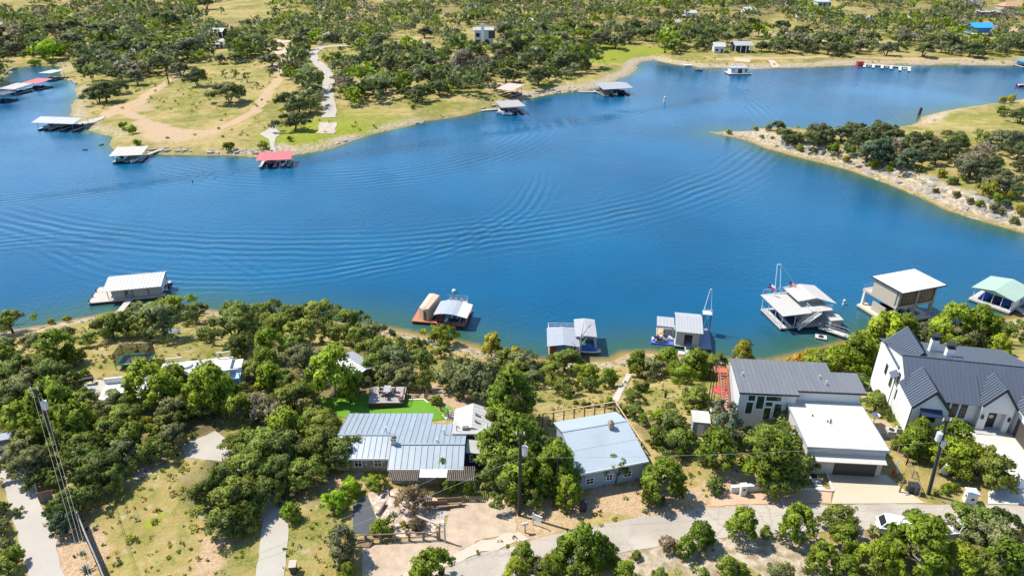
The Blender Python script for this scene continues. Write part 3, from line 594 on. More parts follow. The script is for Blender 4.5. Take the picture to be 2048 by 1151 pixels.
NEAR_TREES = """
o28,643,65;g15,690,50;g75,690,58;j120,700,60;j151,708,40;w137,663,30;o222,650,72;d255,655,52;g330,640,100;o300,655,60;G352,612,60;o385,628,50;d38,745,70;j15,720,50;d113,750,85;d131,772,60;g58,772,80;d25,790,60;d15,820,60;J50,838,66;j125,822,100;o171,800,60;j160,847,80;
g240,805,68;o252,832,60;J302,768,84;J335,785,70;o222,858,66;g373,745,52;g350,822,66;J393,795,60;o340,845,60;y103,643,15;y136,638,16;s171,744,18;s317,726,22;b400,735,36;o398,757,56;j357,760,52;o432,762,50;g425,741,44;y297,845,26;
o513,608,30;g543,603,38;g574,606,42;o475,623,60;o531,628,58;o589,628,56;o640,628,68;o702,640,60;d470,655,86;d483,688,58;o513,648,58;o563,653,66;o614,663,70;o672,668,54;o715,672,60;g748,663,52;u415,668,34;J543,692,58;o591,686,56;g609,725,86;j533,721,50;o765,700,70;o752,728,66;g778,744,58;o511,744,60;J543,752,54;o571,763,60;J672,752,92;d713,771,56;
J433,785,88;o415,807,66;j463,795,60;o591,794,86;b521,815,64;b551,826,56;j483,817,58;o626,837,58;J576,852,74;o651,848,64;
o481,886,58;o526,894,90;d577,890,100;o640,893,96;d692,902,76;o506,931,92;d564,938,84;o614,943,78;d451,962,84;o471,1002,104;d526,982,76;d458,1042,84;o491,1037,56;o425,984,56;l678,1000,54;l703,970,38;S692,1088,62;S682,1113,46;J697,1140,34;s587,1020,44;G753,962,38;
o63,876,60;g50,906,76;g70,930,84;o96,948,56;J111,956,26;o176,899,86;o151,876,76;d181,926,84;d209,940,84;o227,957,62;g252,904,76;o302,899,66;g345,876,66;j277,876,56;d141,1008,70;d176,995,66;t136,1045,56;t113,1025,38;
d5,1017,36;u38,1022,24;g10,1052,36;o15,1133,56;j33,1113,38;g8,1095,46;
u771,763,30;g811,755,54;o849,762,50;g801,742,40;g950,762,104;g912,757,66;o987,757,58;d1013,775,74;j1025,803,100;G1000,836,84;o1033,848,74;s874,798,24;j1025,886,104;o1000,921,100;j1038,941,94;o1018,967,74;d987,954,52;p885,935,44;J899,970,34;B824,1000,66;s772,1052,46;s757,1056,30;y806,1046,16;s829,1050,20;B836,1042,36;y815,1062,12;J940,974,28;
G885,668,56;o883,703,34;g785,720,74;o840,722,56;o835,690,40;Y985,695,44;o1010,717,50;g920,742,74;g1040,722,56;Y1030,712,36;
o1130,722,66;o1100,747,56;g1060,760,54;G1180,747,52;j1215,757,36;o1130,772,54;g1062,737,48;o1030,742,50;d1180,770,36;
j1275,727,48;g1300,737,56;j1332,722,50;G1360,745,54;j1390,730,50;u1282,772,34;o1265,792,36;s1215,802,30;u1118,802,12;u1150,803,13;u1172,807,20;u1194,808,14;u1240,820,30;d1340,850,82;o1352,882,72;G1322,832,52;j1308,872,38;o1385,800,56;d1270,822,40;
o1085,907,92;j1112,942,90;o1062,987,62;J1135,985,58;p1230,940,50;j1325,960,86;B1345,940,30;j1300,955,44;u1320,1000,26;B1130,955,30;
o1386,728,56;o1424,728,54;g1441,704,36;Y1483,709,44;r1513,712,24;r1601,720,36;y1618,706,24;y1580,722,20;o1640,722,56;G1672,714,80;J1707,706,70;o1725,714,64;g1752,718,46;y1540,722,18;y1560,722,14;
o1392,793,54;c1449,845,64;c1437,825,40;o1558,839,80;o1542,885,88;d1575,895,84;j1429,903,78;j1532,922,104;o1564,936,100;o1601,922,54;u1435,970,42;o1747,805,52;d1722,765,46;s1795,890,28;u1499,857,13;
o1723,698,36;J1756,676,82;j1790,664,72;g1847,676,54;J1892,656,82;g1926,676,70;j1948,656,80;o1982,664,70;J1993,692,44;o2045,656,40;g1869,657,52;o1912,690,46;
J1835,862,46;j1822,884,62;j1905,868,56;o1831,892,54;G1906,912,92;G1953,921,82;o1970,943,88;s1892,976,26;s1908,972,20;u1918,846,22;u1935,850,18;
"""
FRONT_TREES = """
j1479,1053,68;j1530,1062,26;j1413,1072,36;j1398,1070,56;j1587,1050,74;o1678,1036,78;j1685,1075,54;p1745,1062,24;o1822,1040,54;o1858,1046,46;J1821,1094,120;J1742,1122,76;o1954,1042,100;g1970,1078,96;J1906,1128,80;j2001,1110,76;j1637,1116,64;g1552,1143,54;j1451,1132,46;j1482,1138,28;j1406,1147,28;o1954,1140,84;o2033,1134,56;j1685,1138,56;J1780,1140,56;p2042,1056,15;j1772,1082,34;o1912,1094,52;
j1164,1102,92;j1196,1098,60;j1129,1100,56;j1047,1111,50;J1032,1142,56;g1082,1131,54;j1214,1108,50;j1272,1108,20;J1252,1145,56;j1369,1094,42;B1334,1085,40;J865,1138,76;J843,1146,50;j1100,1140,60;j1165,1140,60;o1320,1150,34;j1860,1140,60;
"""
FAR_TREES = """
f338,189,62;f459,181,68;f398,152,54;h364,135,44;f212,180,66;f198,189,44;f244,172,40;h275,152,48;f246,146,44;h181,126,48;f180,184,28;s459,290,26;s247,249,20;s264,258,24;s275,284,20;p470,146,20;p450,146,16;p496,152,20;h441,118,26;h470,115,30;L97,95,66;L69,123,22;L102,120,16;L122,100,30;
f347,66,30;f376,60,30;f401,62,22;f427,54,24;f476,62,32;f341,40,48;f315,32,34;p444,20,14;f413,4,38;h305,75,28;f500,60,30;h380,92,66;h345,105,44;o320,100,40;h290,95,50;f250,92,50;f215,95,44;f165,98,40;h150,80,50;f60,60,50;h30,95,40;h12,75,36;f10,110,30;h110,60,46;f150,50,46;h200,60,50;f240,60,44;h270,50,44;h190,112,40;h225,122,40;f300,130,40;h262,118,40;o335,122,40;
f589,238,62;f598,208,58;f575,197,44;o620,208,44;o690,195,66;f700,176,52;f730,175,34;f764,172,40;f836,183,54;f810,183,30;f876,175,44;b612,160,64;f560,190,30;h799,160,40;f740,150,40;p650,115,14;p672,115,20;f690,118,26;h713,123,46;f747,132,30;f781,126,44;f822,135,48;b925,123,64;f919,160,40;f959,155,38;f1011,149,42;b741,97,24;b793,95,30;h761,83,48;f713,75,38;f664,72,34;h612,69,44;f572,63,38;f549,89,30;h543,117,42;f606,112,30;u630,92,20;p541,143,18;p515,169,14;f893,103,16;f908,86,30;f850,63,34;s827,213,12;s919,229,9;s581,276,14;s526,288,24;o860,140,36;f880,150,34;h985,130,36;b960,122,34;b1000,110,30;h1035,100,36;f975,140,30;f820,110,36;h850,120,36;h770,105,34;
f1133,123,60;f1159,115,42;f1110,129,46;f1073,149,56;f1041,135,38;f1027,152,34;f1233,83,38;h1196,77,48;d1328,77,28;G1351,89,30;p1394,86,26;f1422,86,34;h1096,97,38;f1523,92,30;f1150,90,44;h1120,75,40;f1170,60,44;f1220,55,44;o1200,70,40;h1260,72,40;f1290,66,40;f1270,50,40;f1310,50,36;f1340,60,32;h1050,80,40;f1010,60,40;f1085,60,44;o1130,50,40;
f1556,88,34;f1578,92,36;f1540,92,30;f1625,97,24;f1656,95,38;f1682,97,38;h1714,92,40;h1771,95,42;f1846,97,44;f1937,97,42;f1957,106,28;h1880,92,34;f2018,77,38;f1990,88,28;f1640,72,34;h1700,68,34;f1740,74,36;h1800,76,36;f1830,70,30;b1805,66,24;b1895,72,22;f1860,80,30;f1910,86,28;f1480,70,30;h1455,74,30;f1500,44,32;o1395,60,34;f1370,72,30;f1600,60,32;f1560,50,34;f1440,50,30;
"""
PEN_TREES = """
f1555,254,26;f1566,275,34;f1592,278,26;f1616,275,30;h1641,266,42;f1635,281,34;h1684,269,40;f1705,262,36;f1757,266,44;f1745,272,36;f1822,284,48;b1794,292,34;t1757,303,52;t1733,312,34;t1816,318,44;t1800,327,28;s1856,269,18;s1857,281,16;f1898,300,52;o1911,287,38;p1951,272,20;p1966,275,20;h2003,281,44;h2021,280,38;b1981,277,24;f2033,303,42;s2003,223,22;f2036,232,36;b1941,318,42;h1935,336,52;f1960,333,30;h1990,370,52;h2003,352,34;f2040,332,30;h2040,364,30;y1972,378,32;s1665,296,24;t1765,322,30;
y1458,264,10;w1492,255,10;y1510,257,10;w1535,255,12;s1523,273,9;w1604,252,10;y2004,201,13;y2023,198,16;w2001,424,14;t2009,407,18;w1911,388,14;w1987,415,18;s1840,338,16;s1776,338,14;w1690,292,16;y1782,330,14;s1925,355,14;f1650,272,34;f1718,282,34;h1738,296,30;u1700,300,20;s1748,330,20;y1690,318,16;f1780,276,36;h1850,300,36;f1870,318,34;y1880,345,18;u1905,362,20;h1960,350,34;f1985,330,36;s1990,395,22;y2015,390,18;f2030,384,34;h1915,275,26;u1625,300,16;s1600,296,14;y1580,288,12;b1868,288,30;b1970,300,36;g1893,268,20;y2040,420,20;u2028,440,16;s1958,408,16;w1938,400,14;y1870,380,12;f1838,300,32;h1720,270,30
"""

# ---------------------------------------------------------------- building helpers
def xprofile(mb, x0, x1, yz, mi=0):
    """extrude a (y, z) outline along x"""
    n = len(yz); P = [(x0, y, z) for y, z in yz]+[(x1, y, z) for y, z in yz]
    ar = sum(yz[i][0]*yz[(i+1) % n][1]-yz[(i+1) % n][0]*yz[i][1] for i in range(n))
    F = [tuple(range(n-1, -1, -1)), tuple(range(n, 2*n))]+[(i, (i+1) % n, n+(i+1) % n, n+i) for i in range(n)]
    if ar < 0: F = [tuple(reversed(f)) for f in F]
    return mb.add(P, F, mi)
def yprofile(mb, y0, y1, xz, mi=0):
    n = len(xz); P = [(x, y0, z) for x, z in xz]+[(x, y1, z) for x, z in xz]
    ar = sum(xz[i][0]*xz[(i+1) % n][1]-xz[(i+1) % n][0]*xz[i][1] for i in range(n))
    F = [tuple(range(n)), tuple(range(2*n-1, n-1, -1))]+[((i+1) % n, i, n+i, n+(i+1) % n) for i in range(n)]
    if ar < 0: F = [tuple(reversed(f)) for f in F]
    return mb.add(P, F, mi)
def seam_roof(parent, a, b, up, n, mat, th=.07, rib=.06, name='roof_panel'):
    """standing seam sheet: n separate panels laid side by side from eave point a to eave point b, running up the slope"""
    a = Vector(a); b = Vector(b); up = Vector(up); w_ = (b-a)/n; nrm = w_.cross(up).normalized()
    if nrm.z < 0: nrm = -nrm
    g = w_*(.006/max(w_.length, .01)); e = w_.normalized()*.035
    mb = MB(); mb.slab([(0,0,0), w_-g, w_-g+up, up], th)
    if rib: r0 = nrm*.002; mb.slab([r0+nrm*rib, r0+nrm*rib+e, r0+nrm*rib+e+up, r0+nrm*rib+up], rib)
    me = mb.mesh(name, mat)
    for k in range(n): link(name, me, parent, a+w_*k)
def window(parent, x, y, z, ww, hh, face=0.0, frame=None, glass=None, cols=2, rows=2, label=None, name='window'):
    """framed window on a wall whose outward normal is -y turned by face; (x, y, z) = bottom middle"""
    frame = frame or M('white_trim', (.78,.77,.74), .5, .04); glass = glass or GLASS
    t = .07; mb = MB(); d0, d1 = -.06, .03
    mb.box(-ww/2-t, -ww/2, d0, d1, -t, hh+t); mb.box(ww/2, ww/2+t, d0, d1, -t, hh+t); mb.box(-ww/2, ww/2, d0, d1, -t, 0); mb.box(-ww/2, ww/2, d0, d1, hh, hh+t)
    for k in range(1, cols): xk = -ww/2+ww*k/cols; mb.box(xk-.025, xk+.025, d0+.012, d1, 0, hh)
    for k in range(1, rows): zk = hh*k/rows; mb.box(-ww/2, ww/2, d0+.02, d1-.01, zk-.025, zk+.025)
    f = mb.build(name, frame, parent, (x, y, z), face, label)
    MB().box(-ww/2+.001, ww/2-.001, -.02, .012, .001, hh-.001).build('pane', glass, f); return f
def glass_mat(name, col, rough=.08):
    m, nt, b, out = newmat(name); b.inputs['Base Color'].default_value = c4(col); b.inputs['Roughness'].default_value = rough; b.inputs['Specular IOR Level'].default_value = .6
    return m
GLASS = glass_mat('window_glass', (.02,.025,.03)); GREEN_GLASS = glass_mat('green_glass', (.02,.05,.03))
WHITE = M('white_paint', (.66,.655,.63), .6, .05, .8, .08); BLACK = M('black_metal', (.025,.026,.03), .5, .1); GREYM = M('grey_metal', (.33,.35,.37), .45, .08, .6, .1)
BRONZE = M('bronze_door', (.075,.06,.055), .6, .05)
def to_local(o, px, py, z):
    p = PZ(px, py, o.location.z+z); a = -o.rotation_euler.z; dx, dy = p[0]-o.location.x, p[1]-o.location.y
    return (dx*math.cos(a)-dy*math.sin(a), dx*math.sin(a)+dy*math.cos(a), z)

# ---------------------------------------------------------------- house with the metal roof
blue_metal = M('galvanised_roof', (.325,.36,.375), .35, .14, .35, .22, .25, .5, fine=3.0)
stone = stone_mat('limestone_wall', (.36,.30,.23), (.20,.17,.13), 3.2)
navy = M('navy_siding', (.032,.036,.055), .7, .1); tan_roof = M('grey_tan_roof', (.37,.355,.33), .7, .06, .6, .12); cream_roof = M('white_membrane', (.50,.47,.415), .6, .09, .4, .18)
h = thing('house', 'low house with ribbed blue grey metal roof, chimney and log pergola in front', 'house', (-12.4, 54.0, 10.15), lmk='metal roofed house')
mb = MB(); xprofile(mb, .12, 7.35, [(-.9,-1.5),(5.5,-1.5),(5.5,2.5),(1.4,3.36),(-.9,2.58)]); xprofile(mb, -5.9, .1, [(1.0,-1.5),(8.0,-1.5),(8.0,2.0),(3.4,2.96),(1.0,2.22)]); xprofile(mb, .13, 3.3, [(5.52,-1.5),(8.0,-1.5),(8.0,2.05),(5.52,2.45)])
mb.build('wall', stone, h)
seam_roof(h, (-.1,-1.3,2.63), (7.55,-1.3,2.63), (0,2.7,.9), 12, blue_metal); seam_roof(h, (3.55,5.85,2.65), (7.55,5.85,2.65), (0,-4.42,.86), 7, blue_metal)
seam_roof(h, (-.1,8.4,2.15), (3.54,8.4,2.15), (0,-6.97,1.36), 6, blue_metal); seam_roof(h, (-6.1,8.4,2.15), (-.11,8.4,2.15), (0,-5.0,.97), 10, blue_metal); seam_roof(h, (-6.1,.65,2.32), (-.11,.65,2.32), (0,2.74,.8), 10, blue_metal)
box(h, 'ridge_cap', blue_metal, -.1, 7.55, 1.3, 1.5, 3.53, 3.62); box(h, 'ridge_cap', blue_metal, -6.1, -.12, 3.3, 3.5, 3.12, 3.2)
box(h, 'fascia', WHITE, -.1, 7.55, -1.36, -1.3, 2.44, 2.66); box(h, 'fascia', WHITE, -6.1, -.12, .58, .64, 2.12, 2.35)
window(h, -1.55, .98, 1.0, .7, 1.0); window(h, -3.6, .98, 1.0, .7, 1.0)
ch = MB().box(-.02, .42, 1.3, 1.85, 2.6, 4.2).build('chimney', M('chimney_stucco', (.50,.47,.42), .9, .12), h); MB().box(-.08, .48, 1.24, 1.91, 4.2, 4.32).box(.05, .35, 1.4, 1.75, 4.32, 4.55).build('chimney_cap', M('weathered_cap', (.22,.20,.17), .8), ch)
for x, y in ((4.6, 1.9), (-1.0, 3.9), (5.2, 3.5)): MB().tube((x, y, 2.8), (x, y, 3.75), .06, .06, 8).tube((x, y, 3.75), (x, y, 3.82), .11, .11, 8).build('roof_vent', M('galvanised', (.5,.5,.48), .4, .05), h)
mb = MB(); xprofile(mb, 6.2, 9.55, [(3.6,-1.5),(6.0,-1.5),(6.0,2.6),(3.6,3.15)]); mb.box(6.4, 9.4, 6.01, 8.3, -1.5, 2.45); mb.build('side_wall', M('dark_siding', (.05,.055,.07), .8, .1), h)
MB().slab([(6.05,3.35,3.32), (9.7,3.35,3.32), (9.7,6.3,2.72), (6.05,6.3,2.72)], .12).build('flat_roof', tan_roof, h)
seam_roof(h, (5.95,8.5,2.62), (5.95,4.3,2.62), (2.1,0,.85), 8, cream_roof, rib=.03); seam_roof(h, (10.15,8.5,2.62), (10.15,4.3,2.62), (-2.1,0,.85), 8, cream_roof, rib=.03)
mb = MB(); yprofile(mb, 4.32, 8.4, [(6.05,2.5),(10.05,2.5),(8.05,3.3)]); mb.build('gable_wall', WHITE, h)
for y in (5.3, 6.5): MB().box(8.35, 8.6, y, y+.28, 3.2, 3.62).slab([(8.3,y-.05,3.7), (8.68,y-.05,3.62), (8.68,y+.33,3.62), (8.3,y+.33,3.7)], .06).build('roof_vent', GREYM, h)
box(h, 'roof_unit', M('roof_unit', (.17,.15,.13), .7), 7.1, 7.75, 4.1, 4.5, 3.2, 3.5)
MB().tube((6.5,4.0,3.2), (6.5,4.0,3.85), .04).tube((6.5,4.0,3.85), (6.85,3.9,3.62), .04).build('vent_pipe', BLACK, h)
MB().box(7.4, 9.35, 1.5, 3.55, -1.5, 2.42).build('lean_to_wall', navy, h); MB().slab([(7.6,1.15,2.72), (9.65,1.1,2.5), (9.6,3.3,2.5), (7.6,3.32,2.72)], .1).build('lean_to_roof', tan_roof, h)
window(h, 8.35, 1.48, 1.25, .6, .75); MB().slab([(9.72,3.4,2.35), (10.35,3.4,2.25), (10.35,5.2,2.25), (9.72,5.2,2.35)], .1).build('porch_roof', tan_roof, h); box(h, 'porch_wall', navy, 9.56, 10.2, 3.6, 5.0, -1.5, 2.1)
# pergola of peeled logs across the front
log = M('grey_log', (.17,.135,.105), .9, .25, 2.0); lg = thing('pergola', 'pergola of closely set grey logs along the front of the metal roofed house', 'pergola', (-12.3, 51.15, 10.4))
slat = MB().tube((0,0,0), (0,1.95,.08), .055, .05, 6).mesh('slat', log)
for k in range(16): link('slat', slat, lg, (.1+k*.19, .02*math.sin(k*2.1), 2.3))
for k in range(14): link('slat', slat, lg, (6.05+k*.19, .02*math.sin(k*1.7), 2.3))
for x0, x1 in ((-.05,3.05), (5.9,8.7)):
    for y in (.25, 1.7): MB().tube((x0,y,2.18), (x1,y,2.18), .07, .07, 6).build('beam', log, lg)
for x in (0.05, 3.0, 5.95, 8.6): MB().tube((x,.25,-.6), (x,.25,2.12), .08, .07, 6).build('post', log, lg)
MB().slab([(3.1,.55,2.25), (5.85,.55,2.25), (5.85,1.8,2.4), (3.1,1.8,2.4)], .06).build('canopy', M('pale_canopy', (.60,.60,.57), .6, .1), lg)
t = thing('low_fence', 'low fence of short grey logs below the pergola', 'fence', (-5.2, 50.55, 10.42)); st = MB().tube((0,0,-.3), (0,.05,.75), .045, .04, 6).mesh('log', log)
for k in range(15): link('log', st, t, (k*.16, 0, .02*math.sin(k*3)))
MB().tube((-.1,.1,.45), (2.4,.1,.45), .04).build('rail', log, t)

# ---------------------------------------------------------------- house with the smooth blue roof
h = thing('house', 'small house with smooth pale blue roof and stone chimney', 'house', (6.7, 51.75, 10.2), math.radians(14.8), lmk='pale blue roofed house')
sky_roof = M('pale_blue_roof', (.335,.38,.41), .5, .09, .25, .2, .1, .4, fine=2.0); bl_wall = M('blue_grey_siding', (.30,.36,.42), .7, .06)
mb = MB(); xprofile(mb, .25, 7.1, [(.45,-1.5),(8.0,-1.5),(8.0,2.55),(5.6,3.45),(.45,2.72)]); mb.build('wall', bl_wall, h)
MB().slab([(0,0,2.85), (7.4,0,2.85), (7.4,2.9,3.27), (0,2.9,3.27)], .12).build('roof_front', sky_roof, h); MB().slab([(0,2.905,3.29), (7.4,2.905,3.29), (7.4,5.6,3.66), (0,5.6,3.66)], .12).build('roof_middle', sky_roof, h)
MB().slab([(0,5.605,3.66), (7.4,5.605,3.66), (7.4,8.5,2.75), (0,8.5,2.75)], .12).build('roof_back', sky_roof, h); box(h, 'fascia', WHITE, 0, 7.4, -.06, -.005, 2.66, 2.86)
box(h, 'ridge_cap', sky_roof, 0, 7.4, 5.5, 5.7, 3.66, 3.72)
ch = box(h, 'chimney', stone, 5.0, 5.5, 4.7, 5.3, 3.2, 4.5); box(ch, 'chimney_pot', M('clay_pot', (.42,.33,.24), .9), 5.1, 5.25, 4.85, 5.05, 4.5, 4.75)
for x in (1.3, 5.4): window(h, x, .42, .9, .75, .7)
window(h, 3.4, .42, .9, .6, .7)
wood = M('pine_wood', (.50,.36,.22), .8, .2, 2.0, .15); dwood = M('brown_wood', (.20,.125,.08), .85, .2, 2.0)
t = thing('deck_railing', 'tan timber railing round the terrace behind the pale blue roofed house', 'railing', (4.9, 60.4, 9.9), math.radians(14.8))
for y0, y1, x0, x1 in ((3.0, 3.0, -.6, 8.3), (3.0, -4.4, 8.3, 8.3)):
    n = 7 if x0 != x1 else 5
    for k in range(n+1): q = k/n; MB().box(-.06, .06, -.06, .06, -1.2, 1.75).build('post', dwood, t, (x0+(x1-x0)*q, y0+(y1-y0)*q, 0))
    for z in (1.75, 1.1): MB().tube((x0,y0,z), (x1,y1,z), .08 if z > 1.5 else .05, None, 4).build('rail', wood, t)

# ---------------------------------------------------------------- modern house with white flat garage roof
h = thing('house', 'modern house with dark grey sloped roof and white flat garage roof', 'house', (25.3, 62.4, 10.2), math.radians(-4.5), lmk='modern flat roofed house')
seamg = M('charcoal_seam_roof', (.185,.19,.197), .45, .10, .3, .16, .2, .5, fine=3); stucco = M('pale_stucco', (.56,.55,.53), .85, .05, .5, .1); brickw = M('white_brick', (.52,.48,.43), .85, .14, 1.5, .2, fine=9)
mb = MB(); xprofile(mb, .2, 6.4, [(.3,-2),(5.6,-2),(5.6,5.5),(.3,4.85)]); xprofile(mb, 6.41, 11.0, [(1.0,-2),(5.4,-2),(5.4,5.4),(1.0,4.75)]); xprofile(mb, 11.01, 13.6, [(1.0,-2),(3.8,-2),(3.8,5.1),(1.0,4.7)]); mb.build('wall', stucco, h)
seam_roof(h, (0,0,4.98), (6.55,0,4.98), (0,5.85,.72), 13, seamg); seam_roof(h, (6.555,.72,5.07), (11.1,.72,5.07), (0,5.1,.62), 9, seamg); seam_roof(h, (11.105,.72,5.07), (14.0,.72,5.07), (0,3.4,.42), 6, seamg)
box(h, 'fascia', BLACK, 0, 6.55, -.06, -.005, 4.78, 4.98); box(h, 'fascia', BLACK, 6.6, 14.0, .66, .71, 4.86, 5.06)
for x, y in ((.9, 2.9), (9.5, 3.0), (9.9, 1.9)): MB().tube((x, y, 5.0), (x, y, 5.75), .09, .09, 8).build('roof_vent', M('galvanised', (.5,.5,.48)), h)
box(h, 'garage_wall', brickw, 5.7, 13.5, -6.95, .95, -2, 3.42); MB().box(5.55, 13.65, -7.1, .99, 3.425, 3.6).build('flat_roof', cream_roof, h)
for k in range(6): box(h, 'roof_seam', M('seam_tape', (.60,.59,.57)), 6.4+k*1.25, 6.45+k*1.25, -6.9, .8, 3.6, 3.612)
mb = MB().box(5.5, 13.7, -7.16, -7.1, 3.36, 3.66).box(5.5, 5.55, -7.1, .99, 3.36, 3.66).box(13.65, 13.7, -7.1, .99, 3.36, 3.66); mb.build('parapet_cap', GREYM, h)
for x, y in ((8.9, -2.8), (9.3, -2.6), (9.15, -3.0), (7.6, -1.9)): MB().tube((x, y, 3.6), (x, y, 3.85), .07, .07, 6).build('roof_vent', BLACK, h)
MB().slab([(6.0,-7.9,2.45), (13.4,-7.9,2.45), (13.4,-6.96,2.7), (6.0,-6.96,2.7)], .1).build('awning', cream_roof, h)
gd = box(h, 'garage_door', BRONZE, 8.75, 12.95, -7.02, -6.9, -.2, 2.1)
for k in range(3): box(gd, 'door_panel', BRONZE, 8.8, 12.9, -7.045, -7.021, -.12+k*.73, .55+k*.73)
for (x, z, ww, hh) in ((1.55, 3.75, .75, .75), (1.45, 1.95, .75, 1.6), (2.55, 2.7, .8, 1.75), (3.95, 3.85, 1.7, .6), (3.55, 3.1, .75, .6), (3.5, 1.3, .75, 1.6), (4.6, 1.6, .8, 1.9)): window(h, x, .28, z, ww, hh, 0, M('white_trim', (.78,.77,.74), .5, .04), GREEN_GLASS, 1, 1)
MB().tube((5.6,.2,2.9), (5.6,.2,3.3), .12, .1, 8).build('wall_lamp', BLACK, h); box(h, 'bench', BLACK, 6.3, 6.9, -7.9, -7.5, -.1, .45)
red = M('red_stair', (.42,.115,.06), .8, .15, 1.5); t = thing('staircase', 'long red timber staircase along the side wall of the modern house', 'stairs', (24.1, 62.3, 10.0), math.radians(-4.5))
step = MB().box(0, .95, 0, .26, -.05, 0).mesh('step', red)
for k in range(20): link('step', step, t, (.1, .2+k*.27, .15+k*.2))
for x in (.06, 1.1): MB().slab([(x-.04,0,0), (x+.04,0,0), (x+.04,5.6,4.15), (x-.04,5.6,4.15)], .28).build('stringer', red, t); MB().slab([(x-.04,0,1.0), (x+.04,0,1.0), (x+.04,5.6,5.1), (x-.04,5.6,5.1)], .08).build('handrail', M('stair_rail', (.30,.22,.20), .8), t)
MB().box(-.3, 1.2, 5.62, 7.0, 4.0, 4.12).build('landing', red, t)
for x, y in ((-.25,5.7), (-.25,6.9), (1.1,6.9), (.4,6.9)): MB().box(x-.04, x+.04, y-.04, y+.04, -3, 5.0).build('post', BLACK, t)
mb = MB()
for z in (4.5, 4.95): mb.tube((-.25,6.9,z), (1.1,6.9,z), .03).tube((-.25,5.7,z), (-.25,6.9,z), .03)
mb.build('rail', BLACK, t)

# ---------------------------------------------------------------- white farmhouse with dark seam roofs
h = thing('house', 'large white farmhouse with steep dark blue grey gables', 'house', (44.8, 61.8, 10.1), math.radians(-11.5), lmk='white farmhouse')
slate = M('slate_blue_seam', (.105,.125,.155), .4, .07, .4, .06, .3, .5, fine=3); lap = M('white_brick_wall', (.66,.655,.63), .75, .06, .8, .06, fine=9)
mb = MB(); xprofile(mb, .3, 14.0, [(2.95,-3),(14.3,-3),(14.3,3.7),(6.85,5.98),(2.95,3.25)]); mb.build('wall', lap, h)
seam_roof(h, (.1,2.5,3.07), (14.4,2.5,3.07), (0,4.35,3.05), 30, slate, rib=.03); seam_roof(h, (.1,14.8,3.72), (14.4,14.8,3.72), (0,-7.94,2.4), 30, slate)
seam_roof(h, (3.9,2.3,3.12), (7.8,2.3,3.12), (0,3.15,2.2), 9, slate, rib=.03); box(h, 'ridge_cap', slate, .1, 14.4, 6.75, 6.95, 6.12, 6.2)
def gable_wing(x0, x1, y0, y1, ze, zp, n, wall=True, zb=-3.0):
    xm = (x0+x1)/2
    if wall: mb = MB(); yprofile(mb, y0+.25, y1, [(x0+.2,zb),(x1-.2,zb),(x1-.2,ze-.06),(xm,zp-.16),(x0+.2,ze-.06)]); mb.build('gable_wall', lap, h)
    seam_roof(h, (x0,y0,ze), (x0,y1,ze), (xm-x0,0,zp-ze), n, slate, rib=.08); seam_roof(h, (x1,y0,ze), (x1,y1,ze), (xm-x1,0,zp-ze), n, slate, rib=.08)
    MB().slab([(x0,y0-.01,ze), (x0,y0-.07,ze), (xm,y0-.07,zp), (xm,y0-.01,zp)], .2).slab([(x1,y0-.01,ze), (x1,y0-.07,ze), (xm,y0-.07,zp), (xm,y0-.01,zp)], .2).build('barge_board', BLACK, h)
gable_wing(-.2, 3.8, -.1, 5.0, 3.5, 5.9, 12); gable_wing(.12, 4.7, 7.0, 13.4, 4.1, 6.6, 14)
gable_wing(7.7, 11.35, 1.9, 5.4, 3.4, 5.9, 9, False)
mb = MB(); yprofile(mb, 2.15, 2.45, [(7.9,3.35),(11.15,3.35),(9.52,5.72)]); mb.box(7.9, 8.75, 2.15, 2.95, -1, 3.35).box(10.55, 11.15, 2.15, 2.95, -1, 3.35).box(8.75, 10.55, 2.15, 2.45, 2.5, 3.35); mb.build('porch_wall', lap, h)
d = box(h, 'door', M('black_door', (.02,.02,.022), .4), 8.9, 10.0, 2.86, 2.94, .1, 2.4); MB().tube((9.45,2.84,1.55), (9.45,2.82,1.55), .24, .24, 10).build('wreath', M('wreath', (.55,.53,.48), .9), d)
box(h, 'porch_floor', M('porch_slab', (.38,.36,.34)), 7.8, 11.2, 1.3, 2.94, -.6, .06)
for x in (8.2, 10.9): MB().box(x-.11, x+.11, 1.98, 2.14, 1.6, 2.1).build('wall_lamp', BLACK, h)
for x in (4.6, 5.55, 6.5): window(h, x, 2.93, .9, .5, 1.45, 0, BLACK, GLASS, 2, 3); window(h, x, 2.93, 2.5, .5, .35, 0, BLACK, GLASS, 2, 1)
window(h, 1.75, .12, 1.75, 1.5, 1.05, 0, BLACK, GLASS, 2, 1); window(h, 1.7, .12, -1.2, 1.1, .6, 0, BLACK, GLASS, 1, 1)
MB().slab([(.75,-.75,2.95), (2.95,-.75,2.95), (2.95,.12,3.45), (.75,.12,3.45)], .1).build('awning', M('navy_awning', (.02,.03,.07), .5), h)
for y, z in ((3.9, 1.4), (5.6, .6), (6.3, 2.6), (8.2, .8), (10.4, 1.2)): window(h, .28, y, z, .5, 1.2, -math.pi/2, BLACK, GLASS, 1, 2)
for y in (.2, 6.4): MB().tube((-.05,y,-2.5), (-.05,y,3.3), .05).build('downpipe', BLACK, h)
MB().slab([(-.5,6.2,3.1), (.28,6.2,3.6), (.28,7.6,3.6), (-.5,7.6,3.1)], .1).build('side_awning', slate, h)
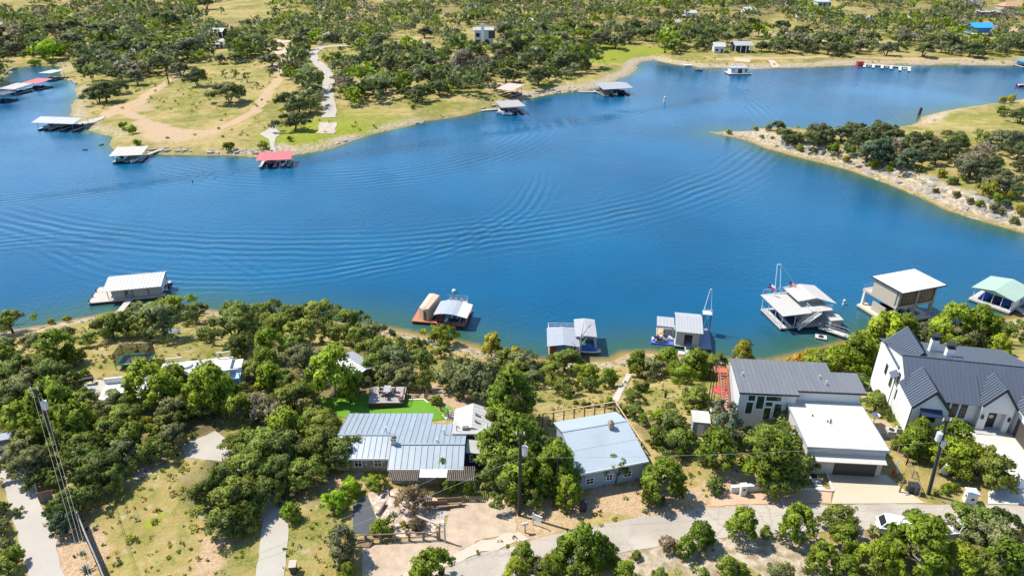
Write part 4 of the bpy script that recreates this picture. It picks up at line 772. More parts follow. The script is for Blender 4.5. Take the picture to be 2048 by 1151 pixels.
for k, (px_, py_) in enumerate(((1866, 694), (1896, 712))):
    q = to_local(h, px_, py_, 5.55); ch = box(h, 'chimney', lap, q[0]-.4, q[0]+.4, q[1]-.35, q[1]+.35, 4.2, 6.75); MB().box(q[0]-.46, q[0]+.46, q[1]-.41, q[1]+.41, 6.75, 6.85).box(q[0]-.32, q[0]+.32, q[1]-.27, q[1]+.27, 6.85, 7.2).box(q[0]-.5, q[0]+.5, q[1]-.45, q[1]+.45, 7.2, 7.28).build('chimney_cap', BLACK, ch)
mb = MB(); yprofile(mb, -7, 3.0, [(11.75,-2),(17,-2),(17,3.4),(14.4,5.5),(11.75,3.4)]); mb.build('garage_wall', lap, h)
seam_roof(h, (11.5,-7.3,3.35), (11.5,4.4,3.35), (2.9,0,2.35), 26, slate, rib=.08); seam_roof(h, (17.3,-7.3,3.35), (17.3,4.4,3.35), (-2.9,0,2.35), 26, slate, rib=.08)
for y in (-5.6, -1.2): box(h, 'garage_door', BRONZE, 11.7, 11.76, y, y+3.2, -.3, 2.3)
# ---------------------------------------------------------------- white terraced house among the oaks
h = thing('house', 'white flat roofed house with roof frames and a blue painted end wall', 'house', (-43.3, 69.2, 10.0), math.radians(12), lmk='white flat roofed house')
h.location.z -= .9; box(h, 'wall', WHITE, .2, 8.2, 0, 2.9, -2, 3.2); box(h, 'roof', cream_roof, 0, 8.4, -.15, 3.05, 3.2, 3.42); box(h, 'terrace', M('white_terrace', (.70,.69,.67), .7, .06, .5, .1), -6.8, .19, -1.4, 2.4, -1.5, 1.7)
box(h, 'terrace_wall', WHITE, -6.9, .1, 2.45, 2.65, -1.5, 2.5); box(h, 'stair_tower', WHITE, 8.21, 9.6, .9, 2.9, -2, 3.0)
ew = box(h, 'end_wall', M('sky_blue_wall', (.30,.50,.70), .7, .05), 8.25, 9.5, -.62, .88, -2, 2.4); sw = M('navy_scroll', (.03,.08,.22), .6)
mb = MB()
for cz_, r_, a0, a1 in ((1.75, .34, -1.6, 3.4), (1.12, .30, 1.5, -3.4), (.55, .2, -1.5, 2.6)):
    for k in range(10):
        a = a0+(a1-a0)*k/10; b = a0+(a1-a0)*(k+1)/10; mb.tube((8.88+r_*math.cos(a), -.635, cz_+r_*math.sin(a)), (8.88+r_*math.cos(b), -.635, cz_+r_*math.sin(b)), .05, None, 4)
mb.build('scroll_mural', sw, ew)
for x0, x1, y in ((.6, 2.4, 2.7), (6.6, 8.0, 2.9)):
    for x in (x0, x1): MB().box(x-.06, x+.06, y-.06, y+.06, 3.42, 4.2).build('frame_post', WHITE, h)
    MB().box(x0-.06, x1+.06, y-.06, y+.06, 4.2, 4.32).build('frame_beam', WHITE, h)
for x in (8.3, 9.5): box(h, 'frame_post', WHITE, x-.06, x+.06, -.55, -.43, 2.4, 3.6)
box(h, 'frame_beam', WHITE, 8.24, 9.56, -.55, -.43, 3.6, 3.72); MB().tube((3.0,1.9,3.42), (3.0,1.9,3.7), .75, .7, 14).build('roof_dome', WHITE, h)
for x in (2.0, 4.8): window(h, x, -.02, .6, 1.2, 1.3, 0, WHITE, GLASS, 2, 1)
# cabin among the oaks
z = H(-22, 76); h = thing('cabin', 'cabin with weathered grey metal roof half hidden among the oaks', 'cabin', (-23.6, 75.6, z), math.radians(-44), lmk='grey roofed cabin'); h.scale = (.85, .85, .75)
box(h, 'wall', M('cabin_boards', (.16,.12,.09), .9, .15), .2, 6.0, .2, 3.4, -2, 2.4); gr = M('weathered_tin', (.40,.40,.39), .5, .10, .5, .25, .2)
seam_roof(h, (-.1,-.2,2.45), (6.3,-.2,2.45), (0,2.05,.55), 10, gr); seam_roof(h, (-.1,3.85,2.45), (6.3,3.85,2.45), (0,-2.0,.55), 10, gr)
# shed beside the blue cedar
p = G(1398, 868); h = thing('shed', 'small grey shed with white roof beside the blue cedar', 'shed', (p[0]-.9, p[1]-.2, p[2]), math.radians(-8), lmk='white roofed shed')
box(h, 'wall', M('shed_grey', (.30,.34,.38), .8), 0, 1.7, 0, 1.9, -1, 2.0); MB().slab([(-.15,-.15,2.05), (1.85,-.15,2.05), (1.85,.95,2.3), (-.15,.95,2.3)], .07).slab([(-.15,.96,2.3), (1.85,.96,2.3), (1.85,2.05,2.05), (-.15,2.05,2.05)], .07).build('roof', cream_roof, h)
box(h, 'door', WHITE, .5, 1.2, -.05, -.005, -.05, 1.7)

# ---------------------------------------------------------------- things in the yards
def at(px, py): p = G(px, py); return (p[0], p[1], p[2])
dk = M('grey_decking', (.33,.28,.25), .85, .14, 1.0, .1)
p = at(730, 815); t = thing('terrace_deck', 'raised grey brown timber terrace on the artificial turf', 'deck', (-17.4, 67.0, 9.75), math.radians(1), lmk='raised timber terrace')
bd = MB().box(0, 4.3, .005, .295, .5, .58).mesh('board', dk)
for k in range(11): link('board', bd, t, (0, k*.3, 0))
box(t, 'skirt', M('dark_skirt', (.06,.05,.045)), .05, 4.25, .02, 3.25, -.8, .495)
for x in (.05, 4.25):
    for y in (.2, 1.7, 3.25): MB().box(x-.04, x+.04, y-.04, y+.04, .58, 1.4).build('post', BLACK, t)
    mb = MB()
    for z in (1.4, 1.0): mb.tube((x,.2,z), (x,3.25,z), .03)
    mb.build('rail', BLACK, t)
DZ = 9.75+.58
t = thing('dining_table', 'grey outdoor dining table on the timber terrace', 'table', (-15.3, 68.9, DZ), .05); box(t, 'tabletop', M('grey_table', (.30,.29,.28), .6), -.42, .42, -.7, .7, .70, .75)
for x in (-.36, .36):
    for y in (-.6, .6): box(t, 'leg', BLACK, x-.03, x+.03, y-.03, y+.03, 0, .70)
chb = M('dark_chair', (.04,.037,.037), .7)
def chair(x, y, rz, label):
    t = thing('chair', label, 'chair', (x, y, DZ), rz, 'dark chairs at the terrace table'); box(t, 'seat', chb, -.22, .22, -.22, .22, .40, .45); box(t, 'backrest', chb, -.22, .22, .18, .23, .45, .92)
    for a in (-.18, .18):
        for b in (-.18, .18): box(t, 'leg', chb, a-.02, a+.02, b-.02, b+.02, 0, .4)
chair(-16.05, 69.25, math.pi/2, 'dark chair on the lawn side of the terrace table, lake end'); chair(-16.05, 68.55, math.pi/2+.2, 'dark chair on the lawn side of the terrace table, house end'); chair(-14.55, 69.25, -math.pi/2, 'dark chair across the terrace table, lake end'); chair(-14.5, 68.5, -math.pi/2-.3, 'dark chair across the terrace table, house end'); chair(-15.2, 67.85, math.pi+.2, 'dark chair at the house end of the terrace table')
t = thing('planter', 'round terracotta planter on the corner of the terrace', 'planter', (-13.45, 67.45, DZ)); MB().tube((0,0,0), (0,0,.4), .24, .34, 10).build('pot', M('terracotta', (.42,.17,.07), .8), t); MB().tube((0,0,.36), (0,0,.405), .29, .29, 10).build('soil', M('soil', (.05,.035,.025)), t)
def picket_fence(label, pts, hgt, gap, mat, name='fence', post=.05, cat='fence', lmk=None, pk=.018, group=None):
    P = [Vector(at(*q)) for q in pts]; t = thing(name, label, cat, P[0], lmk=lmk, group=group); pm = MB().tube((0,0,-.3), (0,0,hgt), pk, None, 4).mesh('picket', mat)
    for a, b in zip(P[:-1], P[1:]):
        L = (b-a).length; n = max(1, int(L/gap)); d = (b-a)/n
        for k in range(n+1):
            q = a+d*k-P[0]
            if k % 8 == 0 or k == n: MB().box(-post, post, -post, post, -.3, hgt+.08).build('post', mat, t, q)
            else: link('picket', pm, t, q)
        for z in (.12, hgt-.05): MB().tube(a-P[0]+Vector((0,0,z)), b-P[0]+Vector((0,0,z)), .025, None, 4).build('rail', mat, t)
    return t
picket_fence('black metal fence round the back edge of the artificial turf', [(818,797),(850,796),(897,836)], 1.1, .24, BLACK)
P = [Vector(at(*q)) for q in ((816,800),(848,799),(894,839))]; t = thing('turf_kerb', 'white concrete kerb along the edge of the artificial turf', 'kerb', P[0])
for a, b in zip(P[:-1], P[1:]): MB().tube(a-P[0]+Vector((0,0,.08)), b-P[0]+Vector((0,0,.08)), .1, None, 4).build('kerb_edge', WHITE, t)
p = at(890, 838); t = thing('steps', 'short timber steps at the corner of the turf', 'steps', p, -.35)
for k in range(5): box(t, 'step', dk, 0, .9, k*.24, k*.24+.22, k*.12-.1, k*.12)
for x in (-.04, .94): MB().tube((x,0,.8), (x,1.2,1.3), .04, None, 4).build('handrail', dk, t)
# trampoline
tg = M('teal_pad', (.03,.20,.14), .6); p = at(274, 728); t = thing('trampoline', 'rectangular trampoline with green padding and black safety net', 'trampoline', p, math.radians(6), lmk='trampoline'); nm, nt, b, out = newmat('safety_net'); b.inputs['Base Color'].default_value = (.015,.016,.018,1); b.inputs['Alpha'].default_value = .45
box(t, 'jumping_mat', M('black_mat', (.02,.021,.024), .6), -1.75, 1.75, -1.0, 1.0, .78, .81)
for x0, x1, y0, y1 in ((-2.1,2.1,-1.3,-1.0), (-2.1,2.1,1.0,1.3), (-2.1,-1.75,-1.0,1.0), (1.75,2.1,-1.0,1.0)): box(t, 'pad', tg, x0+.003, x1-.003, y0, y1, .76, .86)
for x in (-2.05, 0, 2.05):
    for y in (-1.28, 1.28): MB().tube((x,y,-.2), (x,y,2.5), .04).build('net_pole', BLACK, t)
for x0, y0, x1, y1 in ((-2.05,1.28,2.05,1.28), (-2.05,-1.28,-2.05,1.28), (2.05,-1.28,2.05,1.28), (-2.05,-1.28,2.05,-1.28)): MB().tube((x0,y0,2.45), (x1,y1,2.45), .035).build('top_rail', tg if y0 == y1 == 1.28 else BLACK, t)
for x0, x1, y0, y1 in ((-2.0,2.0,1.24,1.25), (-2.05,-2.04,-1.2,1.2), (2.04,2.05,-1.2,1.2)): box(t, 'net', nm, x0, x1, y0, y1, .88, 2.42)
# power poles and lines
polem = M('tarred_pole', (.045,.035,.03), .9, .2, 2.0); tin = M('transformer_grey', (.52,.54,.55), .5, .05)
POLE = {}
def pole(key, label, x, y, ht, lean=(0, 0), tr=None, lmk=None):
    z = H(x, y); t = thing('utility_pole', label, 'utility pole', (x, y, z), lmk=lmk); top = Vector((lean[0], lean[1], ht)); MB().tube((0,0,-.5), top, .17, .12, 8).build('shaft', polem, t)
    for dx in (-.35, .35): MB().tube(top+Vector((dx,0,-.15)), top+Vector((dx,0,.22)), .06, .05, 6).build('insulator', WHITE, t)
    MB().box(-.5, .5, -.06, .06, -.08, .04).build('crossarm', polem, t, top+Vector((0,0,-.15)))
    if tr:
        q = top*((ht-1.9)/ht); tk = MB().tube(q+Vector((tr,-.05,-.45)), q+Vector((tr,-.05,.45)), .27, .27, 12).tube(q+Vector((tr,-.05,.45)), q+Vector((tr,-.05,.55)), .22, .1, 12).build('transformer', tin, t); MB().tube(q+Vector((tr,-.05,.55)), q+Vector((tr,-.05,.8)), .04).build('bushing', WHITE, tk)
    POLE[key] = (Vector((x, y, z)), top)
    return t
q = PZ(70, 781, 20.4); pole('a', 'dark utility pole with pale transformer rising from the oaks beside the lane', q[0]+.2, q[1], 10.0, (-.2, 0), .42, 'lane side utility pole')
pole('b', 'tall dark utility pole with transformer between the two lower houses', .7, 48.8, 9.9, (.05, 0), .42, 'tall utility pole')
q = at(1857, 988); t = pole('c', 'leaning utility pole with two transformers before the farmhouse trees', q[0], q[1], 9.2, (-.75, .1), -.42, 'leaning utility pole')
MB().tube((-.45,-.1,6.2), (-.45,-.1,6.9), .2, .2, 10).build('lamp_head', tin, t); MB().tube((.25,.1,-.2), (-.4,.05,7.0), .04).build('conduit', M('pvc_grey', (.45,.45,.45)), t)
def wire(label, a, b, sag=.6, n=10, grp='overhead wires along the road'):
    a = Vector(a); b = Vector(b); mb = MB(); P = [a.lerp(b, k/n)-Vector((0,0,sag*4*(k/n)*(1-k/n))) for k in range(n+1)]
    for u, v in zip(P[:-1], P[1:]): mb.tube(u, v, .012, None, 4)
    o = mb.build('overhead_wire', M('cable_grey', (.30,.29,.27), .6)); tag(o, label, 'wire', grp)
def ptop(k, f=1.0): return POLE[k][0]+POLE[k][1]*f
wire('thin overhead wire from the tall pole to the leaning pole', ptop('b', .72), ptop('c', .72), .5)
wire('overhead wire running from the tall pole down over the rail fence', ptop('b', .72), Vector(PZ(300, 1195, 15.5)), .5); wire('overhead wire crossing the drive from the metal roofed house', Vector((-5.0, 53.0, 13.0)), Vector(PZ(240, 1215, 15.5)), .4)
q = Vector(PZ(218, 1147, 19.5))
for k, s_ in enumerate((-.3, .1, .4)): wire(['upper', 'middle', 'lower'][k]+' of three wires running from the lane side pole toward the fence', ptop('a', 1.0-.07*k)+Vector((s_,0,0)), q+Vector((s_*.8, -2, -.1*k)), .5, grp='wires over the lane')
pz = H(q.x, q.y-2); pole('d', 'utility pole top at the lower edge of the dry grass slope', q.x, q.y-2, 19.5-pz)
# road side small things
p = at(1066, 1048); t = thing('yard_sign', 'white property sign hanging from a white post by the road', 'sign', p, -.5, lmk='white property sign')
MB().box(-.05, .05, -.05, .05, -.3, 1.5).build('post', WHITE, t); box(t, 'arm', WHITE, .05, .95, -.04, .04, 1.32, 1.4); box(t, 'board', M('sign_white', (.72,.73,.74), .5, .03), .14, .86, -.02, .02, .55, 1.25)
def mailbox(px, py, label, col):
    p = at(px, py); t = thing('mailbox', label, 'mailbox', p, .3); MB().box(-.05, .05, -.05, .05, -.2, 1.0).build('post', M('weathered_post', (.30,.24,.18), .9), t); mb = MB(); xprofile(mb, -.28, .28, [(-.11,1.0),(.11,1.0),(.11,1.16),(.06,1.24),(-.06,1.24),(-.11,1.16)]); mb.build('letter_box', col, t)
mailbox(1050, 1064, 'pale mailbox on a crooked wooden post by the road', M('mailbox_white', (.55,.53,.50), .5))
def bin_(px, py, label, body, lid, rz=0):
    p = at(px, py); t = thing('wheelie_bin', label, 'bin', p, rz, lmk=None); mb = MB(); mb.add([(-.22,-.24,0),(.22,-.24,0),(.22,.24,0),(-.22,.24,0),(-.3,-.33,.95),(.3,-.33,.95),(.3,.33,.95),(-.3,.33,.95)], [(0,3,2,1),(4,5,6,7),(0,1,5,4),(1,2,6,5),(2,3,7,6),(3,0,4,7)]); mb.build('body', body, t)
    MB().slab([(-.33,-.37,1.0),(.33,-.37,1.0),(.33,.37,1.08),(-.33,.37,1.08)], .06).build('lid', lid, t)
    for x in (-.24, .24): MB().tube((x-.04,.3,.1), (x+.04,.3,.1), .1, .1, 8).build('wheel', BLACK, t)
dkp = M('dark_plastic', (.035,.037,.04), .5)
bin_(588, 1143, 'dark wheelie bin with pale lid standing in dry grass by the drive', dkp, M('tan_lid', (.45,.36,.27), .6), .1); bin_(1166, 1020, 'black wheelie bin under the bright juniper by the road', dkp, dkp, .2); bin_(1820, 983, 'black wheelie bin beside the cream garage drive', dkp, dkp, -.2); bin_(1829, 985, 'grey bin next to the black bin by the wire fence', M('grey_plastic', (.12,.13,.14), .5), dkp, .1)
# rail fence, log arch, logs and slab in front of the metal roofed house
rw = M('weathered_rail', (.20,.15,.115), .9, .25, 2.0); P = [Vector(at(*q)) for q in ((704,1086),(876,1078))]; t = thing('rail_fence', 'weathered post and rail fence in front of the stone garden', 'fence', P[0], lmk='post and rail fence'); d = P[1]-P[0]
for k in range(7): MB().box(-.09, .09, -.09, .09, -.3, 1.05).build('post', rw, t, d*(k/6))
for k in range(6):
    a = d*(k/6); b = d*((k+1)/6)
    for z in (.45, .98): MB().tube(a+Vector((.05,0,z)), b+Vector((-.05,0,z)), .06, .055, 6).build('rail', rw, t)
t = thing('log_arch', 'leaning pale log arch at the end of the rail fence', 'arch', at(890, 1084), lmk='log arch'); pl = M('pale_log', (.45,.38,.30), .9, .2, 2.0)
MB().tube((0,0,-.3), (.05,.1,2.4), .09, .07).build('post', pl, t); MB().tube((-.5,.2,-.3), (-.45,.3,2.2), .08, .07).build('post', rw, t); MB().tube((-.5,.28,2.15), (.1,.1,2.35), .07).build('lintel', pl, t); MB().tube((.05,.05,1.9), (-2.6,1.3,2.0), .09, .1).build('beam', pl, t); MB().tube((-2.6,1.3,-.2), (-2.6,1.3,2.1), .12, .1).build('post', rw, t)
t = thing('log_bench', 'split grey log lying as a bench in the stone garden', 'bench', at(763, 1020), math.radians(72)); MB().tube((-.85,0,.3), (.85,.02,.3), .17, .15, 8).build('log', M('split_log', (.32,.26,.21), .9, .2, 2.0), t)
for x in (-.6, .6): MB().tube((x,0,-.1), (x,0,.2), .14).build('foot', rw, t)
o = MB().slab([(-.75,-.35,.12), (.5,-.45,.16), (.85,.15,.42), (.2,.45,.6), (-.6,.25,.4)], .22).build('stone_slab', M('brown_slab', (.23,.155,.085), .9, .2), None, at(729, 1088)); tag(o, 'big brown slab of rock leaning beside the rail fence', 'rock')
for k, (x, y, sx, lb) in enumerate(((875,1018,1.0,'dark wooden bench by the pale garden path'), (900,1012,1.2,'long dark timber bench beneath the slim tree'))):
    t = thing('bench', lb, 'bench', at(x, y), .1); box(t, 'seat', dwood, -sx, sx, -.2, .2, .42, .48); box(t, 'backrest', dwood, -sx, sx, .18, .23, .5, .95)
    for q in (-.8*sx, .8*sx): box(t, 'leg', dwood, q-.05, q+.05, -.18, .23, -.1, .42)
def agave(px, py, r, label, col=(.13,.16,.11)):
    t = thing('agave', label, 'plant', at(px, py)); lf = M('agave_leaf'+str(int(col[0]*100)), col, .6, .15)
    for k in range(16):
        a = k*2.399; e = .25+.9*(k/16.0); d = Vector((math.cos(a)*math.cos(e), math.sin(a)*math.cos(e), math.sin(e)))*r; s = Vector((-math.sin(a), math.cos(a), 0))*r*.09
        MB().add([(-s.x,-s.y,.02), (s.x,s.y,.02), tuple(d*.5+s*1.3), tuple(d), tuple(d*.5-s*1.3), (0,0,-.05), tuple(d*.5+Vector((0,0,-.08*r)))], [(0,1,2,3),(0,3,4),(5,6,2,1),(5,0,4,6),(6,3,2),(6,4,3)]).build('leaf', lf, t)
agave(166, 1107, .42, 'small agave rosette beside the lane, up the slope'); agave(173, 1141, .7, 'large agave rosette beside the dark fence'); agave(817, 1054, .4, 'dark spiky agave in the stone garden', (.05,.06,.05)); agave(788, 1030, .55, 'pale green yucca in the stone garden', (.17,.20,.12)); agave(101, 1004, .5, 'pale agave at the end of the brown fence', (.20,.23,.19)); agave(1499, 860, .4, 'dark sago palm below the big window', (.04,.07,.03)); agave(190, 1058, .4, 'agave in dry grass near the dark fence', (.12,.14,.09))
# left side fences
t = thing('board_fence', 'brown board fence beside the lane', 'fence', at(82, 1006), lmk='brown board fence'); bm = MB().box(-.07, .07, -.015, .015, -.2, 1.35).mesh('board', M('brown_board', (.22,.155,.12), .9, .2))
e = Vector(at(110, 999))-Vector(at(82, 1006)); f = Vector(at(76, 975))-Vector(at(82, 1006))
for k in range(10): link('board', bm, t, e*(k/10), math.atan2(e.y, e.x))
for k in range(9): link('board', bm, t, f*((k+.5)/9), math.atan2(f.y, f.x))
t = thing('dark_fence', 'long dark fence running down the slope beside the lane', 'fence', at(157, 1034), lmk='long dark fence'); P = [Vector(at(*q)) for q in ((157,1034),(178,1088),(205,1150),(225,1200))]; bk = M('fence_black', (.02,.02,.021), .8)
for a, b in zip(P[:-1], P[1:]):
    n = 3; d = (b-a)/n
    for k in range(n):
        q = a+d*k-P[0]; MB().box(-.07, .07, -.07, .07, -.5, 1.5).build('post', bk, t, q); an = math.atan2(d.y, d.x); L = Vector((d.x, d.y)).length
        MB().slab([(.06,.0,1.4), (L-.06,.0,1.4+d.z), (L-.06,.04,1.4+d.z), (.06,.04,1.4)], .06).add([(.08,.005,-.4),(L-.08,.005,-.4+d.z),(L-.08,.005,1.33+d.z),(.08,.005,1.33),(.08,.035,-.4),(L-.08,.035,-.4+d.z),(L-.08,.035,1.33+d.z),(.08,.035,1.33)], [(0,1,2,3),(7,6,5,4),(0,4,5,1),(2,6,7,3),(1,5,6,2),(0,3,7,4)]).build('fence_panel', bk, t, q, an)
        MB().tube((0,.02,1.46), (L,.02,1.46+d.z), .07, None, 6).build('coping', M('fence_coping', (.28,.26,.24), .9, .3, 4.0), t, q, an)
# walls and pillars by the road
wl = M('white_wall_plaster', (.60,.57,.52), .85, .08, .8, .15)
a = Vector(at(1462, 986)); b = Vector(at(1578, 978)); d = b-a; L = Vector((d.x, d.y)).length; t = thing('garden_wall', 'low white garden wall with a mailbox pillar by the road', 'wall', a, math.atan2(d.y, d.x), lmk='low white garden wall'); box(t, 'wall', wl, 0, L, 0, .3, -.4, .75); box(t, 'coping', WHITE, -.03, L+.03, -.04, .34, .755, .83)
pi_ = box(t, 'pillar', wl, .75, 1.35, -.5, -.01, -.4, 1.25); box(pi_, 'pillar_cap', WHITE, .7, 1.4, -.55, .0, 1.255, 1.34); box(pi_, 'letter_slot', BLACK, .92, 1.18, -.53, -.505, .75, .95)
t = thing('planter_edge', 'pale stepped edging with stepping stones beside the cream drive', 'edging', at(1650, 940)); P = [Vector(at(*q)) for q in ((1650,942),(1666,985),(1580,979))]
for a, b in zip(P[:-1], P[1:]): MB().tube(a-P[0]+Vector((0,0,.12)), b-P[0]+Vector((0,0,.12)), .12, None, 4).build('kerb_edge', wl, t)
for k in range(4): MB().obox(Vector(at(1628+k*4, 958+k*7))-P[0]+Vector((0,0,.05)), .9, .35, .08, -.1).build('stepping_stone', WHITE, t)
def pillar(px, py, label, wd, ht, slot=True, lmk=None):
    t = thing('pillar', label, 'pillar', at(px, py), -.15, lmk=lmk); box(t, 'shaft', M('white_pillar', (.70,.69,.66), .75, .05), -wd/2, wd/2, -wd/2, wd/2, -.3, ht); MB().slab([(-wd*.62,-wd*.62,ht+.1), (wd*.62,-wd*.62,ht+.1), (wd*.62,wd*.62,ht+.1), (-wd*.62,wd*.62,ht+.1)], .095).add([(-wd*.6,-wd*.6,ht+.101),(wd*.6,-wd*.6,ht+.101),(wd*.6,wd*.6,ht+.101),(-wd*.6,wd*.6,ht+.101),(0,0,ht+.3)], [(0,1,4),(1,2,4),(2,3,4),(3,0,4)]).build('cap', WHITE, t)
    if slot: box(t, 'letter_slot', BLACK, -.12, .16, -wd/2-.02, -wd/2-.002, ht*.45, ht*.65); MB().box(-wd/2-.02, -wd/2-.002, -.1, .1, ht*.5, ht*.7).build('niche', BLACK, t)
pillar(1937, 1003, 'white stone mailbox pillar beside the farmhouse drive', .85, 1.3, True, 'white mailbox pillar'); pillar(2040, 972, 'square white gate pillar at the farmhouse gate', .7, 1.2, False); pillar(1888, 946, 'square white gate pillar hidden behind the oak', .5, 1.1, False)
picket_fence('black barred metal gate across the farmhouse drive', [(1988,967),(2034,971)], 1.0, .13, BLACK, 'metal_gate', .05, 'gate')
picket_fence('thin wire and post fence beside the leaning utility pole', [(1838,992),(1812,930),(1795,905)], 1.1, .35, M('wood_post_thin', (.34,.26,.18), .9), 'wire_fence', .05, 'fence', None, .012)
t = thing('post', 'short brown post with a cross piece at the corner of the cream drive', 'post', at(1798, 984), .3); MB().tube((0,0,-.3), (.25,.1,1.9), .09, .08).build('shaft', dwood, t); MB().box(-.45, .5, -.04, .04, 1.4, 1.5).build('crosspiece', dwood, t)
t = thing('chair', 'small red chair beside the garage corner', 'chair', at(1788, 952), .5); rc = M('red_plastic', (.45,.05,.04), .5); box(t, 'seat', rc, -.22, .22, -.22, .22, .38, .43); box(t, 'backrest', rc, -.22, .22, .18, .23, .43, .85)
for a in (-.18, .18):
    for b in (-.18, .18): box(t, 'leg', rc, a-.02, a+.02, b-.02, b+.02, 0, .38)
t = thing('ladder', 'white folded stepladder leaning at the garage corner', 'ladder', at(1796, 948), .9)
for x in (-.25, .25): MB().tube((x,0,0), (x*.8,.5,1.7), .035).build('rail', WHITE, t)
for k in range(5): MB().tube((-.24,.09*k+.08,.3*k+.25), (.24,.09*k+.08,.3*k+.25), .025).build('rung', WHITE, t)
t = thing('satellite_dish', 'white satellite dish between the two big houses', 'dish', at(1746, 848)); mb = MB(); n = 14; V = [(0,0,1.25)]+[(.24*math.cos(6.283*k/n), .24*math.sin(6.283*k/n), 1.29) for k in range(n)]+[(.48*math.cos(6.283*k/n), .48*math.sin(6.283*k/n), 1.4) for k in range(n)]
mb.add(V, [(0,1+k,1+(k+1)%n) for k in range(n)]+[(1+k,1+n+k,1+n+(k+1)%n,1+(k+1)%n) for k in range(n)]); mb.build('dish', WHITE, t); MB().tube((0,0,-.2), (0,0,1.24), .04).build('mast', GREYM, t); MB().tube((0,0,1.26), (.1,-.15,1.65), .02).build('feed_arm', GREYM, t)
for k, (x, y, lb) in enumerate(((1779, 872, 'beige air conditioning unit on blocks at the farmhouse corner'), (1796, 864, 'smaller beige air conditioning unit against the farmhouse wall'))):
    t = thing('air_conditioner', lb, 'air conditioner', at(x, y), -.2); s = .85 if k == 0 else .6; box(t, 'cabinet', M('ac_beige', (.50,.47,.42), .6), -s/2, s/2, -s/2, s/2, .1, s+.1); MB().tube((0,0,s+.1), (0,0,s+.14), s*.38, None, 12).build('fan_grille', BLACK, t); box(t, 'base', GREYM, -s/2-.05, s/2+.05, -s/2-.05, s/2+.05, -.3, .1)
t = thing('umbrella', 'red patio umbrella at the foot of the red staircase', 'umbrella', at(1437, 806), .2, lmk='red patio umbrella'); rd = M('red_canvas', (.62,.05,.06), .7, .08); mb = MB(); n = 8; V = [(0,0,2.45)]+[(.95*math.cos(6.283*k/n), .95*math.sin(6.283*k/n), 2.05) for k in range(n)]+[(.95*math.cos(6.283*k/n), .95*math.sin(6.283*k/n), 1.9) for k in range(n)]
mb.add(V, [(0,1+k,1+(k+1)%n) for k in range(n)]+[(1+k,1+n+k,1+n+(k+1)%n,1+(k+1)%n) for k in range(n)]); mb.build('canopy', rd, t); MB().tube((0,0,-.1), (0,0,2.44), .035).build('pole', WHITE, t)
t = thing('patio_table', 'dark patio table below the red umbrella', 'table', at(1436, 815)); MB().tube((0,0,.68), (0,0,.73), .5, .5, 12).build('tabletop', chb, t); MB().tube((0,0,-.2), (0,0,.68), .06).build('pedestal', chb, t)
t = thing('lounge_chair', 'white slatted lounge chair near the red umbrella', 'chair', at(1420, 822), .4); box(t, 'seat', WHITE, -.3, .3, -.5, .5, .3, .38); MB().slab([(-.3,.5,.4),(.3,.5,.4),(.3,.9,.95),(-.3,.9,.95)], .06).build('backrest', WHITE, t)
for a in (-.26, .26):
    for b in (-.45, .45): box(t, 'leg', WHITE, a-.03, a+.03, b-.03, b+.03, -.1, .3)
P = [Vector(at(*q)) for q in ((1258,750),(1247,770),(1236,790),(1228,806))]; t = thing('stone_steps', 'pale stone steps going down to the shore between bushes', 'steps', P[0], lmk='stone shore steps')
for a, b in zip(P[:-1], P[1:]):
    for k in range(5): MB().obox((0,0,0), .95, .5, .22, .25).build('step', M('step_stone', (.45,.40,.34), .9, .15), t, a.lerp(b, k/5)-P[0]+Vector((0,0,.05)))
t = thing('garden_sculpture', 'rusty figure post standing in the dry grass slope', 'sculpture', at(1330, 795)); MB().tube((0,0,-.2), (.05,0,1.0), .14, .2, 8).tube((.05,0,1.0), (.05,0,1.35), .1, .06, 8).build('figure', M('rust', (.10,.06,.045), .8), t); MB().tube((0,0,-.4), (0,0,-.05), .3, .3, 8).build('plinth', stone, t)
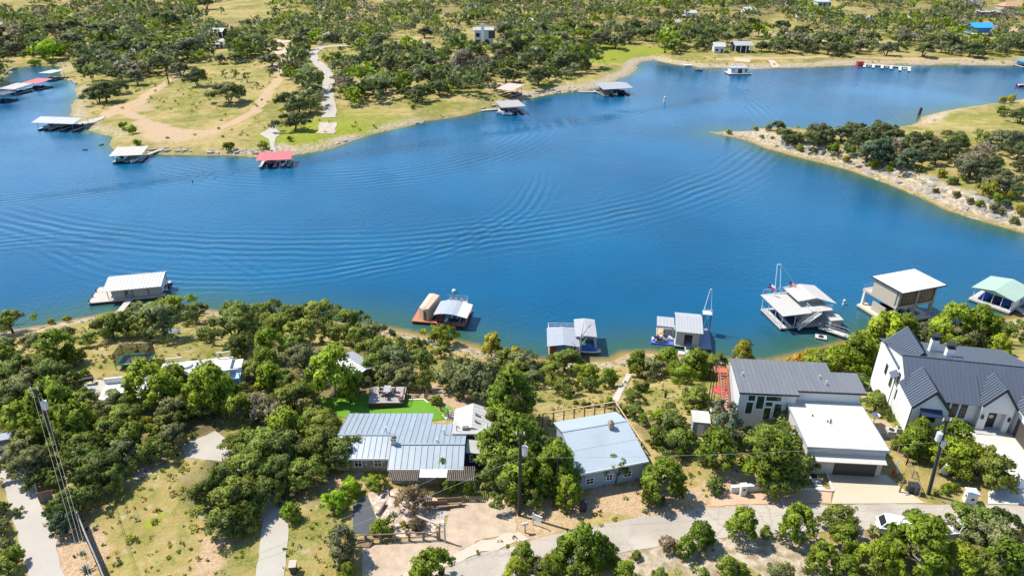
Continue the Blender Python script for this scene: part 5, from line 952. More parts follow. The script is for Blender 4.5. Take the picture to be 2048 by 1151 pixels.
# vehicles
def rounded_car(label, px, py, rz, body, kind='suv', L=4.0, Wd=1.6, lmk=None):
    t = thing('parked_car' if kind != 'pickup' else 'pickup_truck', label, 'car' if kind != 'pickup' else 'truck', at(px, py), rz, lmk=lmk); pm = M('car_'+body[0], body[1], .3, .02, 1, 0, .1, .6); h2 = Wd/2
    if kind == 'pickup': mb = MB(); xprofile(mb, -h2, h2, [(-L/2,.4),(L/2,.4),(L/2,.85),(L/2-1.1,1.0),(.35,1.02),(.35,.72),(-L/2+.1,.72),(-L/2,.72)]); mb.box(-h2, -h2+.1, -L/2, .34, .725, 1.08).box(h2-.1, h2, -L/2, .34, .725, 1.08).box(-h2+.1, h2-.1, -L/2, -L/2+.1, .725, 1.06); mb.build('body', pm, t); cab = [(.3,1.03),(1.75,1.03),(1.15,1.68),(.45,1.68)]
    else: mb = MB(); xprofile(mb, -h2, h2, [(-L/2,.4),(L/2,.4),(L/2,.8),(L/2-.95,1.0),(-L/2+.1,1.02),(-L/2,.9)]); mb.build('body', pm, t); cab = [(-L/2+.15,1.03),(1.35,1.02),(.75,1.62),(-L/2+.55,1.64)]
    mb = MB(); xprofile(mb, -h2+.14, h2-.14, cab); c = mb.build('cabin', pm, t); g = M('car_glass', (.02,.025,.03), .1, .02, spec=.6); (y0, z0), (y1, z1), (y2, z2), (y3, z3) = cab
    for (a, b), s_ in ((((y1, z1), (y2, z2)), 1), (((y0, z0), (y3, z3)), -1)):
        q = .025*s_; MB().slab([(-h2+.22,a[0]+q,a[1]+.06), (h2-.22,a[0]+q,a[1]+.06), (h2-.25,b[0]+q,b[1]-.04), (-h2+.25,b[0]+q,b[1]-.04)], .02).build('windscreen', g, c)
    for s_ in (-1, 1): x = s_*(h2-.13); MB().add([(x,y0+.25,z0+.06),(x,y1-.2,z1+.06),(x,y2-.02,z2-.08),(x,y3+.1,z3-.08),(x+.012*s_,y0+.25,z0+.06),(x+.012*s_,y1-.2,z1+.06),(x+.012*s_,y2-.02,z2-.08),(x+.012*s_,y3+.1,z3-.08)], [(4,5,6,7),(0,3,2,1),(0,1,5,4),(1,2,6,5),(2,3,7,6),(3,0,4,7)]).build('side_glass', g, c)
    for x in (-h2+.02, h2-.02):
        for y in (-L/2+.8, L/2-.85): MB().tube((x-.11,y,.33), (x+.11,y,.33), .34, .34, 12).build('wheel', M('tyre', (.02,.02,.02), .9), t)
    for x in (-h2+.25, h2-.25): box(t, 'headlight', M('lamp_glass', (.6,.6,.58), .2), x-.16, x+.16, L/2-.02, L/2+.015, .62, .78); box(t, 'tail_light', M('tail_red', (.4,.02,.02), .3), x-.1, x+.1, -L/2-.015, -L/2+.02, .62, .85)
    return t
rounded_car('white sport utility car parked under trees at the road edge', 1797, 1066, math.radians(-104), ('white', (.72,.72,.71)), lmk='white parked car')
rounded_car('pale pickup truck with loaded bed parked between junipers', 1897, 1070, math.radians(-84), ('silver', (.55,.53,.51)), 'pickup', 4.4, lmk='pale pickup truck')
o = MB().box(-.5, .5, -1.9, -.2, .74, .95).box(-.35, .2, -1.4, -.6, .95, 1.15).build('cargo', M('cargo', (.10,.085,.08), .8, .4, 3.0), None, at(1897, 1070), math.radians(-84)); tag(o, 'dark load lying in the bed of the pickup truck', 'cargo')
rounded_car('grey car half hidden under oaks at the top of the lane', 14, 896, math.radians(-70), ('grey', (.30,.31,.33)), lmk='grey car on the lane')
t = thing('grill', 'black barbecue smoker on the patio beside the white terrace', 'barbecue', at(180, 768), .3); MB().tube((-.5,0,.75), (.5,0,.75), .28, .28, 10).build('barrel', BLACK, t)
for x in (-.4, .4): MB().tube((x,-.2,-.1), (x,-.1,.6), .03).tube((x,.2,-.1), (x,.1,.6), .03).build('leg', BLACK, t)
patch('stone_patio', px_poly([(168,770),(188,758),(212,760),(214,790),(190,792)]), pave, .05, .6)
o = MB().box(-.9, .9, -.6, .6, 0, .1).build('kayak_rack', WHITE, None, at(652, 665), .3); tag(o, 'pale platform showing between oaks near the shore', 'platform')
t = thing('canoe', 'light blue upturned canoe lying under the oak by the shore', 'boat', at(341, 664), .3); mb = MB(); S = [(-1.5,.05),(-.9,.3),(0,.38),(.9,.3),(1.5,.05)]
mb.add([p_ for x, w_ in S for p_ in ((x,-w_,.05),(x,0,.12+w_*.8),(x,w_,.05))], [(3*i+a,3*i+3+a,3*i+4+a,3*i+1+a) for i in range(4) for a in (0,1)]+[(3*i,3*i+2,3*i+5,3*i+3) for i in range(4)]); mb.build('hull', M('canoe_blue', (.25,.45,.62), .4), t)

# ---------------------------------------------------------------- boats and docks
def hull_mesh(name, L, Wd, ht, mat, bow=.35, free=.0):
    st = [(-.5,.86,.9),(-.25,1.0,1.0),(.1,.97,1.0),(.32,.62,1.06),(.44,.3,1.12),(.5,.03,1.16)]; V = []
    for t_, w_, h_ in st: y = t_*L; hw = w_*Wd/2; V += [(0,y,-.12+.25*max(0,t_)), (hw*.82,y,.06+.1*max(0,t_)), (hw,y,ht*h_), (hw*.82,y,ht*h_-.02), (hw*.74,y,ht*.55), (-hw*.74,y,ht*.55), (-hw*.82,y,ht*h_-.02), (-hw,y,ht*h_), (-hw*.82,y,.06+.1*max(0,t_))]
    F = []
    for i in range(len(st)-1):
        for a in range(9): b = (a+1) % 9; F.append((9*i+a, 9*i+b, 9*i+9+b, 9*i+9+a))
    F.append(tuple(range(8, -1, -1))); F.append(tuple(9*(len(st)-1)+a for a in range(9)))
    return MB().add(V, F).mesh(name, mat)
BC = dict(white=M('gelcoat_white', (.70,.70,.69), .3, .03), blue=M('hull_blue', (.02,.09,.36), .3, .05), navy=M('hull_navy', (.02,.03,.09), .3, .05), red=M('hull_red', (.45,.04,.03), .3), black=M('hull_black', (.03,.03,.035), .3), grey=M('hull_grey', (.25,.26,.28), .35), green=M('hull_green', (.05,.30,.16), .35), teal=M('boat_cover_teal', (.03,.22,.40), .7, .1))
COVER = dict(blue=M('cover_blue', (.02,.10,.42), .8, .1), navy=M('cover_navy', (.025,.03,.10), .8, .1), grey=M('cover_grey', (.22,.22,.23), .8, .1), tan=M('cover_tan', (.46,.36,.27), .85, .1))
def boat(label, x, y, rz, kind='ski', hull='white', cover=None, s=1.0, z=.0, grp=None, lmk=None):
    t = thing({'ski':'motor_boat','pontoon':'pontoon_boat','jet':'jet_ski'}[kind], label, 'boat' if kind != 'jet' else 'jet ski', (x, y, z+.12), rz, grp, lmk)
    if kind == 'jet':
        link('hull', hull_mesh('hull', 2.9*s, 1.05*s, .42*s, BC[hull]), t); MB().box(-.2*s, .2*s, -1.1*s, .15*s, .3*s, .72*s).build('seat', BC['black'], t); mb = MB(); xprofile(mb, -.3*s, .3*s, [(.1*s,.35*s),(1.2*s,.42*s),(.55*s,.82*s),(.15*s,.85*s)]); mb.build('cowl', BC[hull], t); MB().tube((-.4*s,.2*s,.9*s), (.4*s,.2*s,.9*s), .03).build('handlebar', BC['black'], t); return t
    if kind == 'pontoon':
        L, Wd = 6.6*s, 2.5*s
        for q in (-.36, .36): MB().tube((q*Wd,-L/2,.1), (q*Wd,L/2-.6*s,.1), .3*s, None, 8).tube((q*Wd,L/2-.6*s,.1), (q*Wd,L/2,.25), .3*s, .05, 8).build('float', M('aluminium', (.5,.51,.52), .35, .05, metal=.6), t)
        box(t, 'deck', BC['grey'], -Wd/2, Wd/2, -L/2, L/2-.2, .36, .46); mb = MB()
        for q in (-Wd/2, Wd/2-.06): mb.box(q, q+.06, -L/2+.5*s, L/2-.3, .465, 1.0)
        mb.box(-Wd/2+.061, Wd/2-.061, L/2-.36, L/2-.3, .465, 1.0); mb.build('side_panel', BC[hull], t)
        for q in (-.32, .32): box(t, 'seat', BC['white'], q*Wd-.3*s, q*Wd+.3*s, L*.1, L*.38, .465, .85)
        box(t, 'console', BC['black'], .05*Wd, .36*Wd, -.5*s, .1, .465, 1.25); MB().slab([(-Wd*.45,-L*.38,2.3), (Wd*.45,-L*.38,2.3), (Wd*.45,.0,2.35), (-Wd*.45,.0,2.35)], .08).build('bimini', COVER[cover or 'navy'], t)
        for q in (-.44, .44):
            for yy in (-.36, -.02): MB().tube((q*Wd,yy*L,.46), (q*Wd,yy*L,2.25), .03).build('bimini_pole', GREYM, t)
        return t
    L, Wd, ht = 6.0*s, 2.2*s, .75*s; link('hull', hull_mesh('hull', L, Wd, ht, BC[hull]), t)
    if cover: mb = MB(); xprofile(mb, -Wd*.40, Wd*.40, [(-L*.46,ht+.02),(L*.33,ht+.04),(L*.08,ht*1.75),(-L*.2,ht*1.5)]); mb.build('cover', COVER[cover], t)
    else:
        MB().slab([(-Wd*.33,L*.16,ht*.95), (Wd*.33,L*.16,ht*.95), (Wd*.28,L*.08,ht*1.6), (-Wd*.28,L*.08,ht*1.6)], .03).build('windscreen', GLASS, t)
        for q in (-.22, .22): box(t, 'seat', BC['white'], q*Wd-.25*s, q*Wd+.25*s, -.5*s, .1*s, ht*.56, ht*1.15)
        box(t, 'bench', BC['white'], -Wd*.33, Wd*.33, -L*.4, -L*.28, ht*.56, ht*1.05)
    MB().box(-.2*s, .2*s, -L*.5-.4*s, -L*.5-.02, .1, ht*1.35).build('motor', BC['black'], t); return t
dock_w = M('dock_planks', (.42,.36,.30), .85, .14, .8, .15); dock_g = M('dock_grey', (.36,.36,.36), .8, .12, .8, .15); floatm = M('float_black', (.03,.03,.032), .7); postm = M('dock_steel', (.24,.25,.26), .5, .1)
def dock(label, x, y, rz, Wd, Dp, roof, rmat, slips=2, ez=2.6, rise=.6, deck=dock_w, over=.5, n=10, wall=None, lmk=None, pm=None, fingers=True, post_y=None):
    """open floating dock, mouth toward -y: back walkway, fingers, posts and a roof; local x = width, y = depth"""
    t = thing('boat_dock', label, 'dock', (x, y, 0), rz, 'boat docks', lmk); pm = pm or postm; fw = min(1.0, Wd*.12)
    box(t, 'walkway', deck, 0, Wd, Dp-fw*1.2, Dp, .32, .48); box(t, 'float', floatm, .1, Wd-.1, Dp-fw*1.1, Dp-.1, -.3, .315)
    fx = [k*(Wd-fw)/slips for k in range(slips+1)]
    for q in fx: box(t, 'finger', deck, q, q+fw, 0, Dp-fw*1.2-.004, .32, .48); box(t, 'float', floatm, q+.08, q+fw-.08, .1, Dp-fw*1.3, -.3, .315)
    for q in fx:
        for yy in (.3, Dp-.3): zt = ez+(rise if roof == 'shed' and yy > Dp/2 else 0)-.05; MB().tube((q+fw/2,yy,.48), (q+fw/2,yy,zt), .07, None, 6).build('post', pm, t)
    o = over
    if roof == 'gx':   # ridge along x
        seam_roof(t, (-o,-o,ez), (Wd+o,-o,ez), (0,Dp/2+o-.004,rise), n, rmat, rib=.04); seam_roof(t, (-o,Dp+o,ez), (Wd+o,Dp+o,ez), (0,-Dp/2-o+.004,rise), n, rmat, rib=.04)
    elif roof == 'gy':
        seam_roof(t, (-o,-o,ez), (-o,Dp+o,ez), (Wd/2+o-.004,0,rise), n, rmat, rib=.04); seam_roof(t, (Wd+o,-o,ez), (Wd+o,Dp+o,ez), (-Wd/2-o+.004,0,rise), n, rmat, rib=.04)
    elif roof == 'shed': seam_roof(t, (-o,-o,ez), (Wd+o,-o,ez), (0,Dp+2*o,rise), n, rmat, rib=.04)
    elif roof == 'flat': MB().box(-o, Wd+o, -o, Dp+o, ez, ez+.15).build('roof', rmat, t)
    if wall: box(t, 'back_wall', wall, fw, Wd-fw, Dp-.5, Dp-.4, .5, ez-.1)
    return t
def gangway(label, a, b, wd, mat=None, rails=True, za=.5, zb=None):
    a = Vector((a[0], a[1], za)); b = Vector((b[0], b[1], zb if zb is not None else max(H(b[0], b[1]), .1)+.15)); d = b-a; L = d.length; rz = math.atan2(d.y, d.x); t = thing('gangway', label, 'gangway', a, rz); dz = d.z; Lh = Vector((d.x, d.y)).length
    n = max(3, int(Lh/.9)); pk = MB().slab([(0,-wd/2,0),(Lh/n-.02,-wd/2,dz/n),(Lh/n-.02,wd/2,dz/n),(0,wd/2,0)], .1).mesh('plank', mat or dock_w)
    for k in range(n): link('plank', pk, t, (Lh*k/n, 0, dz*k/n))
    if rails:
        for s_ in (-wd/2, wd/2):
            for k in range(3): q = k/2; MB().tube((Lh*q,s_,dz*q), (Lh*q,s_,dz*q+.95), .03).build('rail_post', GREYM, t)
            MB().tube((0,s_,.95), (Lh,s_,dz+.95), .035).build('handrail', GREYM, t)
    return t
def L2W(t, x, y):
    a = t.rotation_euler.z; return (t.location.x+x*math.cos(a)-y*math.sin(a), t.location.y+x*math.sin(a)+y*math.cos(a))
tin_w = M('white_seam_roof', (.42,.42,.41), .45, .05, .3, .08, .2, .5, fine=2.5); tin_g = M('pale_grey_tin', (.37,.39,.41), .45, .06, .3, .12, .2, .5, fine=2.5); sid = M('grey_lap_siding', (.33,.36,.37), .75, .06)
# 1. white shed roof dock
t = thing('boat_house', 'white sloped roof boathouse on the calm side of the cove', 'boathouse', (-77.9, 110.5, 0), math.radians(13), 'boathouses on the near shore', 'white roofed boathouse')
box(t, 'deck', M('pale_deck', (.44,.39,.34), .85, .1), 0, 3.4, 0, 6.6, .35, .55); box(t, 'deck', dock_w, 3.405, 13.0, 0, 1.3, .35, .55); box(t, 'deck', dock_w, 3.405, 13.0, 5.6, 6.6, .35, .55); box(t, 'float', floatm, .1, 12.9, .15, 1.2, -.3, .345); box(t, 'float', floatm, .1, 3.3, 1.25, 6.5, -.3, .345); box(t, 'float', floatm, 3.4, 12.9, 5.7, 6.5, -.3, .345)
box(t, 'locker_wall', sid, 3.9, 6.1, .9, 3.4, .555, 2.6); box(t, 'side_wall', sid, 7.6, 12.4, .9, 1.05, .555, 2.65); box(t, 'end_wall', WHITE, 12.3, 12.4, 1.06, 5.6, .555, 2.8)
seam_roof(t, (2.9,-.2,2.65), (12.9,-.2,2.65), (0,4.5,.8), 16, tin_w, rib=.05); seam_roof(t, (2.9,5.7,3.05), (12.9,5.7,3.05), (0,-1.39,.40), 16, tin_w, rib=.05)
for x in (3.3, 6.3, 7.5, 10.2, 12.6):
    for y in (.8, 5.2): MB().tube((x,y,.55), (x,y,2.6+.12*y), .07).build('post', dwood, t)
for x, y in ((.1,.3),(.1,2.4),(.1,4.6),(1.2,6.4)): MB().tube((x,y,-.4), (x,y,1.1), .12, .1, 8).build('bollard', BLACK, t)
boat('white runabout moored inside the white roofed boathouse', *L2W(t, 10.2, 3.6), t.rotation_euler.z+math.pi/2, 'ski', 'white', 'navy', .9); gangway('pale plank gangway from the white roofed boathouse to shore', L2W(t, 7.0, -.05), L2W(t, 6.4, -4.8), 1.2, M('pale_deck'), False)
o = MB().tube((0,0,0), (.0,0,1.2), .12, .3, 8).build('parasol', WHITE, None, (*L2W(t, 6.8, 1.6), .56)); tag(o, 'folded white parasol leaning in the boathouse opening', 'parasol')
# 2. brick red deck with tarp covered boat and arched roof
reddeck = M('red_deck', (.42,.15,.085), .8, .12, .8, .1); t = thing('boat_house', 'boathouse with brick red deck and arched pale roof', 'boathouse', (-17.6, 103.9, 0), math.radians(-9), 'boathouses on the near shore', 'brick red boathouse')
box(t, 'deck', reddeck, 0, 4.4, 0, .95, .4, .6); box(t, 'deck', reddeck, 0, 1.0, .955, 5.0, .4, .6); box(t, 'deck', reddeck, 4.0, 4.8, .955, 6.0, .4, .6); box(t, 'float', floatm, .1, 4.3, .1, .9, -.3, .395); box(t, 'float', floatm, .1, .95, 1.0, 4.9, -.3, .395)
box(t, 'deck', reddeck, 4.41, 9.6, -.2, .7, .4, .6); box(t, 'deck', reddeck, 9.0, 9.6, .705, 6.0, .4, .6); box(t, 'float', floatm, 4.5, 9.5, -.1, .6, -.3, .395)
box(t, 'cabinet_wall', M('maroon_wall', (.14,.035,.04), .7), 4.5, 5.6, .1, 1.2, .605, 2.5)
for x in (4.6, 7.0, 9.5):
    for y in (.0, 4.2): MB().tube((x,y,.6), (x,y,2.5), .07).build('post', BLACK, t)
mb = MB(); arch = [(4.2,2.75),(5.2,3.0),(6.3,3.12),(7.4,3.08),(8.4,2.9)]
for (xa, za), (xb, zb) in zip(arch[:-1], arch[1:]): MB().slab([(xa,-.6,za-.2),(xb-.003,-.6,zb-.2),(xb-.003,4.4,zb-.2),(xa,4.4,za-.2)], .08).build('roof_panel', tin_g, t)
MB().slab([(8.4,-.6,2.72),(10.1,-.6,2.35),(10.1,4.4,2.35),(8.4,4.4,2.72)], .08).build('roof_wing', M('cream_tin', (.62,.60,.54), .5, .06), t)
tc = thing('covered_boat', 'boat under a tall tan tarpaulin at the brick red boathouse', 'boat', (*L2W(t, 2.5, 3.0), .2), t.rotation_euler.z-.2, lmk='tan tarpaulin boat'); tc.scale = (.95,.86,.9); mb = MB()
B = [(-1.0,-2.6),(0,-3.0),(1.0,-2.6),(1.15,2.6),(-1.15,2.6)]; zt = [2.9,2.7,2.9,3.6,3.6]; mb.add([(x,y,.2) for x, y in B]+[(x*.92,y*.95,z) for (x, y), z in zip(B, zt)]+[(0,-2.4,3.15),(0,2.4,3.85)], [(0,1,6,5),(1,2,7,6),(2,3,8,7),(3,4,9,8),(4,0,5,9),(5,6,10),(6,7,10),(7,8,11,10),(8,9,11),(9,5,10,11),(4,3,2,1,0)]); mb.build('tarpaulin', M('tan_tarp', (.55,.40,.29), .85, .08, .8, .1), tc)
box(tc, 'flap', M('dark_flap', (.10,.06,.05)), .25, .5, -2.98, -2.9, .4, 2.4)
t2 = thing('floating_platform', 'small square swim platform with loungers behind the arched roof', 'platform', (-12.4, 109.6, 0), math.radians(-10)); box(t2, 'deck', M('pinkish_deck', (.42,.35,.31), .85, .1), 0, 3.9, 0, 2.6, .35, .55); box(t2, 'float', floatm, .1, 3.8, .1, 2.5, -.3, .345)
for x, y in ((0,0),(3.9,0),(0,2.6),(3.9,2.6),(2,2.6)): MB().tube((x,y,.3), (x,y,1.45), .05).build('post', GREYM, t2)
mb = MB()
for z in (1.0, 1.45): mb.tube((0,2.6,z), (3.9,2.6,z), .03).tube((3.9,0,z), (3.9,2.6,z), .03)
mb.build('rail', GREYM, t2)
for k, x in enumerate((.8, 1.8, 2.8)):
    q = L2W(t2, x, 1.5); c = thing('lounge_chair', ['first', 'second', 'third'][k]+' grey lounge chair from the tarpaulin side of the swim platform', 'chair', (*q, .555), t2.rotation_euler.z, 'loungers on the swim platform'); box(c, 'seat', chb, -.25, .25, -.6, .2, .2, .3); MB().slab([(-.25,.2,.3),(.25,.2,.3),(.25,.55,.75),(-.25,.55,.75)], .06).build('backrest', BC['grey'], c); box(c, 'legs', chb, -.2, .2, -.5, .1, 0, .195)
boat('dark pontoon boat under the arched roof of the brick red boathouse', *L2W(t, 7.3, 3.2), t.rotation_euler.z+math.pi, 'pontoon', 'navy', 'navy', .75)
# 3. pair of roofs near the dead snag
t = thing('boat_house', 'boathouse with pale grey gable roof and maroon locker near the snag', 'boathouse', (5.9, 93.3, 0), math.radians(-2), 'boathouses on the near shore', 'grey gabled boathouse')
box(t, 'deck', dock_g, 0, 4.6, -.3, .7, .35, .55); box(t, 'deck', dock_g, 0, .8, .705, 5.0, .35, .55); box(t, 'deck', dock_g, 3.9, 4.6, .705, 5.0, .35, .55); box(t, 'deck', M('pinkish_deck'), 0, 4.6, 5.005, 8.6, .35, .55); box(t, 'float', floatm, .1, 4.5, -.2, .6, -.3, .345); box(t, 'float', floatm, .1, 4.5, 5.1, 8.5, -.3, .345)
seam_roof(t, (-.3,-1.3,2.75), (-.3,4.4,2.75), (2.6,0,.35), 9, tin_g, rib=.03); seam_roof(t, (4.9,-1.3,2.75), (4.9,4.4,2.75), (-2.595,0,.35), 9, tin_g, rib=.03); box(t, 'locker', M('maroon_wall', (.14,.035,.04), .7), .2, 1.3, -.2, .65, .555, 2.3)
for x in (.1, 4.5):
    for y in (-.2, 4.2): MB().tube((x,y,.55), (x,y,2.75), .06).build('post', WHITE, t)
mb = MB()
for z in (1.0, 1.4): mb.tube((.05,8.5,z), (4.55,8.5,z), .03).tube((.05,5.2,z), (.05,8.5,z), .03).tube((4.55,5.2,z), (4.55,8.5,z), .03)
mb.build('rail', WHITE, t)
for k in range(5): MB().tube((.1+k*1.1,8.5,.55), (.1+k*1.1,8.5,1.4), .035).build('rail_post', WHITE, t)
t = thing('boat_house', 'small boathouse with square white roof over a blue ski boat', 'boathouse', (10.6, 93.5, 0), math.radians(-2), 'boathouses on the near shore', 'square white roofed boathouse'); box(t, 'deck', dock_g, -.5, .3, -.3, 5.6, .35, .55); box(t, 'deck', dock_g, 2.9, 3.3, 1.0, 5.6, .35, .55); box(t, 'deck', dock_g, .305, 2.895, 4.9, 5.6, .35, .55); box(t, 'float', floatm, -.4, .2, -.2, 5.5, -.3, .345)
seam_roof(t, (-.45,.7,3.2), (-.45,6.4,3.2), (1.75,0,.22), 9, tin_w, rib=.03); seam_roof(t, (3.05,.7,3.2), (3.05,6.4,3.2), (-1.745,0,.22), 9, tin_w, rib=.03)
for x in (-.3, 2.95):
    for y in (1.1, 5.4): MB().tube((x,y,.4), (x,y,3.25), .06).build('post', GREYM, t)
boat('bright blue ski boat poking out below the square white roof', *L2W(t, 2.0, 1.2), t.rotation_euler.z-math.pi/2-.1, 'ski', 'white', 'blue', .62)
# 4. white roof with tower and jet skis
t = thing('boat_house', 'boathouse with broad white roof and tall frame tower', 'boathouse', (26.7, 95.9, 0), math.radians(-11), 'boathouses on the near shore', 'tower boathouse'); box(t, 'deck', M('blue_grey_deck', (.24,.28,.38), .7, .1), 4.0, 6.0, 0, 6.6, .35, .55); box(t, 'deck', dock_g, 0, 3.995, 0, 6.6, .35, .55); box(t, 'float', floatm, .1, 5.9, .1, 6.5, -.3, .345)
box(t, 'front_wall', sid, .2, 1.5, .3, .45, .555, 3.2); box(t, 'front_wall', sid, 2.8, 3.9, .3, .45, .555, 3.2); box(t, 'back_wall', sid, .2, 3.9, 5.6, 5.75, .555, 3.4); box(t, 'side_wall', sid, .2, .3, .46, 5.59, .555, 3.3); box(t, 'side_wall', sid, 3.8, 3.9, .46, 5.59, .555, 3.3); box(t, 'lintel', sid, 1.505, 2.795, .31, .44, 2.6, 3.2)
seam_roof(t, (-.1,-.5,3.5), (4.3,-.5,3.5), (0,4.4,.45), 9, tin_w, rib=.03); seam_roof(t, (-.1,6.4,3.3), (4.3,6.4,3.3), (0,-2.49,.65), 9, tin_w, rib=.03)
box(t, 'deck', dock_w, -2.9, -.01, 2.6, 5.4, .35, .55); seam_roof(t, (-3.0,2.6,2.5), (-.12,2.6,2.5), (0,2.9,.2), 5, tin_w, rib=.03); box(t, 'skirt', sid, -3.0, -.13, 2.55, 2.6, 2.2, 2.5)
for x in (-2.8, -.2):
    for y in (2.8, 5.2): MB().tube((x,y,.55), (x,y,2.55), .06).build('post', WHITE, t)
box(t, 'jet_ski_float', M('blue_plastic_float', (.09,.13,.48), .5), -3.7, -.05, .55, 2.55, -.1, .3)
tw = MB()
for a, b in (((4.7,5.3,.55),(4.7,5.3,3.9)), ((5.9,5.3,.55),(5.9,5.3,3.9)), ((4.7,6.4,.55),(4.7,6.4,3.9)), ((5.9,6.4,.55),(5.9,6.4,3.9)), ((4.7,5.3,.6),(5.9,5.3,3.8)), ((5.9,5.3,.6),(4.7,5.3,3.8))): tw.tube(a, b, .06)
tw.build('tower_legs', M('tower_steel', (.12,.17,.22), .5), t); box(t, 'tower_platform', WHITE, 4.5, 6.0, 5.2, 6.5, 3.9, 4.05)
for x in (4.65, 5.9): MB().tube((x,6.2,4.05), (5.35+(x-5.3)*.2,6.4,8.2), .08, .06).build('tower_mast', M('mast_pale', (.55,.62,.66), .5), t)
MB().tube((5.22,6.4,8.2), (5.48,6.4,8.2), .07).build('mast_head', WHITE, t); MB().tube((4.6,5.3,4.9), (5.95,5.3,4.9), .03).tube((4.6,5.3,4.05), (4.6,5.3,4.9), .03).tube((5.95,5.3,4.05), (5.95,5.3,4.9), .03).build('tower_rail', WHITE, t)
for k, (x, y, a) in enumerate(((-2.5,1.9,-1.25), (-1.1,2.15,-1.9), (-2.0,1.1,-1.55))): boat(['white jet ski nearest the open water on the blue float', 'white jet ski tucked against the boathouse wall', 'black and white jet ski at the shore edge of the blue float'][k], *L2W(t, x, y), t.rotation_euler.z+a, 'jet', 'white' if k < 2 else 'grey', None, .75, .25, 'jet skis on the blue float')
o = MB().slab([(0,0,.0),(.5,-.1,.0),(.65,1.8,.02),(.15,1.95,.02)], .08).build('paddle_board', M('orange_board', (.55,.30,.10), .5), None, (*L2W(t, -2.9, 3.0), .65), t.rotation_euler.z-.5); tag(o, 'orange trimmed paddle board on the small side deck', 'paddle board')
gangway('narrow pale gangway in front of the tower boathouse', L2W(t, 2.1, -.05), L2W(t, 2.3, -3.2), .85, M('pale_deck'), False)
for k, (x, y) in enumerate(((1.2,-1.6), (3.1,-1.9))): o = MB().box(-.5, .5, -.45, .45, -.2, .25).box(-.42, .42, -.37, .37, .251, .3).build('float_box', WHITE, None, (*L2W(t, x, y), 0), t.rotation_euler.z); tag(o, ['white float box on the jet ski side of the narrow gangway', 'white float box across the narrow gangway from the jet skis'][k], 'float')
# 5. two storey white party barge
t = thing('boat_house', 'two storey white boathouse with outside stairs, slide frame and flags', 'boathouse', (46.4, 101.6, 0), math.radians(9), 'boathouses on the near shore', 'two storey white boathouse')
# local axes: x runs along the shore side, y away from shore
d5 = M('white_deck', (.44,.42,.395), .8, .05); box(t, 'deck', d5, -.3, .9, -.2, 6.9, .35, .55); box(t, 'deck', d5, .905, 8.6, -.2, .9, .35, .55); box(t, 'deck', d5, 4.4, 8.6, .905, 6.9, .35, .55); box(t, 'deck', d5, .905, 4.395, 6.0, 6.9, .35, .55); box(t, 'float', floatm, -.2, .8, -.1, 6.8, -.3, .345); box(t, 'float', floatm, 4.5, 8.5, 0, 6.8, -.3, .345); box(t, 'float', floatm, .85, 4.45, -.1, .8, -.3, .345)
box(t, 'cabin_wall', sid, 4.9, 8.2, 1.2, 6.2, .555, 3.2); MB().slab([(-.6,-.7,3.25),(4.6,-.7,3.45),(4.6,7.3,3.45),(-.6,7.3,3.25)], .12).build('lower_roof', M('cream_deck_roof', (.42,.40,.365), .7, .05), t); box(t, 'upper_floor', d5, 4.605, 8.8, -.3, 7.3, 3.25, 3.45)
box(t, 'upper_wall', sid, 5.0, 8.4, 2.6, 6.4, 3.455, 4.35); MB().slab([(3.4,1.8,4.45),(6.7,1.8,4.85),(6.7,7.3,4.85),(3.4,7.3,4.45)], .1).build('upper_roof', M('cream_deck_roof'), t); MB().slab([(6.705,1.8,4.85),(9.6,.2,4.35),(9.6,7.3,4.35),(6.705,7.3,4.85)], .1).build('upper_roof', M('cream_deck_roof'), t)
for x, y in ((-.2,-.1),(-.2,2.2),(-.2,4.6),(-.2,6.8),(2.2,-.1),(4.5,-.1),(4.5,6.8),(2.2,6.8)): MB().tube((x,y,.55), (x,y,3.3), .06).build('post', WHITE, t)
mb = MB()
for z in (.85, 1.2): mb.tube((-.25,-.1,z), (-.25,6.8,z), .03)
mb.build('rail', GREYM, t); mb = MB()
for z in (3.9, 4.35): mb.tube((4.65,-.2,z), (8.7,-.2,z), .03).tube((4.65,-.2,z), (4.65,1.3,z), .03)
mb.build('upper_rail', WHITE, t)
for k in range(11): MB().box(-.4, .4, 0, .26, -.05, 0).build('step', WHITE, t, (2.6+k*.32, -.75, .6+k*.26), -math.pi/2)
for y in (-1.2, -.34):
    for dz in (0, .5, .95): MB().tube((2.4,y,.6+dz), (6.2,y,3.5+dz), .05 if dz else .09, None, 5).build('stair_rail', WHITE, t)
box(t, 'shed', sid, 8.0, 9.9, -1.6, .7, .3, 2.2); MB().slab([(7.8,-1.8,2.25),(10.1,-1.8,2.25),(10.1,.9,2.45),(7.8,.9,2.45)], .1).build('shed_roof', d5, t)
for x in (1.9, 3.0): MB().tube((x,7.0,3.4), (2.45+(x-2.45)*.6,8.2,8.6), .08, .07).build('slide_frame', M('frame_pale', (.55,.64,.68), .5), t)
MB().tube((2.1,8.2,8.6), (2.8,8.2,8.6), .08).tube((2.8,8.2,8.6), (5.8,7.0,4.75), .03).build('frame_head', M('frame_pale'), t)
for k in range(5): MB().tube((-.2+k*1.2,7.2,3.45), (-.2+k*1.2,7.2,4.3), .03).build('roof_rail_post', WHITE, t)
MB().tube((-.2,7.2,4.3), (4.6,7.2,4.3), .03).build('roof_rail', WHITE, t)
fm = M('flag_red', (.50,.04,.05), .8); fb = M('flag_blue', (.03,.06,.25), .8); fw_ = M('flag_white', (.72,.70,.68), .8)
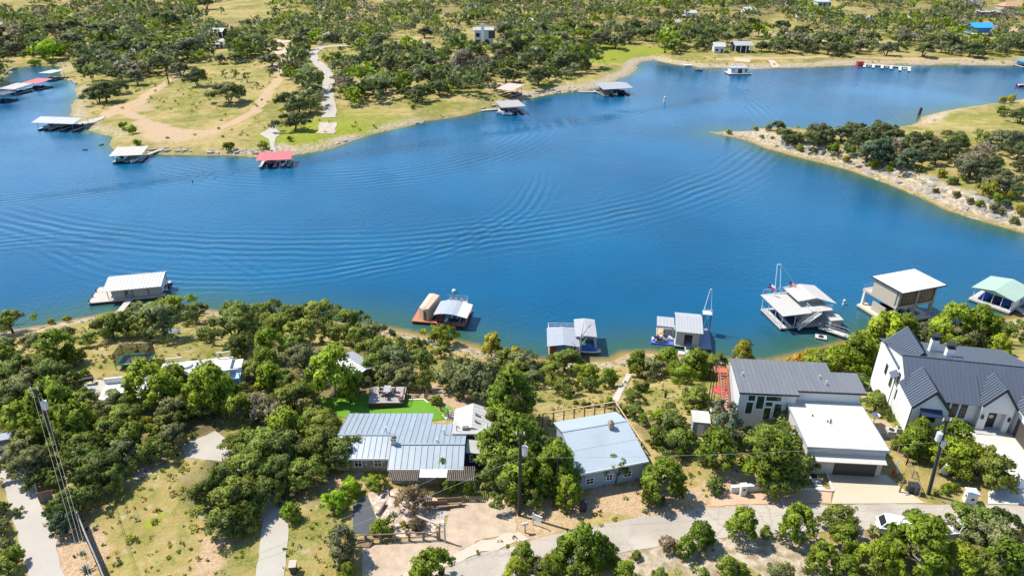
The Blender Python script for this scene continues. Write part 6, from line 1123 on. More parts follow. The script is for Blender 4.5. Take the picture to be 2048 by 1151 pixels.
def flag(label, x, y, z, rz, stripes):
    f = thing('flag', label, 'flag', (x, y, z), rz, 'flags on the two storey boathouse'); MB().tube((0,0,0), (0,0,2.2), .03).build('pole', GREYM, f)
    for k in range(7 if stripes else 2):
        hh = .9/(7 if stripes else 2); z0 = 2.15-hh*(k+1); x0 = .5 if (stripes and k < 4) or not stripes else .03
        MB().slab([(x0,.02,z0+hh),(1.35,-.1,z0+hh-.2),(1.35,-.1,z0-.2),(x0,.02,z0)], .015).build('stripe', (fm if k % 2 == 0 else fw_) if stripes else (fw_ if k == 0 else fm), f)
    MB().slab([(.03,.04,2.16),(.5,.01,2.1),(.5,.01,1.6 if stripes else 1.2),(.03,.04,1.66 if stripes else 1.26)], .016).build('canton', fb, f)
    if stripes:
        for a in range(3):
            for b in range(2): MB().box(-.03, .03, -.012, .012, -.03, .03).build('star', fw_, f, (.12+a*.14, .022, 1.74+b*.2))
    else: MB().box(-.09, .09, -.012, .012, -.09, .09).build('star', fw_, f, (.27, .022, 1.68))
flag('striped red and white flag with blue canton on the two storey boathouse', *L2W(t, 4.4, 7.2), 3.45, -.5, True); flag('flag with one star, blue band and red stripe on the lower roof', *L2W(t, .4, 7.0), 3.45, -.7, False)
boat('white covered cruiser inside the two storey white boathouse', *L2W(t, 2.6, 3.0), t.rotation_euler.z, 'ski', 'white', 'navy', .95); gw = gangway('white railed gangway from the two storey boathouse', L2W(t, 6.6, -.8), L2W(t, 9.2, -4.4), 1.2, d5, True, .6, .8); gangway('long white walkway leading from the railed gangway to shore', L2W(t, 9.2, -4.5), PZ(1712, 684, 0)[:2], 1.1, d5, False, .8)
t3 = thing('floating_platform', 'small white float with a ring beside the railed gangway', 'platform', (*L2W(t, 5.4, -3.4), 0), t.rotation_euler.z-.5); box(t3, 'deck', d5, -.9, .9, -.7, .7, .1, .3); MB().tube((0,0,.301), (0,0,.4), .45, .4, 12).build('ring', BLACK, t3)
for a, b, lb in ((L2W(t, 0, -.2), PZ(1650, 692, 0)[:2], 'white mooring rope from the two storey boathouse to the bushes'), (L2W(t, 9.9, 0), PZ(1722, 676, 0)[:2], 'white mooring rope from the shed corner to shore')): wire(lb, (*a, .5), (*b, .6), .1, 6, 'mooring ropes')
# 6. tan two storey boathouse with glass doors
t = thing('boat_house', 'tan boathouse on columns with white flat roof and glazed doors', 'boathouse', (66.3, 103.4, 0), math.radians(18), 'boathouses on the near shore', 'tan glazed boathouse'); tan = M('tan_stucco', (.42,.36,.29), .85, .06, .6, .08); col = M('grey_column', (.33,.32,.31), .7, .05)
box(t, 'deck', M('sand_deck', (.55,.47,.35), .85, .06), -1.0, 1.0, -.5, 7.2, .3, .7); box(t, 'deck', M('sand_deck'), 1.005, 8.2, -.5, .6, .3, .7); box(t, 'deck', M('sand_deck'), 7.2, 8.2, .605, 7.2, .3, .7); box(t, 'float', floatm, -.9, .9, -.4, 7.1, -.3, .295); box(t, 'float', floatm, 1.0, 8.1, -.4, .5, -.3, .295)
box(t, 'upper_floor', tan, -.3, 8.2, -.2, 7.4, 3.3, 3.7); box(t, 'upper_wall', tan, -.3, -.1, .3, 5.4, 3.705, 6.7); box(t, 'back_wall', tan, -.09, 8.0, 5.2, 5.4, 3.705, 6.7); box(t, 'lower_wall', tan, -.2, 0, 1.9, 4.8, .705, 2.4)
for x in (.05, 4.0, 7.9): box(t, 'column', col, x-.2, x+.2, -.2, .25, .705, 6.7)
for y in (6.9,): box(t, 'column', WHITE, -.35, .05, y-.2, y+.2, .705, 3.29)
MB().slab([(-.6,-.9,6.85),(8.9,-.9,6.95),(8.9,5.9,6.95),(-.6,5.9,6.85)], .1).build('roof', M('bright_membrane', (.60,.595,.575), .6, .03), t); mb = MB().box(-.68, -.605, -.98, 5.98, 6.66, 6.88).box(8.905, 8.98, -.98, 5.98, 6.74, 6.98).box(-.6, 8.9, -.98, -.905, 6.68, 6.86); mb.build('fascia', BLACK, t)
for x0 in (.25, 4.2):
    f = MB().box(x0, x0+3.5, -.05, .05, 3.72, 3.85).box(x0, x0+3.5, -.05, .05, 6.4, 6.6).build('glazed_door', BLACK, t)
    pane = MB().box(0, .62, -.02, .02, 0, .46).mesh('pane', glass_mat('glass_painted_reflection', (.13,.105,.07), .12)) if x0 < 1 else pane  # brownish base colour is lightened to imitate reflection in the door panes
    for i in range(5):
        for j in range(5): link('pane', pane, f, (x0+.06+i*.69, 0, 3.88+j*.5))
    for i in range(6): MB().box(x0+i*.69, x0+i*.69+.05, -.045, .045, 3.851, 6.399).build('mullion', BLACK, f)
    for j in range(1, 5): MB().box(x0+.051, x0+3.449, -.04, .04, 3.83+j*.5, 3.87+j*.5).build('transom', BLACK, f)
for x in (-.25, 8.1): MB().tube((x,5.6,3.7), (x,7.3,3.7), .02).tube((x,7.3,3.7), (x,7.3,4.6), .03).build('rail_post', GREYM, t)
MB().tube((-.25,7.3,4.6), (8.1,7.3,4.6), .03).tube((-.25,7.3,4.2), (8.1,7.3,4.2), .02).build('rail', GREYM, t)
boat('black wakeboard boat in the lower slip of the tan boathouse', *L2W(t, 3.3, 3.2), t.rotation_euler.z+.1, 'ski', 'black', None, .95); boat('pale jet ski in the far slip of the tan boathouse', *L2W(t, 6.2, 2.6), t.rotation_euler.z, 'jet', 'white', None, .9)
# 7. pale green gable roof
t = thing('boat_house', 'boathouse with pale green gable roof and blue boats', 'boathouse', (85.6, 112.3, 0), math.radians(-54), 'boathouses on the near shore', 'pale green roofed boathouse'); grn = M('pale_green_tin', (.36,.47,.37), .5, .05, .3, .06, .1, .45, fine=2.5)
box(t, 'deck', d5, -.4, 6.4, -.4, .9, .3, .65); box(t, 'deck', d5, -.4, .5, .905, 7.4, .3, .65); box(t, 'deck', d5, 5.8, 6.4, .905, 7.4, .3, .65); box(t, 'deck', d5, .505, 5.795, 6.6, 7.4, .3, .65); box(t, 'float', floatm, -.3, 6.3, -.3, .8, -.3, .295)
seam_roof(t, (-.5,-.5,2.9), (-.5,7.6,2.9), (3.6,0,.75), 11, grn, rib=.03); seam_roof(t, (6.7,-.5,2.9), (6.7,7.6,2.9), (-3.595,0,.75), 11, grn, rib=.03); mb = MB(); yprofile(mb, .1, .25, [(-.2,2.7),(6.4,2.7),(3.1,3.45)]); mb.build('gable_board', grn, t)
for x in (0, 1.6, 3.1, 4.6, 6.2):
    for y in (.15, 7.0): MB().tube((x,y,.65), (x,y,2.85), .06).build('post', WHITE, t)
box(t, 'end_wall', WHITE, 6.1, 6.2, .9, 4.0, .655, 2.0)
for k, x in enumerate((1.2, 3.1, 4.8)): boat(['royal blue covered boat at the open water end of the green roofed dock', 'navy boat in the middle slip of the green roofed dock', 'dark blue boat in the shore end slip of the green roofed dock'][k], *L2W(t, x, 3.6), t.rotation_euler.z, 'ski', ['blue', 'navy', 'navy'][k], ['blue', 'navy', 'blue'][k], .75, 0, 'blue boats under the green roof')
gangway('plank walkway at the shore end of the green roofed dock', L2W(t, 6.4, 3), L2W(t, 9.8, 1.0), 1.3, dock_w, False)
boat('white boat moored past the green roofed dock', *L2W(t, 8.4, 6.0), t.rotation_euler.z+.6, 'ski', 'white', None, .8)
# far side docks
coral = M('coral_red_roof', (.50,.13,.12), .5, .06, .2, .05, .1, .45, fine=1); sand = M('sand_tin', (.45,.41,.35), .55, .06, .2, .1); midg = M('mid_grey_tin', (.36,.36,.36), .5, .07, .2, .15, .15)
def fb(label, x, y, rz, *a, **k): return boat(label, x, y, rz, *a, **k)
t = dock('coral red roofed dock at the foot of the forked ramp', -74.6, 195.2, math.radians(9), 9.0, 6.6, 'shed', coral, 2, 2.5, .45, M('white_deck'), .5, 12, lmk='coral red roofed dock'); fb('black motor boat in the first slip of the coral red dock', *L2W(t, 2.9, 3.5), t.rotation_euler.z+math.pi, 'ski', 'black', 'grey', 1.0); fb('navy and white boat in the second slip of the coral red dock', *L2W(t, 6.6, 3.2), t.rotation_euler.z+math.pi, 'ski', 'white', None, .95); o = MB().tube((0,0,0), (.3,0,1.8), .25, .3, 8).build('slide', BC['green'], None, (*L2W(t, 8.7, 1.2), .48)); tag(o, 'green water slide at the corner of the coral red dock', 'slide'); gangway('grey gangway from the coral red dock to the forked ramp', L2W(t, 4.0, 6.6), PZ(545, 300, .5)[:2], 1.6, dock_g, False)
t = dock('beige roofed dock beside the rocky ledge', -120.3, 200.0, math.radians(10), 8.4, 7.4, 'shed', sand, 2, 2.4, .6, dock_g, .4, 8, lmk='beige roofed dock'); fb('green trimmed pontoon boat at the beige roofed dock', *L2W(t, 2.2, 4.0), t.rotation_euler.z+math.pi, 'pontoon', 'green', 'tan', 1.1); fb('white boat on the lift at the beige roofed dock', *L2W(t, 6.0, 2.2), t.rotation_euler.z+math.pi-.2, 'ski', 'white', 'grey', 1.0); gangway('short stone coloured gangway behind the beige roofed dock', L2W(t, 8.0, 7.3), L2W(t, 11.5, 11.5), 1.4, dock_w, False)
t = dock('wide grey roofed dock beside the pale boat ramp', -168.0, 240.5, math.radians(-8), 14.5, 8.5, 'gx', midg, 3, 2.9, 1.0, dock_g, .8, 14, lmk='wide grey roofed dock')
for k, x in enumerate((2.6, 7.4, 12.2)): fb(['pontoon boat in the outermost slip of the wide grey dock', 'dark motor boat in the middle slip of the wide grey dock', 'navy motor boat in the ramp side slip of the wide grey dock'][k], *L2W(t, x, 4.2), t.rotation_euler.z+math.pi, ['pontoon', 'ski', 'ski'][k], ['grey', 'black', 'navy'][k], ['navy', 'grey', 'navy'][k], 1.0)
gangway('brown gangway from the wide grey dock to the ramp', L2W(t, 14.5, 7.5), L2W(t, 17.5, 7.8), 1.8, dock_w, False)
t = dock('dark roofed dock cut by the picture edge in the creek', -214.5, 286.0, math.radians(-5), 6.0, 7, 'flat', M('dark_tin', (.06,.07,.09), .6), 1, 3.2, .5, M('dark_dock', (.08,.09,.11)), .2, 4, lmk='dark creek dock'); fb('navy boat at the dark creek dock', *L2W(t, 3, 2.5), t.rotation_euler.z, 'ski', 'navy', 'navy', .9)
t = dock('beige tin roofed dock next to the red roof in the creek', -222.0, 303.0, math.radians(-12), 7.0, 9, 'shed', sand, 1, 2.6, .7, dock_g, .5, 6, lmk='beige creek dock'); fb('dark covered boat under the beige tin roof in the creek', *L2W(t, 3.5, 3), t.rotation_euler.z+math.pi, 'ski', 'navy', 'grey', 1.0)
t = dock('red roofed dock in the creek', -219.0, 314.0, math.radians(-12), 7.5, 8, 'shed', coral, 1, 3.0, .6, dock_g, .5, 6, lmk='red creek dock'); fb('navy boat under the red roof in the creek', *L2W(t, 3.7, 3), t.rotation_euler.z+math.pi, 'ski', 'navy', 'navy', 1.0)
t = dock('small white roofed dock near the lime green thicket', -224.5, 335.0, math.radians(-6), 6.0, 9, 'flat', tin_w, 1, 3.6, .4, dock_w, .4, 5, lmk='small white creek dock'); fb('blue boat in the small white creek dock', *L2W(t, 3, 3), t.rotation_euler.z, 'ski', 'blue', 'navy', .9); gangway('thin walkway from the small white creek dock to the bank', L2W(t, 6, 8), L2W(t, 14, 9), 1.5, dock_w, False)
t = dock('low grey roofed dock in front of the lime green thicket', -276, 404, math.radians(-10), 12.5, 8, 'gx', tin_g, 1, 2.2, .8, dock_g, .8, 6, lmk='low grey creek dock')
t = dock('brown grey dock with a grey roof below the rocky bank', -3.6, 263.5, math.radians(14), 8.6, 11, 'flat', M('brown_grey_roof', (.34,.30,.27), .6, .08), 2, 3.0, .4, dock_g, .5, 6, lmk='brown grey dock'); fb('white motor boat moored at the brown grey dock', *L2W(t, 1.2, 1.6), t.rotation_euler.z-2.4, 'ski', 'white', None, 1.15); fb('dark jet boat under the brown grey roof', *L2W(t, 5.4, 3), t.rotation_euler.z+math.pi, 'ski', 'black', 'grey', 1.1); gangway('pale gangway of the brown grey dock', L2W(t, -.3, 9.5), L2W(t, -6.5, 9.5), 2.0, dock_w, False)
t = dock('long dark dock with grey gable roof and brown storeroom', 39.5, 298.5, math.radians(16), 12.2, 13, 'gx', midg, 2, 3.2, .9, dock_g, .9, 9, lmk='long gabled dock'); box(t, 'storeroom', M('brown_store', (.16,.11,.08), .8), .2, 3.0, 1.0, 6.0, .485, 3.1); fb('white ski boat in the long gabled dock', *L2W(t, 6.0, 3.4), t.rotation_euler.z+math.pi, 'ski', 'white', None, 1.15); fb('dark boat at the open end of the long gabled dock', *L2W(t, 9.6, 3.4), t.rotation_euler.z+math.pi, 'ski', 'black', 'navy', 1.15); gangway('grey gangway of the long gabled dock', L2W(t, .3, 9), L2W(t, -6.8, 12.5), 2.2, dock_g, False)
q = G(1000, 188); t = dock('beached dock with slanting tan roof on the rocky bank', q[0]-1.0, q[1]-2.5, math.radians(-35), 7.0, 8.5, 'shed', M('tan_pink_roof', (.52,.40,.33), .6, .06), 1, 2.8, 1.0, M('pale_deck'), .5, 6, lmk='beached tan dock'); t.location.z = q[2]-.1
t = thing('house_boat', 'small white houseboat moored below the lakeside oaks', 'houseboat', (108.8, 351.8, 0), math.radians(2), lmk='white houseboat'); box(t, 'deck', M('tan_deck', (.46,.38,.30)), -.8, 10.6, -1.0, 7.0, .3, .6); box(t, 'float', floatm, -.6, 10.4, -.8, 6.8, -.3, .295); box(t, 'cabin', M('white_siding', (.68,.68,.66), .6), .6, 9.4, 1.0, 6.0, .605, 3.0); MB().box(.2, 9.8, .5, 6.5, 3.005, 3.2).build('roof', tin_w, t)
box(t, 'window', M('sky_pane', (.20,.36,.55), .2), 1.0, 2.6, .97, .999, 1.3, 2.5); box(t, 'doorway', BLACK, 4.2, 6.2, .96, .999, .61, 2.6); box(t, 'window', GLASS, 7.6, 8.8, .97, .999, 1.3, 2.3)
t = thing('marina_dock', 'long open dock with several slips and no roof', 'dock', (187.5, 381.0, 0), math.radians(-27), lmk='open slip dock'); pd = M('pale_pink_deck', (.55,.49,.43), .85, .08); box(t, 'walkway', pd, 0, 24, 0, 2.2, .35, .6); box(t, 'float', floatm, .2, 23.8, .2, 2, -.3, .345)
for k in range(6): box(t, 'finger', pd, 1.2+k*4.2, 2.5+k*4.2, -12.0 if k > 3 else -9.0, -.005, .35, .6); box(t, 'float', floatm, 1.3+k*4.2, 2.4+k*4.2, -11.8 if k > 3 else -8.8, -.1, -.3, .345)
for k in range(3): fb(['white boat in the first slip of the open dock', 'grey boat in the third slip of the open dock', 'white boat in the last slip of the open dock'][k], *L2W(t, 4.0+k*8.4, -4.0), t.rotation_euler.z, 'ski', ['grey', 'grey', 'white'][k], None, .7)
o = MB().box(-1.5, 1.5, -1.2, 1.2, 0, 2.0).box(-1.7, 1.7, -1.4, 1.4, 2.0, 2.2).build('dock_box', BC['red'], None, (186.0, 379.5, 0)); tag(o, 'small red hut at the shore end of the open dock', 'hut')
t = dock('blue roofed boat dock at the far shore edge', 268.5, 372, math.radians(-5), 10, 9, 'flat', M('bright_blue_roof', (.05,.30,.62), .5), 1, 2.8, .4, M('white_deck'), .3, 4, wall=M('white_siding'), lmk='blue roofed dock')
o = fb('red and white speedboat crossing the far arm of the lake', PZ(2046, 173)[0], PZ(2046, 173)[1], math.radians(-80), 'ski', 'red', None, 1.1)
q = PZ(1377, 132); t = thing('floating_platform', 'small bare swim float near the far bank', 'platform', (q[0], q[1], 0)); box(t, 'deck', pd, -2.2, 2.2, -1.5, 1.5, .2, .55); box(t, 'float', floatm, -2.0, 2.0, -1.3, 1.3, -.3, .195)
q = PZ(1396, 142); fb('small pale boat anchored near the bare swim float', q[0], q[1], math.radians(80), 'ski', 'grey', 'grey', .75)
def buoy(px, py, label, h=1.2, r=.3):
    q = PZ(px, py); t = thing('buoy', label, 'buoy', (q[0], q[1], 0), 0, 'white buoys'); MB().tube((0,0,-.3), (0,0,h), r, r*.85, 8).tube((0,0,h), (0,0,h+r*.4), r*.85, r*.2, 8).build('body', WHITE, t); MB().tube((0,0,h*.6), (0,0,h*.72), r*.95, r*.95, 8).build('band', M('buoy_orange', (.6,.2,.03)), t)
buoy(1329, 204, 'thin white buoy in the middle of the far arm', 2.2, .45); buoy(908, 584, 'round white buoy off the brick red boathouse', .5, .42); buoy(1687, 609, 'white buoy between the two storey and tan boathouses', 1.0, .26)
q = PZ(1838, 229); o = MB().tube((0,0,-.5), (.3,0,2.6), .55, .5, 6).build('dead_stump', M('dark_stump', (.05,.04,.035), .9), None, (q[0], q[1], 0)); tag(o, 'dark stump standing in water off the peninsula', 'stump')
for k, (x, y) in enumerate(((170,300),(203,290),(385,362))): q = PZ(x, y); o = MB().tube((-.8,0,0), (.8,.1,.15), .22, .15, 6).build('driftwood', M('dark_stump'), None, (q[0], q[1], 0), k); tag(o, ['dark driftwood floating off the meadow point', 'dark driftwood nearer the meadow shore', 'dark driftwood out in the open cove'][k], 'driftwood')
# snag by the square roofed boathouse
t = thing('dead_tree', 'bare pale snag reaching over the square white roof', 'tree', at(1157, 735)); mb = MB(); mb.tube((0,0,-.3), (.1,0,4.0), .16, .12).tube((.1,0,4.0), (.2,-.1,6.2), .12, .06)
for a, b in (((.1,0,3.0),(-1.2,.2,4.6)), ((.15,0,4.0),(1.0,.2,5.2)), ((.2,-.1,5.6),(1.6,.1,8.2)), ((.2,-.1,6.1),(.5,.3,8.0)), ((1.2,.05,7.2),(1.9,.1,8.0))): mb.tube(a, b, .07, .025, 5)
mb.build('trunk', M('snag_pale', (.40,.34,.28), .9, .2), t)

# ---------------------------------------------------------------- houses on the far shore
def far_house(label, px, py, wpx, wall, roof, hgt=3.0, dep=8.0, kind='gable', rz=0.0, cat='house', lmk=None, name='house', front='windows', rise=1.8):
    p = G(px, py); Z = proj(*p)[2]; Wd = wpx*Z/FPX; ca, sa = math.cos(rz), math.sin(rz)
    t = thing(name, label, cat, (p[0]-ca*Wd/2, p[1]-sa*Wd/2, p[2]), rz, None, lmk); o = .6
    if front == 'open':
        for k in range(4): x = .2+(Wd-.4)*k/3; box(t, 'post', WHITE, x-.2, x+.2, 0, .4, -1, hgt)
        box(t, 'wall', wall, .1, Wd-.1, dep*.55, dep, -1, hgt)
    else: box(t, 'wall', wall, 0, Wd, 0, dep, -1.5, hgt)
    if kind == 'gable': MB().slab([(-o,-o,hgt),(Wd+o,-o,hgt),(Wd+o,dep/2,hgt+rise),(-o,dep/2,hgt+rise)], .15).build('roof', roof, t); MB().slab([(-o,dep/2+.005,hgt+rise),(Wd+o,dep/2+.005,hgt+rise),(Wd+o,dep+o,hgt),(-o,dep+o,hgt)], .15).build('roof', roof, t); mb = MB(); xprofile(mb, .05, Wd-.05, [(0,hgt),(dep,hgt),(dep/2,hgt+rise-.25)]); mb.build('gable_wall', wall, t)
    elif kind == 'hip': a = min(Wd*.3, 4); MB().add([(-o,-o,hgt),(Wd+o,-o,hgt),(Wd+o,dep+o,hgt),(-o,dep+o,hgt),(a,dep/2,hgt+rise),(Wd-a,dep/2,hgt+rise)], [(0,1,5,4),(1,2,5),(2,3,4,5),(3,0,4),(3,2,1,0)]).build('roof', roof, t)
    else: MB().slab([(-o,-o,hgt+.05),(Wd+o,-o,hgt+.05),(Wd+o,dep+o,hgt+rise*.4),(-o,dep+o,hgt+rise*.4)], .3).build('roof', roof, t)
    if front == 'windows':
        n = max(2, int(Wd/4))
        for k in range(n):
            x = Wd*(k+.5)/n
            if k == n//2: box(t, 'door', BRONZE, x-.6, x+.6, -.06, -.004, 0, 2.2)
            else: f = box(t, 'window', WHITE, x-.95, x+.95, -.05, -.004, .8, 2.3); box(f, 'pane', GLASS, x-.8, x+.8, -.08, -.051, .95, 2.15)
    return t
lw = M('limewash', (.60,.58,.54), .8, .08); brn = M('brown_boards', (.16,.11,.08), .85, .15); gryr = M('far_grey_roof', (.34,.34,.34), .6, .1, .2, .15); whr = M('far_white_roof', (.42,.415,.40), .6, .06, .2, .1); dkr = M('far_dark_roof', (.10,.10,.11), .6, .1); dkw = M('far_dark_wall', (.06,.06,.07), .7)
far_house('small dark barn with pale gable roof by the red dirt yard', 433, 77, 26, dkw, whr, 4.0, 9, 'gable', 0, 'barn', 'pale roofed barn', 'barn', 'open')
far_house('dark cabin with white roof tucked under the oaks by the track', 318, 124, 30, brn, whr, 3, 8, 'gable', .2, 'cabin', 'white roofed cabin', 'cabin'); far_house('low brown cabin in oak shade near the creek meadow', 272, 116, 20, brn, gryr, 2.8, 7, 'gable', -.1, 'cabin', 'low brown cabin', 'cabin')
far_house('low grey hip roofed house at the end of the pale lane', 656, 84, 28, lw, gryr, 3, 10, 'hip', 0, 'house', 'grey hip roofed house'); far_house('low tan roofed pavilion on posts between the lane oaks', 716, 146, 40, brn, M('tan_far_roof', (.45,.38,.30), .7), 2.6, 8, 'flat', .05, 'pavilion', 'tan roofed pavilion', 'pavilion', 'open')
t = far_house('white modern house with tall chimney and dark balcony on the rise', 968, 89, 38, M('white_far_wall', (.55,.55,.54), .7, .05), gryr, 8.0, 9, 'flat', .08, 'house', 'white modern house on the rise'); box(t, 'chimney', WHITE, 4.0, 6.0, -1.2, .0, -1, 11.5); box(t, 'balcony', dkw, 8.5, 12.4, -.5, -.005, 3.4, 7.6); box(t, 'garage_door', dkw, .6, 3.4, -.12, -.006, 0, 2.6); box(t, 'window', GLASS, 1.0, 3.2, -.1, -.004, 4.2, 6.4); box(t, 'window', GLASS, 6.4, 8.1, -.1, -.004, .4, 2.8); box(t, 'garden_wall', lw, -8, -1, 0, .5, -1, 1.2)
for (lb, x, y, wpx, wa, ro, hg, kd, rz, lm_) in (('white roofed house low among the trees above the beached dock', 1056, 52, 20, lw, whr, 3, 'gable', .1, 'white roofed house above the beached dock'), ('small grey roofed house beside the white one above the beached dock', 1094, 38, 16, lw, gryr, 3, 'gable', 0, None), ('pale roof showing between oaks on the wooded slope', 1108, 66, 12, lw, whr, 3, 'gable', .6, None), ('little pale shed at the edge of the oak stand', 1076, 88, 10, lw, whr, 2.6, 'gable', .4, None),
    ('white house on the bare pale yard above the green meadow', 1382, 36, 22, M('white_far_wall'), whr, 3.4, 'gable', .1, 'white house on the bare yard'), ('brown shed with grey roof below the bare yard', 1352, 54, 12, brn, gryr, 3, 'gable', 0, None), ('white columned house in the trees by the shore', 1438, 106, 20, M('white_far_wall'), whr, 3.4, 'gable', -.1, 'white columned house'),
    ('dark low house with flat roof halfway up the wooded slope', 1735, 46, 26, dkw, gryr, 3.4, 'flat', 0, 'dark low house'), ('dark house with pale flat roof higher on the wooded slope', 1818, 48, 24, dkw, whr, 4.2, 'flat', 0, 'dark pale roofed house'), ('dark house with slanting grey roof below the tile roof', 1980, 36, 36, dkw, gryr, 4, 'flat', -.1, 'dark slant roofed house'), ('long pale roofed house at the top edge of the slope', 1948, 12, 26, M('tan_stucco'), whr, 3, 'gable', 0, None),
    ('pale roofed house behind trees above the shore houses', 1500, 28, 22, lw, whr, 3, 'gable', .1, None), ('grey roofed house in the woods near the two level one', 1590, 12, 30, lw, gryr, 3, 'gable', 0, None), ('white shed by the road through the far woods', 1602, 36, 12, WHITE, whr, 3, 'flat', 0, None), ('small white house at the very top of the view', 1400, 8, 16, WHITE, whr, 4, 'gable', 0, None), ('grey roofed hut behind the barn in the meadow oaks', 440, 98, 16, lw, gryr, 2.6, 'gable', .1, None)): far_house(lb, x, y, wpx, wa, ro, hg, 8, kd, rz, 'house', lm_)
far_house('grey roofed lake house with open dark porch and white columns', 1486, 106, 34, dkw, gryr, 4.0, 9, 'gable', .02, 'house', 'open porch lake house', 'house', 'open')
t = far_house('white two level house with balconies in the woods', 1645, 26, 26, M('white_far_wall'), whr, 8, 8, 'flat', 0, 'house', 'white two level house'); [box(t, 'balcony', dkw, 1+k*3.4, 3.6+k*3.4, -.1, -.005, z, z+2.2) for k in range(3) for z in (1.0, 4.8)]
t = far_house('bright blue roofed house on stilts with white deck', 1962, 72, 40, M('blue_boards', (.05,.14,.34), .7), M('azure_roof', (.04,.32,.72), .45, .05), 5.0, 8, 'gable', 0, 'house', 'bright blue roofed house', 'house', 'windows', 2.6); box(t, 'deck', WHITE, -1.5, 12, -4, -.3, 1.5, 1.8); [MB().tube((x,-3.8,-1), (x,-3.8,1.5), .15).build('post', brn, t) for x in (-1, 4, 8, 11.5)]
far_house('tan house with wide red brown tile roof at the top corner', 2030, 22, 46, M('tan_stucco'), M('clay_tile_roof', (.42,.23,.15), .8, .15, 1.0), 3.4, 12, 'hip', -.05, 'house', 'clay tile roofed house', 'house', 'windows', 3)
p = G(1368, 78); t = thing('canopy_tent', 'small red canopy tent by the sandy path', 'tent', p); MB().add([(-2.4,-2.4,2.2),(2.4,-2.4,2.2),(2.4,2.4,2.2),(-2.4,2.4,2.2),(0,0,3.8)], [(0,1,4),(1,2,4),(2,3,4),(3,0,4),(3,2,1,0)]).build('roof', rd, t); [MB().tube((x,y,0), (x,y,2.2), .08).build('leg', WHITE, t) for x in (-2.2,2.2) for y in (-2.2,2.2)]; box(t, 'side_panel', rd, -2.3, 2.3, 2.25, 2.3, .2, 2.2)
for px_, py_, ht, lb in ((389, 50, 15, 'lone power pole standing in the pale grass field'), (338, 168, 12, 'power pole beside the pink dirt track'), (331, 128, 11, 'thin pole between the cabin and the track')): p = G(px_, py_); t = thing('power_pole', lb, 'utility pole', p); MB().tube((0,0,-.5), (0,0,ht), .3, .2, 6).build('shaft', polem, t); MB().box(-1.2, 1.2, -.1, .1, ht-.9, ht-.7).build('crossarm', polem, t)
for x, y, b, lb, rz in ((548, 142, ('far_dark', (.08,.08,.09)), 'dark car parked at the end of the meadow track', .2), (1366, 36, ('far_silver', (.5,.5,.5)), 'silver car on the bare pale yard', 1.4), (572, 152, ('far_rust', (.20,.10,.06)), 'rusty brown car by the meadow oaks', 1.2), (640, 90, ('far_white', (.65,.65,.65)), 'white car parked on the pale lane', .5)): rounded_car(lb, x, y, rz, b, 'suv', 5.6, 2.4)
p = G(1548, 104); 
# ---------------------------------------------------------------- rocks of the shores, laid into the ground
rr = np.random.RandomState(3); rockm = [M('rock_pale', (.43,.37,.28), .95, .2, .6, .25, bump=.4, fine=3), M('rock_grey', (.27,.255,.23), .95, .25, .6, .3, bump=.4, fine=3), M('rock_tan', (.36,.29,.20), .95, .22, .6, .2, bump=.4, fine=3)]
RM = []
for k in range(9):
    n = 7; a = np.sort(rr.rand(n))*6.283; r = .55+.45*rr.rand(n); top = [(r_*math.cos(q)*.86, r_*math.sin(q)*.62, .30+.10*rr.rand()) for q, r_ in zip(a, r)]; bot = [(r_*math.cos(q)*1.04, r_*math.sin(q)*.78, -.35) for q, r_ in zip(a, r)]
    RM.append(MB().add(bot+top, [tuple(range(n-1, -1, -1)), tuple(range(n, 2*n))]+[(i, (i+1) % n, n+(i+1) % n, n+i) for i in range(n)]).mesh('rock', rockm[k % 3]))
def rocks(line, count, lo, hi, s0, s1, flat=1.0, grey=None):
    P = np.array([G(x, y)[:2] for x, y in line]); D = densify(P, 1.0); poly = POLY_PEN if line is PEN_LINE else None
    for _ in range(count):
        i = rr.randint(1, len(D)-1); d = D[min(i+1, len(D)-1)]-D[i-1]; d /= np.hypot(*d)+1e-9; nrm = np.array([-d[1], d[0]]); q = D[i]+nrm*rr.uniform(lo, hi)
        z = H(q[0], q[1]); s = s0+(s1-s0)*rr.rand()**2.2
        if z < -.15: continue
        m = RM[grey[rr.randint(len(grey))]] if grey else RM[rr.randint(9)]
        o = link('rock', m, ground, (q[0], q[1], z), math.atan2(d[1], d[0])+rr.randn()*.22); o.scale = (s*rr.uniform(1, 1.8), s*.8, s*flat*rr.uniform(.45, .9))
PEN_LINE = [(1455,275),(1500,284),(1540,299),(1600,316),(1650,329),(1700,342),(1750,359),(1800,376),(1850,399),(1900,424),(1960,444),(2048,467)]
rocks(PEN_LINE, 110, -1.0, 8.0, .4, 1.5, .6); rocks([(1690,322),(1740,335),(1800,352),(1850,376),(1930,402),(2030,440)], 80, -3, 4, .5, 1.9, .8, [1,4,7]); rocks([(1560,285),(1620,303),(1650,312)], 18, -2, 2, .8, 2.4, 1.2, [1,4,7]); rocks([(1424,267),(1470,276)], 12, -1, 1.5, .8, 2.2, .5)
rocks([(290,305),(340,303),(400,305),(470,305),(520,309)], 46, -.5, 3.0, .6, 1.7, 1.0, [1,4,0]); rocks([(985,216),(1040,203),(1100,190),(1170,180)], 40, 0, 5, .8, 2.4, .7); rocks([(113,133),(118,146),(133,160),(150,170)], 16, -2, 2, 1, 2.6, .9); rocks([(18,157),(30,141),(48,134)], 14, -1, 3, 1, 3, 1.2, [1,4,7])
rocks([(650,302),(760,268),(880,240),(980,220)], 22, 0, 3, .6, 1.6, .7); rocks([(845,676),(900,684),(960,697),(1010,712)], 14, 0, 2.5, .25, .8, .5)

